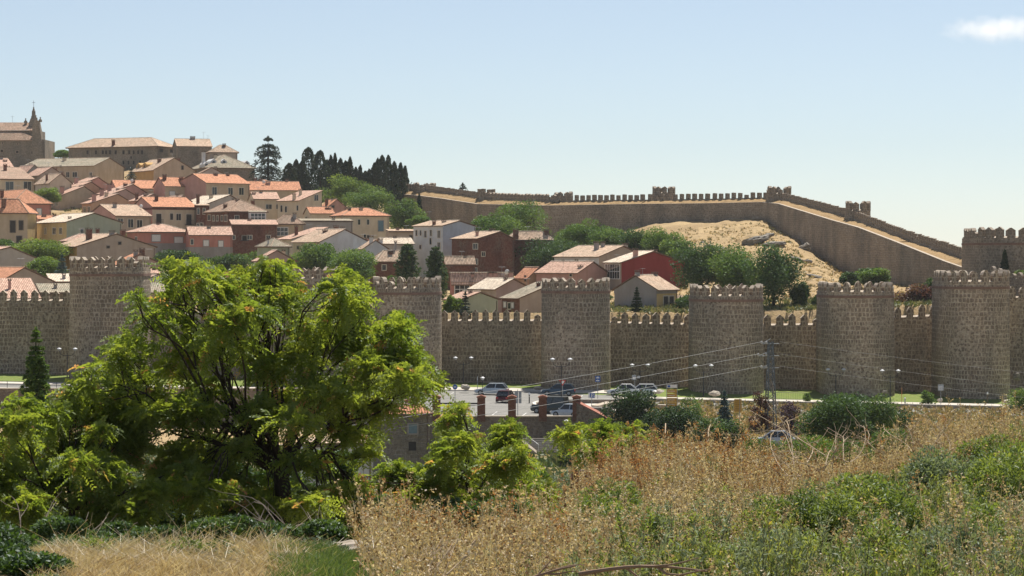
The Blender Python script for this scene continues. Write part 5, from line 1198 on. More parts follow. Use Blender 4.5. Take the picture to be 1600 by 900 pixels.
# retaining wall under the plaza with brick pillars standing on it
def retaining(pts, ztops, zlow, thick, label, name='retaining_wall', mat=None, cope=True):
    t = empty(name, (pts[0][0], pts[0][1], zlow), 0, label, 'wall', None, 'thing'); o = np.array(t.location)
    mb = MB(); cp = MB(); s = 0
    for i in range(len(pts)-1):
        (x0, y0), (x1, y1) = pts[i], pts[i+1]; d = math.dist(pts[i], pts[i+1]); nx, ny = -(y1-y0)/d*thick, (x1-x0)/d*thick
        a = (x0-o[0], y0-o[1]); b = (x1-o[0], y1-o[1]); h0, h1 = ztops[i]-zlow, ztops[i+1]-zlow
        mb.quad([(*a, 0), (*b, 0), (*b, h1), (*a, h0)], 0, [(s, 0), (s+d, 0), (s+d, h1), (s, h0)])
        mb.quad([(b[0]+nx, b[1]+ny, 0), (a[0]+nx, a[1]+ny, 0), (a[0]+nx, a[1]+ny, h0), (b[0]+nx, b[1]+ny, h1)], 0)
        mb.quad([(*a, h0), (*b, h1), (b[0]+nx, b[1]+ny, h1), (a[0]+nx, a[1]+ny, h0)], 1)
        for (e, h) in ((a, h0), (b, h1)): mb.quad([(*e, 0), (e[0]+nx, e[1]+ny, 0), (e[0]+nx, e[1]+ny, h), (*e, h)])
        if cope:
            u = (-nx/thick*.06, -ny/thick*.06)
            cp.prism([(a[0]+u[0], a[1]+u[1], h0+.003), (b[0]+u[0], b[1]+u[1], h1+.003), (b[0]+nx-u[0], b[1]+ny-u[1], h1+.003), (a[0]+nx-u[0], a[1]+ny-u[1], h0+.003)], (0, 0, .1))
        s += d
    mb.build('wall_body', [mat or ST_RET, CAPM], t)
    if cope: cp.build('coping', CAPM if cope is True else cope, t)
    return t
zr = float(zplaza(800, 244))
retaining([(Xp(636, 243.3), 243.3), (Xp(900, 243.3), 243.3)], [zr+.35, zr+.35], -22.5, .5, 'stone retaining wall below the parking plaza, right of the small house')
retaining([(Xp(900, 243.2), 243.2), (Xp(930, 241.3), 241.3), (Xp(962, 239.8), 239.8)], [zr+1.9, zr+1.0, zr-.1], -22.5, .5, 'sloping end of the retaining wall beside the dark round bush', cope=plaster((.4, .17, .12, 1), .9, .2))
retaining([(Xp(-200, 275.3), 275.3), (Xp(200, 275.3), 275.3), (Xp(500, 275.3), 275.3), (Xp(640, 275.3), 275.3)], [zbase(0)-.25+.1]*4, -22.5, .6, 'long brown retaining wall under the pavement at the left, behind the conifer')
retaining([(Xp(635, 275.2), 275.2), (Xp(635, 243.8), 243.8)], [zr+.1, zr+.1], -22.5, .5, 'side return of the retaining wall behind the small house')
for px in (639, 682, 752, 800, 848, 901):
    D = 243.5; t = empty('brick_pillar', (Xp(px, D), D, zr+.3), 0, {639: 'leftmost brick pillar, rising over the red roof of the small house', 682: 'brick pillar at the left end of the dark rail', 752: 'brick pillar at the right end of the dark rail', 800: 'brick pillar in front of the dark red car', 848: 'brick pillar in front of the dark van', 901: 'brick pillar at the top of the sloping coping'}[px], 'pillar', 'brick pillars on the plaza edge')
    h = 2.1 if px > 650 else 1.7; m = MB(); m.box(-.42, .42, -.35, .35, -.4, h); m.build('pillar_shaft', BRICK, t)
    m = MB(); m.prism([(-.5, -.43, h+.002), (.5, -.43, h+.002), (.5, -.43, h+.1), (0, -.43, h+.28), (-.5, -.43, h+.1)], (0, .86, 0)); m.build('cap', plaster((.36, .16, .11, 1), .9, .2), t)
# dark rail between two pillars
a, b = Xp(688, 243.7), Xp(746, 243.7); m = MB(); m.tube([(a, 243.7, zr+1.75), (b, 243.7, zr+1.75)], .09, 6); m.tube([(a, 243.7, zr+1.55), (b, 243.7, zr+1.55)], .03, 6)
tag(m.build('rail', IRON), 'dark horizontal rail between two brick pillars', 'rail')
# lower curved wall near the stairs
pts = [(Xp(px, D), D) for px, D in ((795, 226), (825, 222), (860, 220), (895, 221), (925, 224))]
retaining(pts, [-21.3, -21.1, -20.9, -20.8, -20.8], -24.5, .45, 'low curved stone wall with a pale coping below the steps', 'garden_wall')
# paved ledge above the curved wall
m = MB(); m.quad([(Xp(795, 226.4), 226.4, -21.25), (Xp(860, 220.4), 220.4, -20.95), (Xp(925, 224.4), 224.4, -20.8), (Xp(925, 240), 240, -20.3), (Xp(795, 240), 240, -20.3)]); tag(m.build('terrace_paving', plaster((.3, .27, .22, 1), .95, .4, 1.5)), kind='structure')
# steps with a pale string wall and a handrail
t = empty('stairs', (Xp(852, 236), 236, -20.4), RAD(0), 'short flight of grey steps with a pale stringer and white handrail', 'stairs')
m = MB(); n = 9
for k in range(n): m.box(-1.9-.28*k*0-.30*k+1.6, 1.2, .30*k*.9, .3*(k+1)*.9+.02, -1.0, .17*(k+1)-.0)
m.build('steps', plaster((.34, .31, .27, 1), .9, .3), t)
m = MB(); m.prism([(-.9, -.3, -.1), (-.9, -.3, .25), (-3.3, 2.6, 1.9), (-3.3, 2.6, 1.5)], (.35, 0, 0)); m.build('stringer', CAPM, t)
m = MB(); m.tube([(-.7, -.2, 1.1), (-3.1, 2.6, 2.75)], .035, 6)
for q in (0, .5, 1): m.tube([(-.7-2.4*q, -.2+2.8*q, .2+1.65*q), (-.7-2.4*q, -.2+2.8*q, 1.1+1.65*q)], .03, 5)
m.build('handrail', WHITE, t)
# small stone house below the plaza
H('small grey stone house with a red hipped roof below the plaza', 560, 566, 672, 745, 648.5, 636, 16, 'hip', 'stone', None, 'orange', [(645, 670, 13, 14, 'b'), (644, 697, 12, 14, 'n')], [], D=205, oh=.35)
H('low white walled building seen under the big tree branches', 470, 478, 583, 800, 697, 694, 14, 'shedu', 'white', None, 'tan', [], [], D=180, oh=.1)
# curved planter in the plaza
pc = (Xp(925, 262), 262.0); pl = []
for k in range(15):
    an = math.pi*(.5+k/14*1.0); pl.append((pc[0]-2.2+4.2*math.cos(an)*1.0, pc[1]+7.0*math.sin(an)*1.0))
zp = gp(925, 262)[2]
retaining([(pc[0]+6, pl[0][1])]+pl+[(pc[0]+2, pl[-1][1])], [zp+.75]*(len(pl)+2), zp-.3, -.45, 'curved low stone planter wall in the middle of the plaza', 'planter_wall', ST_RET, plaster((.66, .62, .55, 1), .9, .1))
m = MB(); m.quad([(x, y, zp+.35) for x, y in pl]+[(pc[0]+6, pl[-1][1], zp+.35), (pc[0]+6, pl[0][1], zp+.35)]); tag(m.build('planter_paving', PAVE), kind='structure')
retaining([(Xp(935, 255), 255), (Xp(958, 262), 262), (Xp(1000, 262), 262)], [zp+.9]*3, zp-.5, .8, 'angled pale low wall beside the dark round bush', 'planter_wall', CAPM)
# pale kerb wall with a light fence along the right lawn edge
for (p0, p1, lab) in ((1188, 1262, 'thin metal fence on the lawn edge right of the pylon'), ):
    t = empty('railing', gp(p0, 287.6), 0, lab, 'fence'); L = Xp(p1, 287.6)-Xp(p0, 287.6); dz = gp(p1, 287.6)[2]-gp(p0, 287.6)[2]
    m = MB(); m.tube([(0, 0, 1.0), (L, 0, 1.0+dz)], .025, 4); m.tube([(0, 0, .2), (L, 0, .2+dz)], .02, 4); m.build('rail', IRON, t)
    m = MB()
    for k in range(int(L/.22)): x = k*.22; m.tube([(x, 0, .1+dz*x/L), (x, 0, 1.0+dz*x/L)], .012, 3)
    tag(m.build('bars', IRON, t))
for (p0, p1, lab) in ((-40, 165, 'thin handrail on the pavement edge at the left'), ):
    t = empty('railing', gp(p0, 276.4), 0, lab, 'fence'); L = Xp(p1, 276.4)-Xp(p0, 276.4); dz = gp(p1, 276.4)[2]-gp(p0, 276.4)[2]
    m = MB(); m.tube([(0, 0, 1.0), (L, 0, 1.0+dz)], .03, 4); m.tube([(0, 0, .55), (L, 0, .55+dz)], .02, 4); m.build('rail', IRON, t)
    for k in range(9):
        x = k*L/8; m = MB(); m.tube([(x, 0, 0), (x, 0, 1.0+dz*x/L)], .035, 5); m.build('post', IRON, t)
for p0, p1, D, h, lab in ((1330, 1720, 279.5, .35, 'long low pale kerb wall along the road at the right'), (1000, 1330, 280.4, .3, 'low pale kerb wall along the road left of the bush'), (1000, 1062, 268, .35, 'short pale stone bench wall beside the yellow board')):
    n = 6; ps = [(Xp(p0+(p1-p0)*i/n, D), D) for i in range(n+1)]; zs = [float(zplaza(p0+(p1-p0)*i/n, D))+h for i in range(n+1)]
    retaining(ps, zs, min(zs)-1.5, .4, lab, 'kerb_wall', CAPM, plaster((.66, .6, .52, 1), .9, .1))

# cars
def car(px, py, heading, col, label, kind='hatch', L=4.2, W_=1.75, Hc=1.45, lights=True):
    D = yd(px, py); x, y, z = gp(px, D); t = empty('parked_car' if kind != 'van' else 'parked_van', (x, y, z+.02), RAD(heading), label, 'car' if kind != 'van' else 'van', 'cars around the plaza')
    paint = plain(col, .25, .3, .6); h = L/2
    bt = .62*Hc
    # lower body stations: x, z bottom, z belt, half width
    st = [(-h, .38, .62*bt, .62), (-h+.12, .28, .86*bt, .80), (-h+.9, .22, .97*bt, .87), (-.4, .2, bt, .875), (.6, .2, .98*bt, .875), (h-1.0, .22, .88*bt, .86), (h-.25, .26, .74*bt, .78), (h, .38, .55*bt, .6)]
    if kind == 'van': st = [(-h, .35, .95*bt, .78), (-h+.1, .25, bt, .86), (-.4, .2, bt, .88), (.6, .2, bt, .88), (h-.9, .22, .9*bt, .87), (h-.2, .26, .8*bt, .8), (h, .38, .6*bt, .66)]
    mb = MB(); secs = []
    for (sx, z0, z1, hw) in st: secs.append([(sx, -hw, z0), (sx, -hw*1.0, (z0+z1)/2), (sx, -hw*.94, z1), (sx, hw*.94, z1), (sx, hw, (z0+z1)/2), (sx, hw, z0)])
    for i in range(len(secs)-1):
        for k in range(6):
            j = (k+1) % 6; mb.quad([secs[i][k], secs[i][j], secs[i+1][j], secs[i+1][k]])
    mb.quad(secs[0][::-1]); mb.quad(secs[-1]); mb.build('body', paint, t)
    # greenhouse
    if kind == 'van': gs_ = (-h+.05, -h+.15, h-1.55, h-.95)
    elif kind == 'sedan': gs_ = (-h+.55, -h+1.3, .25, h-1.25)
    else: gs_ = (-h+.12, -h+.6, .2, h-1.2)
    zb_, zt_ = bt*.96, Hc-.05; a, b, c, d = gs_
    g0 = [(a, -.78, zb_), (d, -.78, zb_), (d, .78, zb_), (a, .78, zb_)]; g1 = [(b, -.6, zt_), (c, -.6, zt_), (c, .6, zt_), (b, .6, zt_)]
    if kind == 'van': g1 = [(x_, y_*1.15, z_) for x_, y_, z_ in g1]
    m = MB()
    for k in range(4): j = (k+1) % 4; m.quad([g0[k], g0[j], g1[j], g1[k]])
    m.build('windows', GLASS, t)
    m = MB(); ro_ = [(x_+(-.06 if x_ < 0 else .06), y_*1.04, zt_) for x_, y_, z_ in g1]; m.prism(ro_, (0, 0, .05))
    for k in range(4): m.tube([g0[k], g1[k]], .045, 4)
    for s_ in (-1, 1):
        xm = (a+d)/2; m.tube([(xm, s_*.785, zb_), ((b+c)/2, s_*.61*(1.15 if kind == 'van' else 1), zt_)], .05, 4)
    m.build('roof', paint, t)
    for wx in (-h+.78, h-.82):
        for s_ in (-1, 1):
            yy = s_*.80; w = MB(); w.tube([(wx, yy-.1, .31), (wx, yy+.1, .31)], .32, 14); wo = w.build('wheel', plain((.015, .015, .015, 1), .8), t)
            r = MB(); r.tube([(wx, yy-.105, .31), (wx, yy+.105, .31)], .19, 10); r.build('rim', GALV, wo)
    for s_ in (-1, 1):
        m = MB(); m.box(h-.16, h-.02, s_*.6-.16, s_*.6+.16, .5*bt+.05, .66*bt+.06); m.build('headlight', plain((.7, .7, .68, 1), .15), t)
        m = MB(); m.box(-h-.015, -h+.1, s_*.6-.14, s_*.6+.14, .6*bt, .82*bt); m.build('tail_light', plain((.4, .02, .02, 1), .3), t)
        m = MB(); m.box(.55, .72, s_*.9-.06, s_*.9+.06, bt*.98, bt*.98+.14); m.build('mirror', paint, t)
    return t
car(768, 617, 172, (.42, .47, .52, 1), 'silver blue hatchback parked on the far side of the plaza')
car(872, 618, 176, (.035, .07, .11, 1), 'dark blue hatchback parked under the middle tower', L=4.3)
car(791, 629, 75, (.09, .012, .018, 1), 'dark red car seen from behind beside a brick pillar', L=3.9)
car(859, 646, 158, (.02, .035, .04, 1), 'dark green van parked behind a brick pillar', 'van', 4.1, 1.8, 1.85)
car(888, 652, 150, (.4, .45, .5, 1), 'pale grey car partly hidden by the rightmost brick pillar', L=3.8)
car(975, 618, 174, (.7, .7, .7, 1), 'white car half hidden behind the dark round bush', 'sedan', 4.3)
car(1002, 618, 174, (.62, .64, .66, 1), 'second white car behind the dark round bush, nearer the lamp', L=4.2)
def car_at(px, py, D, heading, col, label, kind, L):
    o = car(px, 640, heading, col, label, kind, L=L); o.location = (Xp(px, D), D, Zy(py, D)+.02)
    return o
zc = tz(1207, 213)
car_at(1210, HOR-zc*F/213, 213, 170, (.42, .44, .48, 1), 'silver sedan parked at the foot of the lattice pylon', 'sedan', 4.5)

# double headed street lamps
LAMPS = [(105, 543, 289, 'double street lamp left of the big tree, beside the leftmost tower'), (724, 557, 294, 'double street lamp right of the round tower, behind the silver blue car'),
         (877, 559, 262, 'grey double street lamp in front of the middle tower'), (1000, 568, 293, 'double street lamp behind the dark round bush'), (1099, 569, 290, 'double street lamp in front of the left pylon tower'),
         (1306, 575, 292, 'double street lamp above the large bush'), (1391, 577, 288, 'double street lamp between the two right towers')]
def lamp(px, yt, D, label):
    x, y, z = gp(px, D); h = Zy(yt, D)-z; t = empty('street_lamp', (x, y, z), 0, label, 'street lamp', 'double headed street lamps')
    m = MB(); m.tube([(0, 0, 0), (0, 0, .9), (0, 0, h-.9)], [.11, .07, .05], 8); m.build('pole', IRON, t)
    m = MB(); m.tube([(-1, 0, h-.42), (-.85, 0, h-.8), (-.5, 0, h-.98), (0, 0, h-1.02), (.5, 0, h-.98), (.85, 0, h-.8), (1, 0, h-.42)], .035, 5); m.tube([(0, 0, h-1.1), (0, 0, h-.7)], [.06, .03], 6); m.build('arm', IRON, t)
    for s_ in (-1, 1):
        m = MB(); m.lathe((s_*1.0, 0, h-.45), [(.08, 0), (.2, .12), (.22, .25)], 10); ho = m.build('lamp_head', plain((.25, .25, .24, 1), .3), t)
        m = MB(); m.lathe((s_*1.0, 0, h-.2), [(.3, 0), (.28, .05), (.17, .13), (.04, .18)], 12); m.build('hood', plain((.55, .56, .56, 1), .5), ho)
for a in LAMPS: lamp(*a)
def small_lamp(px, yt, D, z, label):
    t = empty('garden_lamp', (Xp(px, D), D, z), 0, label, 'lamp', 'small single lamps'); h = Zy(yt, D)-z
    m = MB(); m.tube([(0, 0, 0), (0, 0, h-.4)], .045, 6); m.build('pole', IRON, t)
    m = MB(); m.lathe((0, 0, h-.4), [(.08, 0), (.18, .1), (.24, .3)], 8); m.lathe((0, 0, h-.1), [(.3, 0), (.1, .12)], 8); m.build('lamp_head', plain((.5, .5, .48, 1), .4), t)
small_lamp(754, 589, 283, gp(754, 283)[2], 'small single lamp in front of the silver blue car')
small_lamp(885, 656, 236, -21.0, 'small single lamp below the rightmost brick pillar')
small_lamp(1023, 610, 262, gp(1023, 262)[2]-.4, 'thin dark post lamp right of the dark round bush')

# signs
def board(mb, w, h, z, d=.04, mi=0, y=0.0, dx=0): mb.box(dx-w/2, dx+w/2, y-d/2, y+d/2, z, z+h, mi)
def sign(px, D, h, label, parts, pole=(1,), rz=0, z=None, pc_=GALV, name='road_sign'):
    x, y, zz = gp(px, D); t = empty(name, (x, y, zz if z is None else z), RAD(rz), label, 'sign', None)
    for k, dx in enumerate(pole if pole != (1,) else (0,)): m = MB(); m.tube([(dx, 0, -.3), (dx, 0, h)], .04, 6); m.build('post', pc_, t)
    for nm, mat, f in parts: m = MB(); f(m); m.build(nm, mat, t)
    return t
BLUE = plain((.03, .1, .35, 1), .4); SW = plain((.78, .78, .76, 1), .4); YEL = plain((.5, .3, .05, 1), .6); REDS = plain((.5, .04, .03, 1), .4); GREYS = plain((.35, .38, .4, 1), .4)
sign(809, 248, 3.0, 'tall grey double panel seen from behind, left of the dark van', [('panel', GREYS, lambda m: (board(m, .36, 1.35, 1.5, .06, 0, -.06, -.15), board(m, .3, 1.35, 1.5, .06, 0, .05, .25)))])
def pchar(m, x, z, s, y):   # a white letter P
    m.box(x-.3*s, x-.15*s, y-.01, y, z-.5*s, z+.5*s); m.box(x-.15*s, x+.2*s, y-.01, y, z+.38*s, z+.5*s); m.box(x-.15*s, x+.2*s, y-.01, y, z-.02*s, z+.1*s); m.box(x+.2*s, x+.32*s, y-.01, y, z-.02*s, z+.5*s)
sign(924.5, 256, 2.2, 'blue and white parking sign standing at the curved planter', [('panel', SW, lambda m: board(m, .75, .62, 1.75)), ('blue_field', BLUE, lambda m: m.box(-.2, .33, -.035, -.022, 1.8, 2.32)), ('symbol', SW, lambda m: pchar(m, .06, 2.06, .42, -.037))])
def carsym(m, x, z, s, y): m.box(x-.5*s, x+.5*s, y-.01, y, z-.2*s, z+.02*s); m.box(x-.28*s, x+.28*s, y-.01, y, z+.02*s, z+.25*s)
sign(934, 281, 2.9, 'tall blue square sign with white pictograms against the middle tower', [('panel', BLUE, lambda m: board(m, .62, .75, 2.2)), ('symbol', SW, lambda m: (carsym(m, 0, 2.75, .42, -.022), m.box(-.2, .2, -.032, -.022, 2.32, 2.44)))])
sign(879, 262.5, 3.4, 'give way triangle on the grey lamp post in front of the dark blue car', [('triangle', REDS, lambda m: m.prism([(-.4, -.12, 3.35), (.4, -.12, 3.35), (0, -.12, 2.68)], (0, .03, 0))), ('white_field', SW, lambda m: m.prism([(-.24, -.13, 3.26), (.24, -.13, 3.26), (0, -.13, 2.86)], (0, .008, 0)))])
sign(992, 284, 3.1, 'grey rectangular sign beside the lamp behind the dark bush', [('panel', GREYS, lambda m: (board(m, .5, .6, 2.4, .05, 0, 0, -.1), board(m, .35, .3, 2.6, .05, 0, 0, .45))), ('label_field', SW, lambda m: board(m, .35, .2, 2.55, .02, 0, -.04, -.1))])
sign(711, 270, 2.2, 'round blue sign at the left edge of the plaza', [('disc', BLUE, lambda m: m.tube([(0, -.05, 1.85), (0, -.01, 1.85)], .3, 16)), ('arrow', SW, lambda m: m.box(-.16, .16, -.062, -.051, 1.8, 1.9))])
sign(1470, 283, 2.7, 'grey direction sign on a pale post in front of the rightmost tower', [('panel', GREYS, lambda m: (board(m, .7, .75, 1.95, .06))), ('text_lines', SW, lambda m: [m.box(-.26, .2, -.042, -.032, 2.1+.17*k, 2.15+.17*k) for k in range(3)])])
def lines(m, w, z0, z1, n, y):
    for k in range(n):
        zz = z0+(z1-z0)*(k+.5)/n; m.box(-w/2, w/2*(.3 if k % 3 == 2 else .8), y-.01, y, zz-.03, zz+.03)
sign(1050, 263, 3.2, 'stacked yellow brown information board with a blue and white header', [('panels', YEL, lambda m: [board(m, 1.1, .42, .65+.5*k) for k in range(4)]), ('header', SW, lambda m: board(m, 1.15, .36, 2.72)), ('header_field', BLUE, lambda m: m.box(-.5, -.2, -.035, -.022, 2.78, 3.02)), ('text_lines', SW, lambda m: [m.box(-.45, .3, -.033, -.022, .82+.5*k, .87+.5*k) for k in range(4)])], pole=(-.6, .6))
sign(1153, 243, 2.9, 'plain yellow brown board on two thin posts right of the blue spruce', [('panel', YEL, lambda m: board(m, .78, 1.35, 1.5)), ('text_lines', plain((.3, .17, .03, 1), .6), lambda m: lines(m, .6, 1.6, 2.75, 6, -.022))], pole=(0.2,))
m = MB(); m.tube([(0, 0, 0), (0, 0, 2.1)], .035, 5); m = m.build('post', plain((.5, .2, .06, 1), .6)); m.location = gp(1409, 285); tag(m, 'thin orange marker post on the lawn between the right towers', 'post')
for px, D, h, lab in ((1414, 285, .9, 'short white marker post on the lawn beside the orange one'), (746, 289, 2.1, 'pale thin post left of the small single lamp'), (827, 272, 1.25, 'dark bollard with a pale top on the road in front of the dark blue car'), (1543, 289, 1.5, 'small pinkish waymark post on the lawn under the rightmost tower'), (148, 283, 3.2, 'thin pale pole at the left edge of the big tree')):
    t = empty('marker_post', gp(px, D), 0, lab, 'post'); m = MB(); m.tube([(0, 0, 0), (0, 0, h*.8)], .08 if h < 2 else .04, 6); m.build('post', DARK if px == 827 else PALEBARK if px == 1543 else GALV, t)
    m = MB(); m.lathe((0, 0, h*.8), [(.1, 0), (.12, h*.1), (.06, h*.2)] if h < 2 else [(.04, 0), (.03, h*.2)], 8); m.build('cap', SW, t)
# stone benches and boulders on the lawn edge
PALE = plaster((.5, .44, .36, 1), .95, .3, 2.0)
for i, (px, py, w, h, D, lab) in enumerate([(727, 605, 17, 9, 289, 'pale boulder beside the lamp right of the round tower'), (841, 606, 15, 7, 292, 'pale boulder behind the dark blue car bonnet'), (138, 594, 19, 5, 286, 'long pale boulder on the left pavement'), (1030, 612, 17, 8, 286, 'pale boulder between the dark bush and the yellow board'),
        (1117, 615, 18, 9, 286, 'pinkish boulder right of the lamp and left of the blue spruce'), (1468, 625, 10, 6, 285, 'small boulder at the base of the grey direction sign'), (1573, 627, 15, 6, 287, 'pale boulder at the corner of the rightmost tower'), (947, 611, 7, 3, 292, 'tiny white stone on the grass beside the middle tower'), (1589, 588, 16, 12, 300, 'rugged rock on the bank at the right edge'), (1382, 612, 9, 5, 288, 'small dark rock behind the large bush')]):
    rock(px, py, w, h, D, lab, 30+i, 0, PALE if i < 8 else ROCK, 'boulder', 'boulders along the lawn')

# lattice pylon
def pylon():
    D = 232.0; px = 1204; zt = Zy(534, D); zb = tz(px, D)-.3; Hh = zt-zb; t = empty('lattice_pylon', (Xp(px, D), D, zb), RAD(12), 'grey steel lattice pylon carrying three wires in front of the city wall', 'pylon')
    def hw(z): return .52*(1-z/Hh)+.2*(z/Hh)
    m = MB()
    for sx in (-1, 1):
        for sy in (-1, 1): m.tube([(sx*hw(0), sy*hw(0), 0), (sx*hw(Hh), sy*hw(Hh), Hh)], .06, 4)
    m.build('leg_frame', plain((.13, .15, .165, 1), .6, .2), t)
    m = MB(); n = 15; zs = [Hh*(1-(1-k/n)**1.15) for k in range(n+1)]
    for k in range(n):
        z0, z1 = zs[k], zs[k+1]; a, b = hw(z0), hw(z1); f = 1 if k % 2 else -1
        for s in (-1, 1):
            m.tube([(-f*a, s*a, z0), (f*b, s*b, z1)], .035, 3); m.tube([(f*a, s*a, z0), (-f*b, s*b, z1)], .025, 3)
            m.tube([(s*a, -f*a, z0), (s*b, f*b, z1)], .035, 3); m.tube([(s*b, -b, z1), (s*b, b, z1)], .025, 3)
    m.build('bracing', plain((.13, .15, .165, 1), .6, .2), t)
    at = []
    for k, (zy, dx) in enumerate(((537, -.95), (556, -1.3), (575, -.95))):
        z = Zy(zy, D)-zb; m = MB(); m.tube([(dx*1.05, 0, z), (.9, 0, z)], .05, 5); m.tube([(dx, 0, z), (0, 0, z+.5)], .03, 4); c = m.build('crossarm', GALV, t)
        for xx in (dx, -.45):
            q = MB(); q.lathe((xx, 0, z), [(.03, -.02), (.11, .05), (.12, .12), (.07, .16), (.11, .2), (.04, .3)], 8); q.build('insulator', plain((.6, .58, .55, 1), .3), c)
        at.append((Xp(px, D)+dx*math.cos(RAD(12)), D+dx*math.sin(RAD(12)), z+zb+.2, Xp(px, D)+.9))
    return at
AT = pylon()
WIRE = plain((.36, .36, .35, 1), .6, .0)
def wire(A, B, sag, label, r=.015):
    m = MB(); n = 30; m.tube([tuple(A[i]+(B[i]-A[i])*k/n-(sag*4*(k/n)*(1-k/n) if i == 2 else 0) for i in range(3)) for k in range(n+1)], r, 4); tag(m.build('power_line', WIRE), label, 'wire', 'wires on the lattice pylon')
names = ['upper', 'middle', 'lowest']
for k, (x, y, z, xr) in enumerate(AT):
    D2 = 160.0; ty = (678, 697, 710)[k]
    wire((x, y, z), P(330, ty, D2), .35, names[k]+' wire running from the pylon down to the left over the plaza')
    wire((xr, y, z), P(1900, (612, 637, 652)[k], 250), .3, names[k]+' wire running from the pylon to the right edge', .009)

# bushes and small trees in front of the wall
def mtree(*a, **k): return decid(*a, floor=(a[1] > 600), **k)
mtree(986, 602, 675, 38, 232, 'dark round bush in front of the white cars', 'deep', 14000, .24, seed=2, m=44, name='bush', cat='bush', clumpy=.4)
mtree(1062, 636, 700, 50, 222, 'dense green shrub below the yellow information board', 'deep', 14000, .22, seed=2, m=34, name='bush', cat='bush', clumpy=.4)
mtree(940, 645, 690, 24, 226, 'small dark shrub at the foot of the sloping coping', 'deep', 5500, .2, seed=2, m=16, name='bush', cat='bush', clumpy=.4)
mtree(1026, 638, 700, 30, 226, 'dark shrub filling in right behind the dark round bush', 'deep', 7000, .22, seed=5, m=30, name='bush', cat='bush', clumpy=.4)
mtree(1108, 652, 705, 34, 218, 'green shrub between the blue spruce and the dense green shrub', 'dark', 7000, .22, seed=5, m=30, name='bush', cat='bush', clumpy=.4)
mtree(915, 660, 712, 26, 228, 'dark green shrub against the retaining wall beside the steps', 'deep', 5500, .2, seed=5, m=24, name='bush', cat='bush', clumpy=.4)
mtree(1080, 615, 655, 20, 250, 'thin olive sapling behind the yellow information board', 'mid', 1500, .2, seed=2, m=16, name='sapling', cat='sapling')
mtree(1142, 655, 705, 26, 212, 'green shrub left of the silver sedan', 'dark', 8000, .2, seed=2, m=24, name='bush', cat='bush', clumpy=.4)
mtree(1322, 600, 716, 72, 170, 'large dense bush right of the pylon', 'dark', 30000, .18, seed=2, m=60, name='bush', cat='bush', clumpy=.27)
mtree(1385, 614, 690, 34, 176, 'right shoulder shrub of the large bush', 'dark', 9000, .17, seed=4, m=26, name='bush', cat='bush', clumpy=.34)
mtree(1235, 626, 668, 18, 225, 'dark purple leaved shrub right of the pylon', 'purple', 3500, .17, seed=2, m=16, name='bush', cat='bush', clumpy=.42)
mtree(1190, 612, 672, 20, 232, 'reddish brown leaved young tree behind the pylon', 'red', 2600, .2, seed=2, m=22, name='young_tree', cat='tree', clumpy=.3)
mtree(1450, 610, 632, 12, 284, 'small pale shrub on the lawn left of the grey sign', 'mid', 900, .25, seed=2, m=10, name='bush', cat='bush', clumpy=.42)
mtree(1262, 612, 628, 8, 284, 'tiny shrub at the lawn edge left of the large bush', 'mid', 700, .25, seed=2, m=8, name='bush', cat='bush', clumpy=.45)
mtree(1592, 605, 640, 20, 280, 'yellow green bush at the right edge below the rock', 'lime', 2500, .25, seed=2, m=14, name='bush', cat='bush', clumpy=.42)
mtree(895, 680, 716, 22, 224, 'clipped shrubs beside the steps', 'dark', 2600, .18, seed=2, m=14, name='bush', cat='bush', clumpy=.42)
mtree(877, 691, 708, 7, 223, 'small bright yellow green shrub beside the steps', 'lime', 700, .16, seed=2, m=8, name='bush', cat='bush', clumpy=.45)
mtree(612, 612, 640, 60, 262, 'low bush line on the plaza side behind the big tree', 'mid', 3500, .25, seed=2, m=20, name='bush', cat='bush', clumpy=.4)
conifer(1132, 611, 668, 18, 224, 'blue green spruce left of the plain yellow board', 'blue', 4500, .26, .16, 1, 'spruce', 'spruce', None, 15, .8, .02)
conifer(56, 512, 690, 42, 118, 'tall dark conifer left of the big tree, in front of the wall', 'mid', 15000, .2, .12, 1.3, 'fir', 'fir tree', None, 22, .75, .02)
# rough bank of dry grass, earth and low green between the road and the foreground
scatter_tufts('rough_bank', 9000, (960, 1700), (196, 281), .55, [(0, (.42, .3, .16, 1)), (.45, (.28, .2, .09, 1)), (.7, (.16, .15, .06, 1)), (1, (.08, .12, .03, 1))], 'bank', 'rough dry grass and low herbs on the bank below the road', 8)
scatter_tufts('valley_scrub', 9000, (-100, 1050), (150, 243), .8, [(0, (.2, .18, .08, 1)), (.5, (.09, .13, .04, 1)), (1, (.05, .09, .025, 1))], 'scrub', 'green scrub on the ground below the retaining wall', 9)
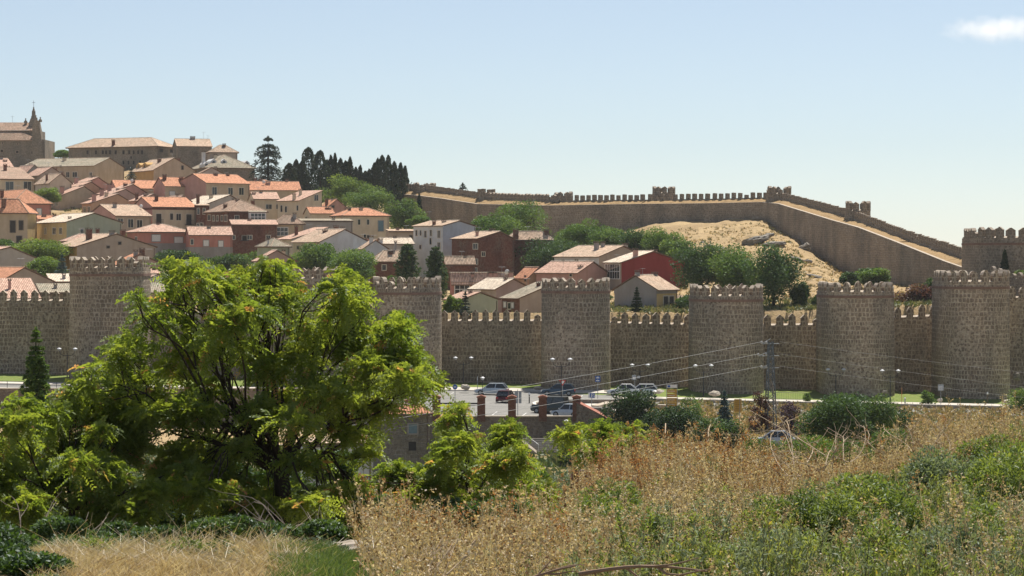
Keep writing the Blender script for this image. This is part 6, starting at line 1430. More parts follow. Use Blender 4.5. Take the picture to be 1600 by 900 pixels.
# ------------------------------------------------------------ foreground trees with feathered leaves
def fronds(base, dirs, L, K, ll, lw, rng, droop=.45):
    """compound leaves: base (n,3), unit dirs (n,3) -> leaflet quads and per-frond index"""
    n = len(base); s = np.linspace(.18, 1.0, K)
    side = np.cross(dirs, np.tile((0, 0, 1.), (n, 1))); side /= (np.linalg.norm(side, axis=1, keepdims=True)+1e-6)
    roll = rng.normal(size=n)*.8; up = np.cross(side, dirs); side = side*np.cos(roll)[:, None]+up*np.sin(roll)[:, None]
    Ls = L*(.6+.7*rng.random(n))
    pos = base[:, None]+dirs[:, None]*(Ls[:, None]*s[None])[..., None]
    pos[..., 2] -= droop*Ls[:, None]*s[None]**2
    out = []
    for sg in (-1, 1):
        a = side[:, None]*sg+dirs[:, None]*.35+rng.normal(size=(n, K, 3))*.18; a[..., 2] -= .15+.4*rng.random((n, K))
        a /= np.linalg.norm(a, axis=2, keepdims=True)
        nr = np.cross(a, np.broadcast_to(dirs[:, None], a.shape))+rng.normal(size=a.shape)*.25; b = np.cross(nr, a); b /= (np.linalg.norm(b, axis=2, keepdims=True)+1e-6)
        sz = (ll*(.75+.5*rng.random((n, K)))*(1-.35*np.abs(s-.5)))[..., None]
        p0 = pos; p2 = pos+a*sz; m1 = pos+a*sz*.45+b*lw*.5; m2 = pos+a*sz*.45-b*lw*.5
        out.append(np.stack([p0, m1, p2, m2], 2).reshape(-1, 4, 3))
    idx = np.tile(np.repeat(np.arange(n), K), 2)
    return np.concatenate(out), idx
def limb(mb, a, b, r0, r1, rng, bend=.12, n=6):
    a, b = np.array(a, float), np.array(b, float); L = np.linalg.norm(b-a); o = rng.normal(size=3)*bend*L; o2 = rng.normal(size=3)*bend*.5*L
    pts = []
    for k in range(n+1):
        t = k/n; pts.append(a+(b-a)*t+o*math.sin(math.pi*t)*.6+o2*math.sin(2*math.pi*t)*.4+np.array((0, 0, .0)))
    mb.tube(pts, [r0+(r1-r0)*(k/n) for k in range(n+1)], 7, cap=False); return pts
def ailanthus(px, pyb, D, clumps, label, nf, seed, mat='ail', L=.42, K=10, ll=.1, lw=.04, trunks=((0, 0, .17),), fork=None, spread=1.0, dark=0.0, tr=1.0, upw=.2):
    rng = np.random.default_rng(seed); B = np.array(P(px, pyb, D)); t = empty('tree', tuple(B), 0, label, 'tree', 'yellow green trees in the foreground'); k = D/F
    C = []; R_ = []
    for c in clumps:
        cx, cy, rx, ry = c[:4]; dd = c[4] if len(c) > 4 else rng.normal()*1.3*spread
        C.append(np.array(P(cx, cy, D))*(1)+np.array((0, dd, 0))-B); R_.append((rx*k, (rx+ry)/2*k*1.1, ry*k))
    C = np.array(C); R_ = np.array(R_)
    w = (R_.prod(1))**(2/3); idx = rng.choice(len(C), nf, p=w/w.sum()); d = unit(nf, rng)
    d[:, 2] = np.where(rng.random(nf) < upw, np.abs(d[:, 2]), d[:, 2])
    r = (.25+.8*rng.random(nf)**.7)+.14*rng.normal(size=nf); pts = C[idx]+d*r[:, None]*R_[idx]
    dr = d*.9+rng.normal(size=(nf, 3))*.5+np.array((0, 0, .25)); dr /= np.linalg.norm(dr, axis=1, keepdims=True)
    q, ix = fronds(pts-dr*L*.3, dr, L, K, ll, lw, rng)
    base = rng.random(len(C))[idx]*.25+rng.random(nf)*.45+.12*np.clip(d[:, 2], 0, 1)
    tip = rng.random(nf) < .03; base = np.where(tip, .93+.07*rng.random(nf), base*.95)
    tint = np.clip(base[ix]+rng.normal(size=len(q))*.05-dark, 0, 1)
    quads_obj('crown', q, tint, LM[mat], t)
    mb = MB(); F_ = np.array(fork if fork is not None else (0, 0, 1.2))
    for (dx, dy, r0) in trunks:
        top = F_+np.array((dx*.4, dy*.4, 0)); limb(mb, (dx, dy, -.6), top, r0*1.15, r0*.85, rng, .03)
    # limbs in two steps: main leaders then branches to each clump
    hubs = []
    nh = max(3, len(C)//8); order = np.argsort(C[:, 0])
    for g in np.array_split(order, nh):
        m = C[g].mean(0); h = F_+(m-F_)*.5; h[2] = max(h[2], F_[2]+.25); limb(mb, F_, h, .075*tr, .04*tr, rng, .07); hubs.append((h, g))
    for h, g in hubs:
        for jj, j in enumerate(g):
            if jj % 3 == 2: continue
            pts_ = limb(mb, h, C[j], .024*tr, .008*tr, rng, .16)
            for q_ in range(4):
                e = C[j]+unit(1, rng)[0]*R_[j]*.8; limb(mb, pts_[3+q_ % 3], e, .013*tr, .004, rng, .12, 4)
    mb.build('trunk', BARK, t)
    return t
BIG = [(303, 440, 46, 34), (262, 488, 38, 36), (345, 474, 46, 36), (398, 440, 44, 30), (410, 492, 50, 34), (300, 536, 58, 40), (232, 556, 50, 30), (182, 582, 40, 24), (462, 486, 40, 32), (516, 486, 46, 34), (566, 456, 44, 32),
       (594, 512, 42, 38), (540, 546, 56, 38), (462, 552, 56, 38), (384, 562, 56, 38), (612, 582, 46, 34), (658, 600, 44, 24), (560, 612, 56, 34), (478, 626, 56, 34), (246, 612, 56, 34), (324, 632, 56, 32), (400, 634, 46, 28), (572, 642, 40, 26),
       (186, 636, 46, 34), (528, 668, 36, 20), (290, 692, 54, 28), (210, 690, 50, 34), (375, 690, 36, 22), (548, 440, 26, 18), (425, 418, 22, 12), (290, 412, 22, 12), (335, 432, 24, 16), (240, 462, 20, 16)]
_r = random.Random(4)
def subdiv(cl, n=3, f=.62, j=.75):
    out = []
    for c in cl:
        for q in range(n): out.append((c[0]+_r.uniform(-j, j)*c[2], c[1]+_r.uniform(-j, j)*c[3], c[2]*f*_r.uniform(.75, 1.25), c[3]*f*_r.uniform(.75, 1.25)))
    return out
LOWB = [(300, 740, 60, 26), (380, 742, 50, 24), (470, 720, 44, 22), (520, 742, 44, 24), (240, 735, 46, 24), (330, 790, 60, 24), (420, 792, 50, 22), (500, 790, 46, 24), (560, 700, 36, 20), (560, 780, 36, 24), (355, 715, 40, 20)]
ailanthus(440, 858, 48, subdiv(BIG, 3)+subdiv(LOWB, 2), 'big spreading yellow green tree filling the left half in front of the wall', 8800, 21, fork=(0.0, 0, 1.55), trunks=((0, 0, .19),), L=.42, tr=1.15)
LEFT = [(20, 690, 40, 34), (70, 650, 44, 28), (118, 632, 44, 24), (60, 712, 56, 32), (130, 690, 56, 34), (185, 722, 50, 30), (20, 760, 40, 30), (90, 762, 56, 32), (160, 775, 50, 26), (245, 752, 50, 30), (30, 820, 44, 26), (118, 818, 50, 24), (205, 806, 40, 22), (300, 740, 44, 26), (150, 655, 36, 22), (-20, 720, 40, 40)]
ailanthus(105, 872, 46, subdiv(LEFT, 3), 'lower bushy yellow green tree at the left edge beside the big one', 4800, 22, fork=(0.1, 0, 1.0), trunks=((0, 0, .08), (.7, .3, .07)), L=.4, tr=.75, dark=.06)
MID = [(708, 660, 26, 20), (735, 682, 40, 22), (790, 690, 32, 24), (712, 722, 46, 24), (776, 730, 42, 26), (650, 756, 46, 22), (600, 742, 38, 20), (720, 764, 50, 22), (640, 780, 50, 20), (790, 770, 36, 20), (560, 748, 44, 22), (835, 756, 30, 18), (716, 632, 12, 12), (850, 780, 26, 14)]
ailanthus(745, 860, 56, subdiv(MID, 3), 'smaller tree right of the big one, in front of the small stone house', 3700, 23, fork=(-.2, 0, 1.1), trunks=((0, 0, .1),), L=.42, tr=.8)
RB = [(905, 688, 28, 16), (940, 678, 24, 14), (885, 672, 20, 10), (968, 694, 26, 14), (925, 704, 30, 14), (1005, 690, 24, 14), (990, 672, 16, 8)]
ailanthus(935, 760, 60, RB, 'low yellow green sapling group peeping over the weeds right of the steps', 800, 24, fork=(0, 0, .8), trunks=((0, 0, .05),), L=.42, tr=.6)
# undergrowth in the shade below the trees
UG = [(40, 850, 60, 30), (120, 840, 60, 26), (190, 838, 50, 26), (260, 812, 60, 34), (330, 800, 56, 36), (400, 800, 50, 38), (470, 796, 54, 38), (540, 790, 50, 36), (590, 800, 40, 30), (350, 752, 50, 28), (430, 758, 46, 26), (505, 740, 46, 26), (560, 832, 36, 18), (300, 848, 50, 16), (-20, 830, 50, 60)]
def bush_from(clumps, px, pyb, D, label, mat, n, leaf, seed, name='shrub', cat='shrub', asp=.4, dsp=.8, group=None):
    rng = np.random.default_rng(seed); B = np.array(P(px, pyb, D)); t = empty(name, tuple(B), 0, label, cat, group); k = D/F
    C = np.array([np.array(P(c[0], c[1], D))+np.array((0, rng.normal()*dsp, 0))-B for c in clumps]); R_ = np.array([(c[2]*k, (c[2]+c[3])*.5*k, c[3]*k) for c in clumps])
    w = R_.prod(1)**(2/3); idx = rng.choice(len(C), n, p=w/w.sum()); d = unit(n, rng); r = .25+.8*rng.random(n)**.6
    p = C[idx]+d*r[:, None]*R_[idx]; ad = d+rng.normal(size=(n, 3))*.6+np.array((0, 0, .5)); ad /= np.linalg.norm(ad, axis=1, keepdims=True)
    quads_obj('foliage', leaf_quads(p, leaf, asp, .2, rng, ad), np.clip(rng.random(len(C))[idx]*.5+rng.random(n)*.5, 0, 1), LM[mat], t)
    mb = MB()
    for j in range(len(C)):
        for q_ in range(3): limb(mb, (C[j][0]*.9, C[j][1], -.2), C[j]+unit(1, rng)[0]*R_[j]*.6, .016, .005, rng, .1, 4)
    tag(mb.build('stems', BARK, t), kind='stuff'); return t
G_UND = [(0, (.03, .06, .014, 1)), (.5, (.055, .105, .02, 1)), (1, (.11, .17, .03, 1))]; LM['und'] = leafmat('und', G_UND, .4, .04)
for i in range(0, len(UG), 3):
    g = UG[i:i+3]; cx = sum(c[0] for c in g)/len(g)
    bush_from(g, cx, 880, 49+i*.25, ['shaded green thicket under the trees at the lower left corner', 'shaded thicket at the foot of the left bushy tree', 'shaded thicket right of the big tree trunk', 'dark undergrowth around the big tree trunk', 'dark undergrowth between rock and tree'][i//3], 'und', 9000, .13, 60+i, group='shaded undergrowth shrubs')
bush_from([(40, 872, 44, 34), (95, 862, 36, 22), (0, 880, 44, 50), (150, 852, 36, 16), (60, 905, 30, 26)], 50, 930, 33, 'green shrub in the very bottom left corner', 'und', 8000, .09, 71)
G_SAGE = [(0, (.10, .13, .07, 1)), (.6, (.17, .21, .12, 1)), (1, (.26, .29, .16, 1))]; LM['sage'] = leafmat('sage', G_SAGE, .3, .03)
SH = [(1395, 22.5, .42, 'wg'), (1345, 21, .36, 'wg'), (1500, 23.5, .4, 'wg'), (1570, 23, .42, 'wg'), (1600, 26, .4, 'wg'), (1480, 26, .34, 'gl'), (1250, 23, .36, 'gl'), (1210, 21, .34, 'wg'), (1085, 22, .3, 'gl'), (1160, 24.5, .28, 'wg'),
      (1040, 20.5, .3, 'wg'), (960, 24, .34, 'wg'), (985, 22.5, .28, 'wg'), (930, 26.5, .3, 'wg'), (880, 22.5, .22, 'gl'), (820, 21.5, .2, 'wg'), (740, 21.5, .2, 'wg'), (640, 20.5, .24, 'wg'), (1310, 27, .3, 'gl'), (1420, 28, .3, 'wg'), (1540, 28.5, .34, 'wg'), (1075, 28, .3, 'wg'), (1180, 19, .3, 'gl'), (1320, 18.6, .3, 'wg'), (1500, 19, .34, 'gl'), (1590, 19.5, .34, 'wg')]
LM['wg'], LM['gl'] = leafmat('shrub_green', [(0, (.075, .11, .025, 1)), (.5, (.14, .2, .04, 1)), (.85, (.24, .29, .06, 1)), (1, (.4, .38, .1, 1))], .45, .03), leafmat('shrub_grey', [(0, (.1, .14, .07, 1)), (.6, (.17, .22, .11, 1)), (1, (.27, .32, .18, 1))], .4, .03)
for q, (px_, D_, r_, m_) in enumerate(SH):
    r_ *= 1.35; rr_ = random.Random(q*7+1); k_ = F/D_; yb_ = HOR-tz(px_, D_)*k_; R_px = r_*k_
    cl_ = [(px_+rr_.uniform(-.8, .8)*R_px, yb_-R_px*rr_.uniform(.5, 1.15), R_px*rr_.uniform(.4, .7), R_px*rr_.uniform(.35, .6)) for _ in range(6)]
    bush_from(cl_, px_, yb_, D_, ['low green shrub standing among the dry weeds of the right foreground', 'low grey green shrub standing among the dry weeds of the right foreground'][m_ == 'gl'], m_, int(6500*(r_/.4)**2), .05, 500+q, 'weed_shrub', 'shrub', .3, .15, ['green shrubs in the foreground weeds', 'grey green shrubs in the foreground weeds'][m_ == 'gl'])
bush_from([(850, 765, 30, 22), (880, 755, 26, 18), (905, 775, 26, 22), (870, 795, 36, 18), (925, 790, 26, 16)], 880, 830, 75, 'grey green broom shrub behind the weeds in the centre', 'sage', 9000, .1, 72, asp=.2)
bush_from([(822, 738, 20, 18), (836, 752, 22, 16)], 828, 790, 72, 'light green feathery bush left of the grey green broom', 'lime', 1800, .14, 73, asp=.4)
bush_from([(905, 742, 14, 8), (925, 748, 14, 10), (912, 756, 20, 8)], 915, 775, 70, 'reddish dry shrub behind the weeds below the curved wall', 'red', 900, .14, 74, asp=.4)
bush_from([(740, 800, 40, 22), (690, 800, 36, 24), (790, 800, 44, 22), (640, 815, 36, 22)], 720, 860, 52, 'green thicket behind the brown weeds in the lower centre', 'und', 7000, .12, 75)
bush_from([(1260, 700, 50, 22), (1330, 712, 50, 20), (1190, 700, 30, 14), (1400, 690, 40, 20)], 1290, 760, 75, 'low green shrubs behind the dead branches at the right', 'mid', 7000, .11, 76)

# ------------------------------------------------------------ foreground weeds
def zg(X, Y): return terrain(X, Y)+np.interp(Y, [0, 12, 60], [.02, .05, .2])*fbm(X*.55, Y*.55, 3)*.5
GAPS = [(1290, 20.5, 50), (1440, 21.5, 70), (1440, 19, 60), (1530, 24.5, 40), (1130, 20, 40), (1560, 21, 45), (1000, 21.5, 35), (900, 20.5, 30), (1230, 24.5, 30), (1350, 25.5, 28)]
def n2(x, y, seed, s=1.0): return fbm(x*s, y*s, seed, 4)*.5
W_DRY = [(0, (.14, .08, .045, 1)), (.3, (.36, .25, .14, 1)), (.6, (.56, .44, .28, 1)), (.85, (.68, .58, .43, 1)), (1, (.8, .72, .58, 1))]
W_RUST = [(0, (.24, .10, .04, 1)), (.5, (.4, .2, .09, 1)), (1, (.52, .34, .18, 1))]
W_GRN = [(0, (.09, .12, .035, 1)), (.4, (.17, .22, .055, 1)), (.75, (.28, .31, .08, 1)), (.93, (.3, .3, .06, 1)), (1, (.45, .36, .07, 1))]
W_GLA = [(0, (.12, .15, .08, 1)), (.5, (.2, .24, .13, 1)), (1, (.3, .34, .2, 1))]
M_DRY, M_RUST, M_GRN, M_GLA = leafmat('wdry', W_DRY, .4, .0, 1.0), leafmat('wrust', W_RUST, .4, .0, 1.0), leafmat('wgrn', W_GRN, .45, .02), leafmat('wgla', W_GLA, .35, .02)
M_STRAW = leafmat('straw', [(0, (.3, .22, .12, 1)), (.6, (.5, .4, .24, 1)), (1, (.66, .57, .4, 1))], .3, .05, 1.1)
M_STEM = leafmat('stemdark', [(0, (.06, .038, .022, 1)), (.6, (.13, .08, .05, 1)), (1, (.33, .24, .15, 1))], .1, .03, 1.1)
def strip_quads(a, b, w, rng):
    """thin blades from a to b, width w"""
    d = b-a; s = np.cross(d, rng.normal(size=d.shape)); s /= (np.linalg.norm(s, axis=1, keepdims=True)+1e-9); s *= np.reshape(w, (-1, 1))*.5
    return np.stack([a-s, a+s, b+s*.5, b-s*.5], 1)
def place(n, seed, dr=(12.5, 36), pxr=(560, 1850), keep=None):
    rng = np.random.default_rng(seed); u = rng.random(n); D = np.sqrt(dr[0]**2+(dr[1]**2-dr[0]**2)*u); px = pxr[0]+(pxr[1]-pxr[0])*rng.random(n); X = (px-800)*D/F
    # the weed bed ends along a ragged diagonal at its left side
    edge = np.interp(D, [12, 20, 26, 34], [575, 560, 610, 700])+25*n2(X, D, 77, 1.3)
    m = px > edge
    for (gx, gd, gr) in GAPS: m &= ((px-gx)/gr)**2+((D-gd)/(gr*.018))**2 > .6+.5*rng.random(n)
    m &= n2(X, D, 55, 1.0) > -.62+.5*(rng.random(n)-.5)
    if keep is not None: m &= keep(X, D, px, rng)
    return X[m], D[m], px[m], rng
def weeds_dry(name, n, seed, mat, label, hgt=.78, keep=None, flakes=34, fs=.021, dr=(12.5, 36), stemtint=(.2, .9), toprange=(.45, 1.0), pxr=(560, 1850)):
    X, D, px, rng = place(n, seed, dr, pxr, keep); n = len(X); Z = zg(X, D); Hh = hgt*(.6+.55*rng.random(n))*np.clip(1+.45*n2(X, D, 5, 1.1), .45, 1.5)
    lean = rng.normal(size=(n, 2))*.16; A = np.stack([X, D, Z], 1); B = A+np.stack([lean[:, 0]*Hh, lean[:, 1]*Hh, Hh], 1)
    M_ = (A+B)/2+rng.normal(size=(n, 3))*.02; sq = [strip_quads(A, M_, np.full(n, .008), rng), strip_quads(M_, B, np.full(n, .006), rng)]
    # side twigs
    tw = 7; t = toprange[0]+(toprange[1]-toprange[0])*rng.random((n, tw)); P0 = A[:, None]+(B-A)[:, None]*t[..., None]
    dv = unit(n*tw, rng).reshape(n, tw, 3); dv[..., 2] = np.abs(dv[..., 2])*.9+.5; dv /= np.linalg.norm(dv, axis=2, keepdims=True); Lt = (.07+.16*rng.random((n, tw)))*(1.25-t)*hgt*1.6
    P1 = P0+dv*Lt[..., None]; sq.append(strip_quads(P0.reshape(-1, 3), P1.reshape(-1, 3), np.full(n*tw, .004), rng))
    S = np.concatenate(sq); st = stemtint[0]+(stemtint[1]-stemtint[0])*rng.random(len(S))
    o1 = quads_obj(name+'_stems', S, st, M_STEM if seed % 2 else M_STRAW)
    pf = max(1, flakes//tw); s = rng.random((n, tw, pf)); c = P0[:, :, None]+(P1-P0)[:, :, None]*(s[..., None]*1.0)+rng.normal(size=(n, tw, pf, 3))*.014
    c = c.reshape(-1, 3); q = leaf_quads(c, fs, .7, .1, rng); pt = np.repeat(rng.random(n)*.6+.25*n2(X, D, 8, .8), tw*pf)
    tint = np.clip(pt*.55+.75*rng.random(len(c))-.08, 0, 1)
    # stems join the flakes in one object: two material slots
    allq = np.concatenate([q, S]); o = quads_obj(name, allq, np.concatenate([tint, st]), [mat, M_STRAW if seed % 2 == 0 else M_STEM])
    mi = np.zeros(len(allq), np.int32); mi[len(q):] = 1; o.data.polygons.foreach_set('material_index', mi)
    bpy.data.objects.remove(o1); return tag(o, label, 'weeds', None, 'stuff')
def weeds_leafy(name, n, seed, mat, label, hgt=.5, keep=None, leaves=34, ls=.085, asp=.2, dr=(12, 34), pxr=(560, 1850), clump=0, cr=.33):
    X, D, px, rng = place(n if not clump else clump, seed, dr, pxr, keep); hm = 1.0; off = 0
    if clump:   # plants gathered in rounded tussocks with bare gaps between
        nc = len(X); ci = rng.integers(0, nc, n); sz = (.6+.8*rng.random(nc))[ci]; dx, dy = rng.normal(size=(2, n))*cr*sz; X = X[ci]+dx; D = D[ci]+dy
        rr_ = np.hypot(dx, dy)/(cr*sz); hm = np.exp(-(rr_/1.7)**2)*(.7+.5*sz); off = .45*rng.random(nc)[ci]; lean = np.stack([dx, dy], 1)*.9+rng.normal(size=(n, 2))*.15
        ed_ = np.interp(D, [12, 20, 26, 34], [575, 560, 610, 700])+20; k_ = 800+F*X/D > ed_; X, D, lean, hm, off = X[k_], D[k_], lean[k_], hm[k_], off[k_]
    n = len(X); Z = zg(X, D); Hh = hgt*(.55+.7*rng.random(n))*hm
    if not clump: lean = rng.normal(size=(n, 2))*.25
    A = np.stack([X, D, Z], 1); B = A+np.stack([lean[:, 0]*Hh, lean[:, 1]*Hh, Hh], 1); S = strip_quads(A, B, np.full(n, .009), rng)
    t = .25+.75*rng.random((n, leaves))**.7; c = A[:, None]+(B-A)[:, None]*t[..., None]
    th = rng.random((n, leaves))*6.283; ad = np.stack([np.cos(th)*.6, np.sin(th)*.6, .55+.5*rng.random((n, leaves))], -1); ad /= np.linalg.norm(ad, axis=2, keepdims=True)
    sz = ls*(.6+.7*rng.random((n, leaves))); c = c+ad*(sz*.5)[..., None]+rng.normal(size=c.shape)*.012
    q = leaf_quads(c.reshape(-1, 3), sz.reshape(-1), asp, .05, rng, ad.reshape(-1, 3))
    tint = np.clip(np.repeat(rng.random(n)*(.55 if not clump else .2)+off, leaves)+.42*rng.random(n*leaves)+(rng.random(n*leaves) < .03)*.5, 0, 1)
    allq = np.concatenate([q, S]); o = quads_obj(name, allq, np.concatenate([tint, rng.random(n)]), [mat, M_STEM]); mi = np.zeros(len(allq), np.int32); mi[len(q):] = 1
    o.data.polygons.foreach_set('material_index', mi); return tag(o, label, 'weeds', None, 'stuff')
def zone_green(X, D, px, rng):   # green prevails low on the right, near the camera
    g = np.interp(px, [560, 900, 1100, 1600], [-.4, -.2, .12, .45])+np.interp(D, [12, 18, 23, 30], [.75, .4, .0, -.45])+.9*n2(X, D, 41, 1.1)
    return g > .1+.5*rng.random(len(X))
def zone_dry(X, D, px, rng):
    g = np.interp(px, [560, 900, 1100, 1600], [-.4, -.2, .12, .45])+np.interp(D, [12, 18, 23, 30], [.75, .4, .0, -.45])+.9*n2(X, D, 41, 1.1)
    return g < .35+.35*rng.random(len(X))
weeds_dry('dry_seed_weeds', 7300, 100, M_DRY, 'dense bed of dry tan weeds with seed heads over the right foreground', .78, zone_dry, 35, .023)
weeds_dry('rusty_weeds', 1900, 101, M_RUST, 'rust coloured seed weeds along the crest of the foreground bank', .82, lambda X, D, px, rng: (px > 880) & (rng.random(len(X)) < np.interp(px, [880, 960, 1160, 1300, 1600], [.4, 1, 1, .15, .12])), 56, .024, (25, 36))
weeds_dry('rusty_weeds', 650, 103, M_RUST, 'rust brown seed weeds in front of the green thicket, lower centre', .8, lambda X, D, px, rng: (px < 900), 56, .024, (19, 27))
weeds_leafy('leafy_weeds', 5200, 104, M_GRN, 'yellow green leafy tussocks in the lower right foreground', .5, zone_green, 52, .048, .3, clump=420, cr=.27)
weeds_leafy('grey_green_weeds', 3000, 106, M_GLA, 'grey green narrow leaved tussocks among the dry stalks', .5, lambda X, D, px, rng: zone_green(X, D+.5, px, rng), 48, .06, .2, clump=230, cr=.27)
weeds_leafy('leafy_weeds', 3000, 108, M_GRN, 'scattered green sprigs among the dry weeds', .4, lambda X, D, px, rng: rng.random(len(X)) < .8, 40, .045, .3, (13, 36), clump=420, cr=.2)
weeds_dry('dark_stalks', 1500, 113, M_STEM, 'dark brown dead stalks in the gaps between the green tussocks', .45, zone_green, 7, .012, (12.5, 25), (.0, .5))
weeds_dry('pale_weeds', 2200, 110, M_STRAW, 'straw pale seed weeds near the bottom edge', .55, lambda X, D, px, rng: px > 600, 38, .018, (12.5, 24))
# dry grass on the left bank and on the whole near ground
def grass(name, n, seed, mat, label, hgt, pxr, dr, keep=None, w=.006, lean=.35, k=6, cat='grass'):
    rng = np.random.default_rng(seed); D = dr[0]+(dr[1]-dr[0])*rng.random(n); px = pxr[0]+(pxr[1]-pxr[0])*rng.random(n); X = (px-800)*D/F
    m = ~((px > 470+8*rng.normal(size=n)) & (px < 612) & (D < 25.3)) if lean > .4 else np.ones(n, bool)
    if keep is not None: m &= keep(X, D, px, rng)
    X, D, px = X[m], D[m], px[m]; n = len(X)
    A = np.repeat(np.stack([X, D, zg(X, D)-.01], 1), k, 0); h = np.repeat(hgt*(.5+.7*rng.random(n)), k)*(.6+.6*rng.random(n*k)); A[:, :2] += rng.normal(size=(n*k, 2))*.03
    l = rng.normal(size=(n*k, 2))*lean+np.array((.12, 0)); M_ = A+np.stack([l[:, 0]*h*.3, l[:, 1]*h*.3, h*.55], 1); B = A+np.stack([l[:, 0]*h, l[:, 1]*h, h], 1)
    q = np.concatenate([strip_quads(A, M_, np.full(n*k, w), rng), strip_quads(M_, B, np.full(n*k, w*.8), rng)])
    return tag(quads_obj(name, q, np.tile(np.clip(rng.random(n*k)*.5+np.repeat(rng.random(n)*.5, k), 0, 1), 2), mat), label, cat, None, 'stuff')
M_LAWN = leafmat('lawn', [(0, (.07, .12, .03, 1)), (.6, (.13, .2, .05, 1)), (1, (.3, .3, .12, 1))], .35, .03)
grass('dry_grass', 5200, 201, M_STRAW, 'pale dry grass on the near bank at the lower left', .17, (40, 560), (18, 33), lambda X, D, px, rng: (px+40*n2(X, D, 3, 2) > 60) & (n2(X, D, 19, 2.5) > -.3+.8*rng.random(len(X))), .006, .8)
grass('dry_grass', 9000, 202, M_DRY, 'short dry grass around the flat rock', .12, (60, 760), (16, 29), lambda X, D, px, rng: n2(X, D, 23, 2.2) > -.2+.7*(rng.random(len(X))-.3), w=.005, lean=.7)
grass('green_turf', 4200, 203, M_LAWN, 'short green grass at the bottom edge left of the weeds', .12, (400, 620), (16.5, 22.5), lambda X, D, px, rng: (n2(X, D, 29, 2.4) > -.25+.5*(rng.random(len(X))-.5)) & (px > 430+30*n2(X, D, 3, 2)) & (px < np.interp(D, [17, 22], [600, 610])), .006)
grass('straw_litter', 6000, 204, M_STRAW, 'dry straw between the weeds', .3, (560, 1700), (12.5, 33), None, .006, .8, 5)
grass('dry_grass', 130, 206, M_STRAW, 'thin taller wisps of dry grass on the lower left bank', .34, (90, 440), (24, 30), None, .006, .5, 5)
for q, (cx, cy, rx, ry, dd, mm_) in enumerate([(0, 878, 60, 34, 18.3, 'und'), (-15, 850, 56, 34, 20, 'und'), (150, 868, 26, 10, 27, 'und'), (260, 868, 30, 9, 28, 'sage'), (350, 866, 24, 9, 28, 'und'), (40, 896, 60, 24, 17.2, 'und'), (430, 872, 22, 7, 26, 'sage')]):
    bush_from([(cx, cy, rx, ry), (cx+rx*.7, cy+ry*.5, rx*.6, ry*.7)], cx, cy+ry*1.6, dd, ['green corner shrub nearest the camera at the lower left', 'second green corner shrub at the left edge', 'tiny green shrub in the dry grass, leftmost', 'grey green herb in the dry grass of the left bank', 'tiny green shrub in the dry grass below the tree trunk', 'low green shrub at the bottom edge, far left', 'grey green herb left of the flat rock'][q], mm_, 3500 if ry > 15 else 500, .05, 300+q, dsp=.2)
for q in range(34):
    rr_ = random.Random(900+q); cx = rr_.uniform(60, 500); dd = rr_.uniform(21, 31); yb_ = HOR-tz(cx, dd)*F/dd; rp = rr_.uniform(16, 36)
    bush_from([(cx, yb_-rp*.5, rp, rp*.6), (cx+rp*.8, yb_-rp*.3, rp*.7, rp*.45)], cx, yb_, dd, 'small green herb in the dry grass of the lower left bank', ['und', 'sage', 'wg'][q % 3], 900, .045, 940+q, 'herb', 'herb', .35, .1, 'small herbs on the lower left bank')
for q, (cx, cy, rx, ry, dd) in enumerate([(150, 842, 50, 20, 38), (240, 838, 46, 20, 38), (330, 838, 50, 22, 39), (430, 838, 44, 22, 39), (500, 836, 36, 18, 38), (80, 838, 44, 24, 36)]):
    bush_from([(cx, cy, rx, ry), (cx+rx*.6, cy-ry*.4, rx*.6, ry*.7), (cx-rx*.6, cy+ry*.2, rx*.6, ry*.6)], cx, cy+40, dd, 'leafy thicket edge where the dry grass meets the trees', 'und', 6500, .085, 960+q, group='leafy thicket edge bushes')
# bare dead stems and branches
def branches(name, items, label, mat=PALEBARK, seed=1):
    rng = np.random.default_rng(seed)
    for (p0, p1, D0, D1, r, bend) in items:
        mb = MB()
        a, b = np.array(P(*p0, D0)), np.array(P(*p1, D1)); pts = limb(mb, a, b, r, r*.35, rng, bend, 8)
        for q_ in range(3):
            i0 = 3+q_; e = pts[i0]+(b-a)*.28+unit(1, rng)[0]*np.linalg.norm(b-a)*.22; limb(mb, pts[i0], e, r*.55, r*.2, rng, .1, 4)
        tag(mb.build(name, mat), label, 'dead branch', 'dead branches: '+label.split(' on ')[0].split(' in ')[0] if len(items) > 1 else None, None)
DEADM = plaster((.48, .37, .25, 1), .9, .25, 6.0)
branches('dead_branch', [((905, 897), (1105, 893), 13.2, 13.0, .014, .05), ((800, 912), (900, 884), 13.4, 13.3, .012, .03)], 'bent bare branch lying across the bottom edge of the weeds', plaster((.3, .2, .14, 1), .9, .2, 6.0), 4)
branches('dead_branch', [((1040, 662), (1062, 708), 30, 28, .008, .1), ((1110, 664), (1105, 690), 30, 29, .008, .05)], 'bare pale stem standing on the crest in front of the bushes', DEADM, 5)
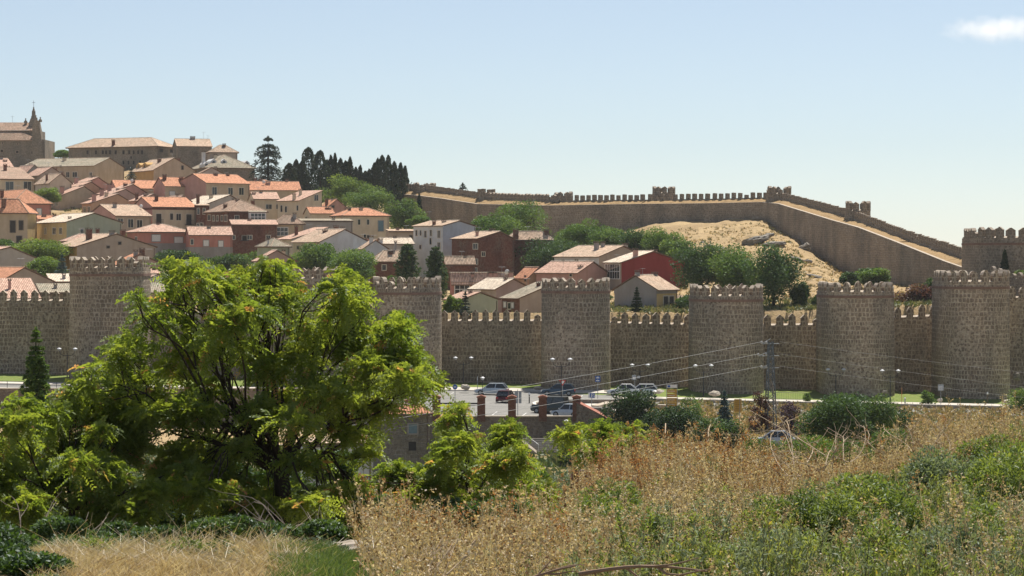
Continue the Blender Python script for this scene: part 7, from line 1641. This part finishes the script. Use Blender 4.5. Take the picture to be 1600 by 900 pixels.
rb = random.Random(8); its = []
for k in range(16):
    x0 = rb.uniform(1225, 1330); its.append(((x0, rb.uniform(715, 745)), (x0+rb.uniform(-90, 70), rb.uniform(660, 705)), 27, 27+rb.uniform(-1, 2), .007, .12))
branches('dead_branch', its, 'bare pale branch in the tangle in front of the large bush', DEADM, 6)
its = []
for k in range(24):
    x0 = rb.uniform(1350, 1480); its.append(((x0, rb.uniform(690, 730)), (x0+rb.uniform(-60, 60), rb.uniform(640, 690)), 29, 29+rb.uniform(-1, 2), .006, .14))
branches('dead_branch', its, 'bare pale twig in the tangle on the crest under the two right towers', DEADM, 7)
branches('dead_branch', [((1240, 700), (1206, 596), 27, 27.5, .006, .05), ((1290, 712), (1170, 640), 26, 28, .006, .04)], 'long pale stem rising in front of the pylon', DEADM, 9)
its = [((rb.uniform(330, 540), rb.uniform(850, 870)), (rb.uniform(330, 560), rb.uniform(780, 835)), 40, 41, .014, .16) for k in range(15)]
branches('dead_branch', its, 'grey dead twig at the foot of the big tree', plaster((.3, .25, .2, 1), .9, .2, 6.0), 10)
its = [((rb.uniform(0, 220), rb.uniform(850, 890)), (rb.uniform(-10, 230), rb.uniform(770, 850)), 40, 41, .013, .14) for k in range(9)]
branches('dead_branch', its, 'thin bare branch in the shade at the lower left', plaster((.3, .25, .2, 1), .9, .2, 6.0), 11)
its = [((rb.uniform(640, 700), rb.uniform(895, 920)), (rb.uniform(640, 760), rb.uniform(830, 870)), 15, 15.4, .006, .08) for k in range(9)]
branches('dead_branch', its, 'pale dry stalk at the bottom edge near the left end of the weeds', DEADM, 12)
# flat granite slab
rock(545, 858, 120, 30, 23.5, 'flat granite rock half buried in the bank below the big tree', 50, .13, plaster((.5, .43, .35, 1), .95, .35, 3.0), 'rock', None)
rock(492, 873, 46, 12, 23.2, 'low stone at the left tip of the flat granite rock', 51, .2, plaster((.5, .43, .35, 1), .95, .35, 3.0), 'rock', None)
for o in SC.objects:
    if o.type == 'EMPTY': o.hide_render = False
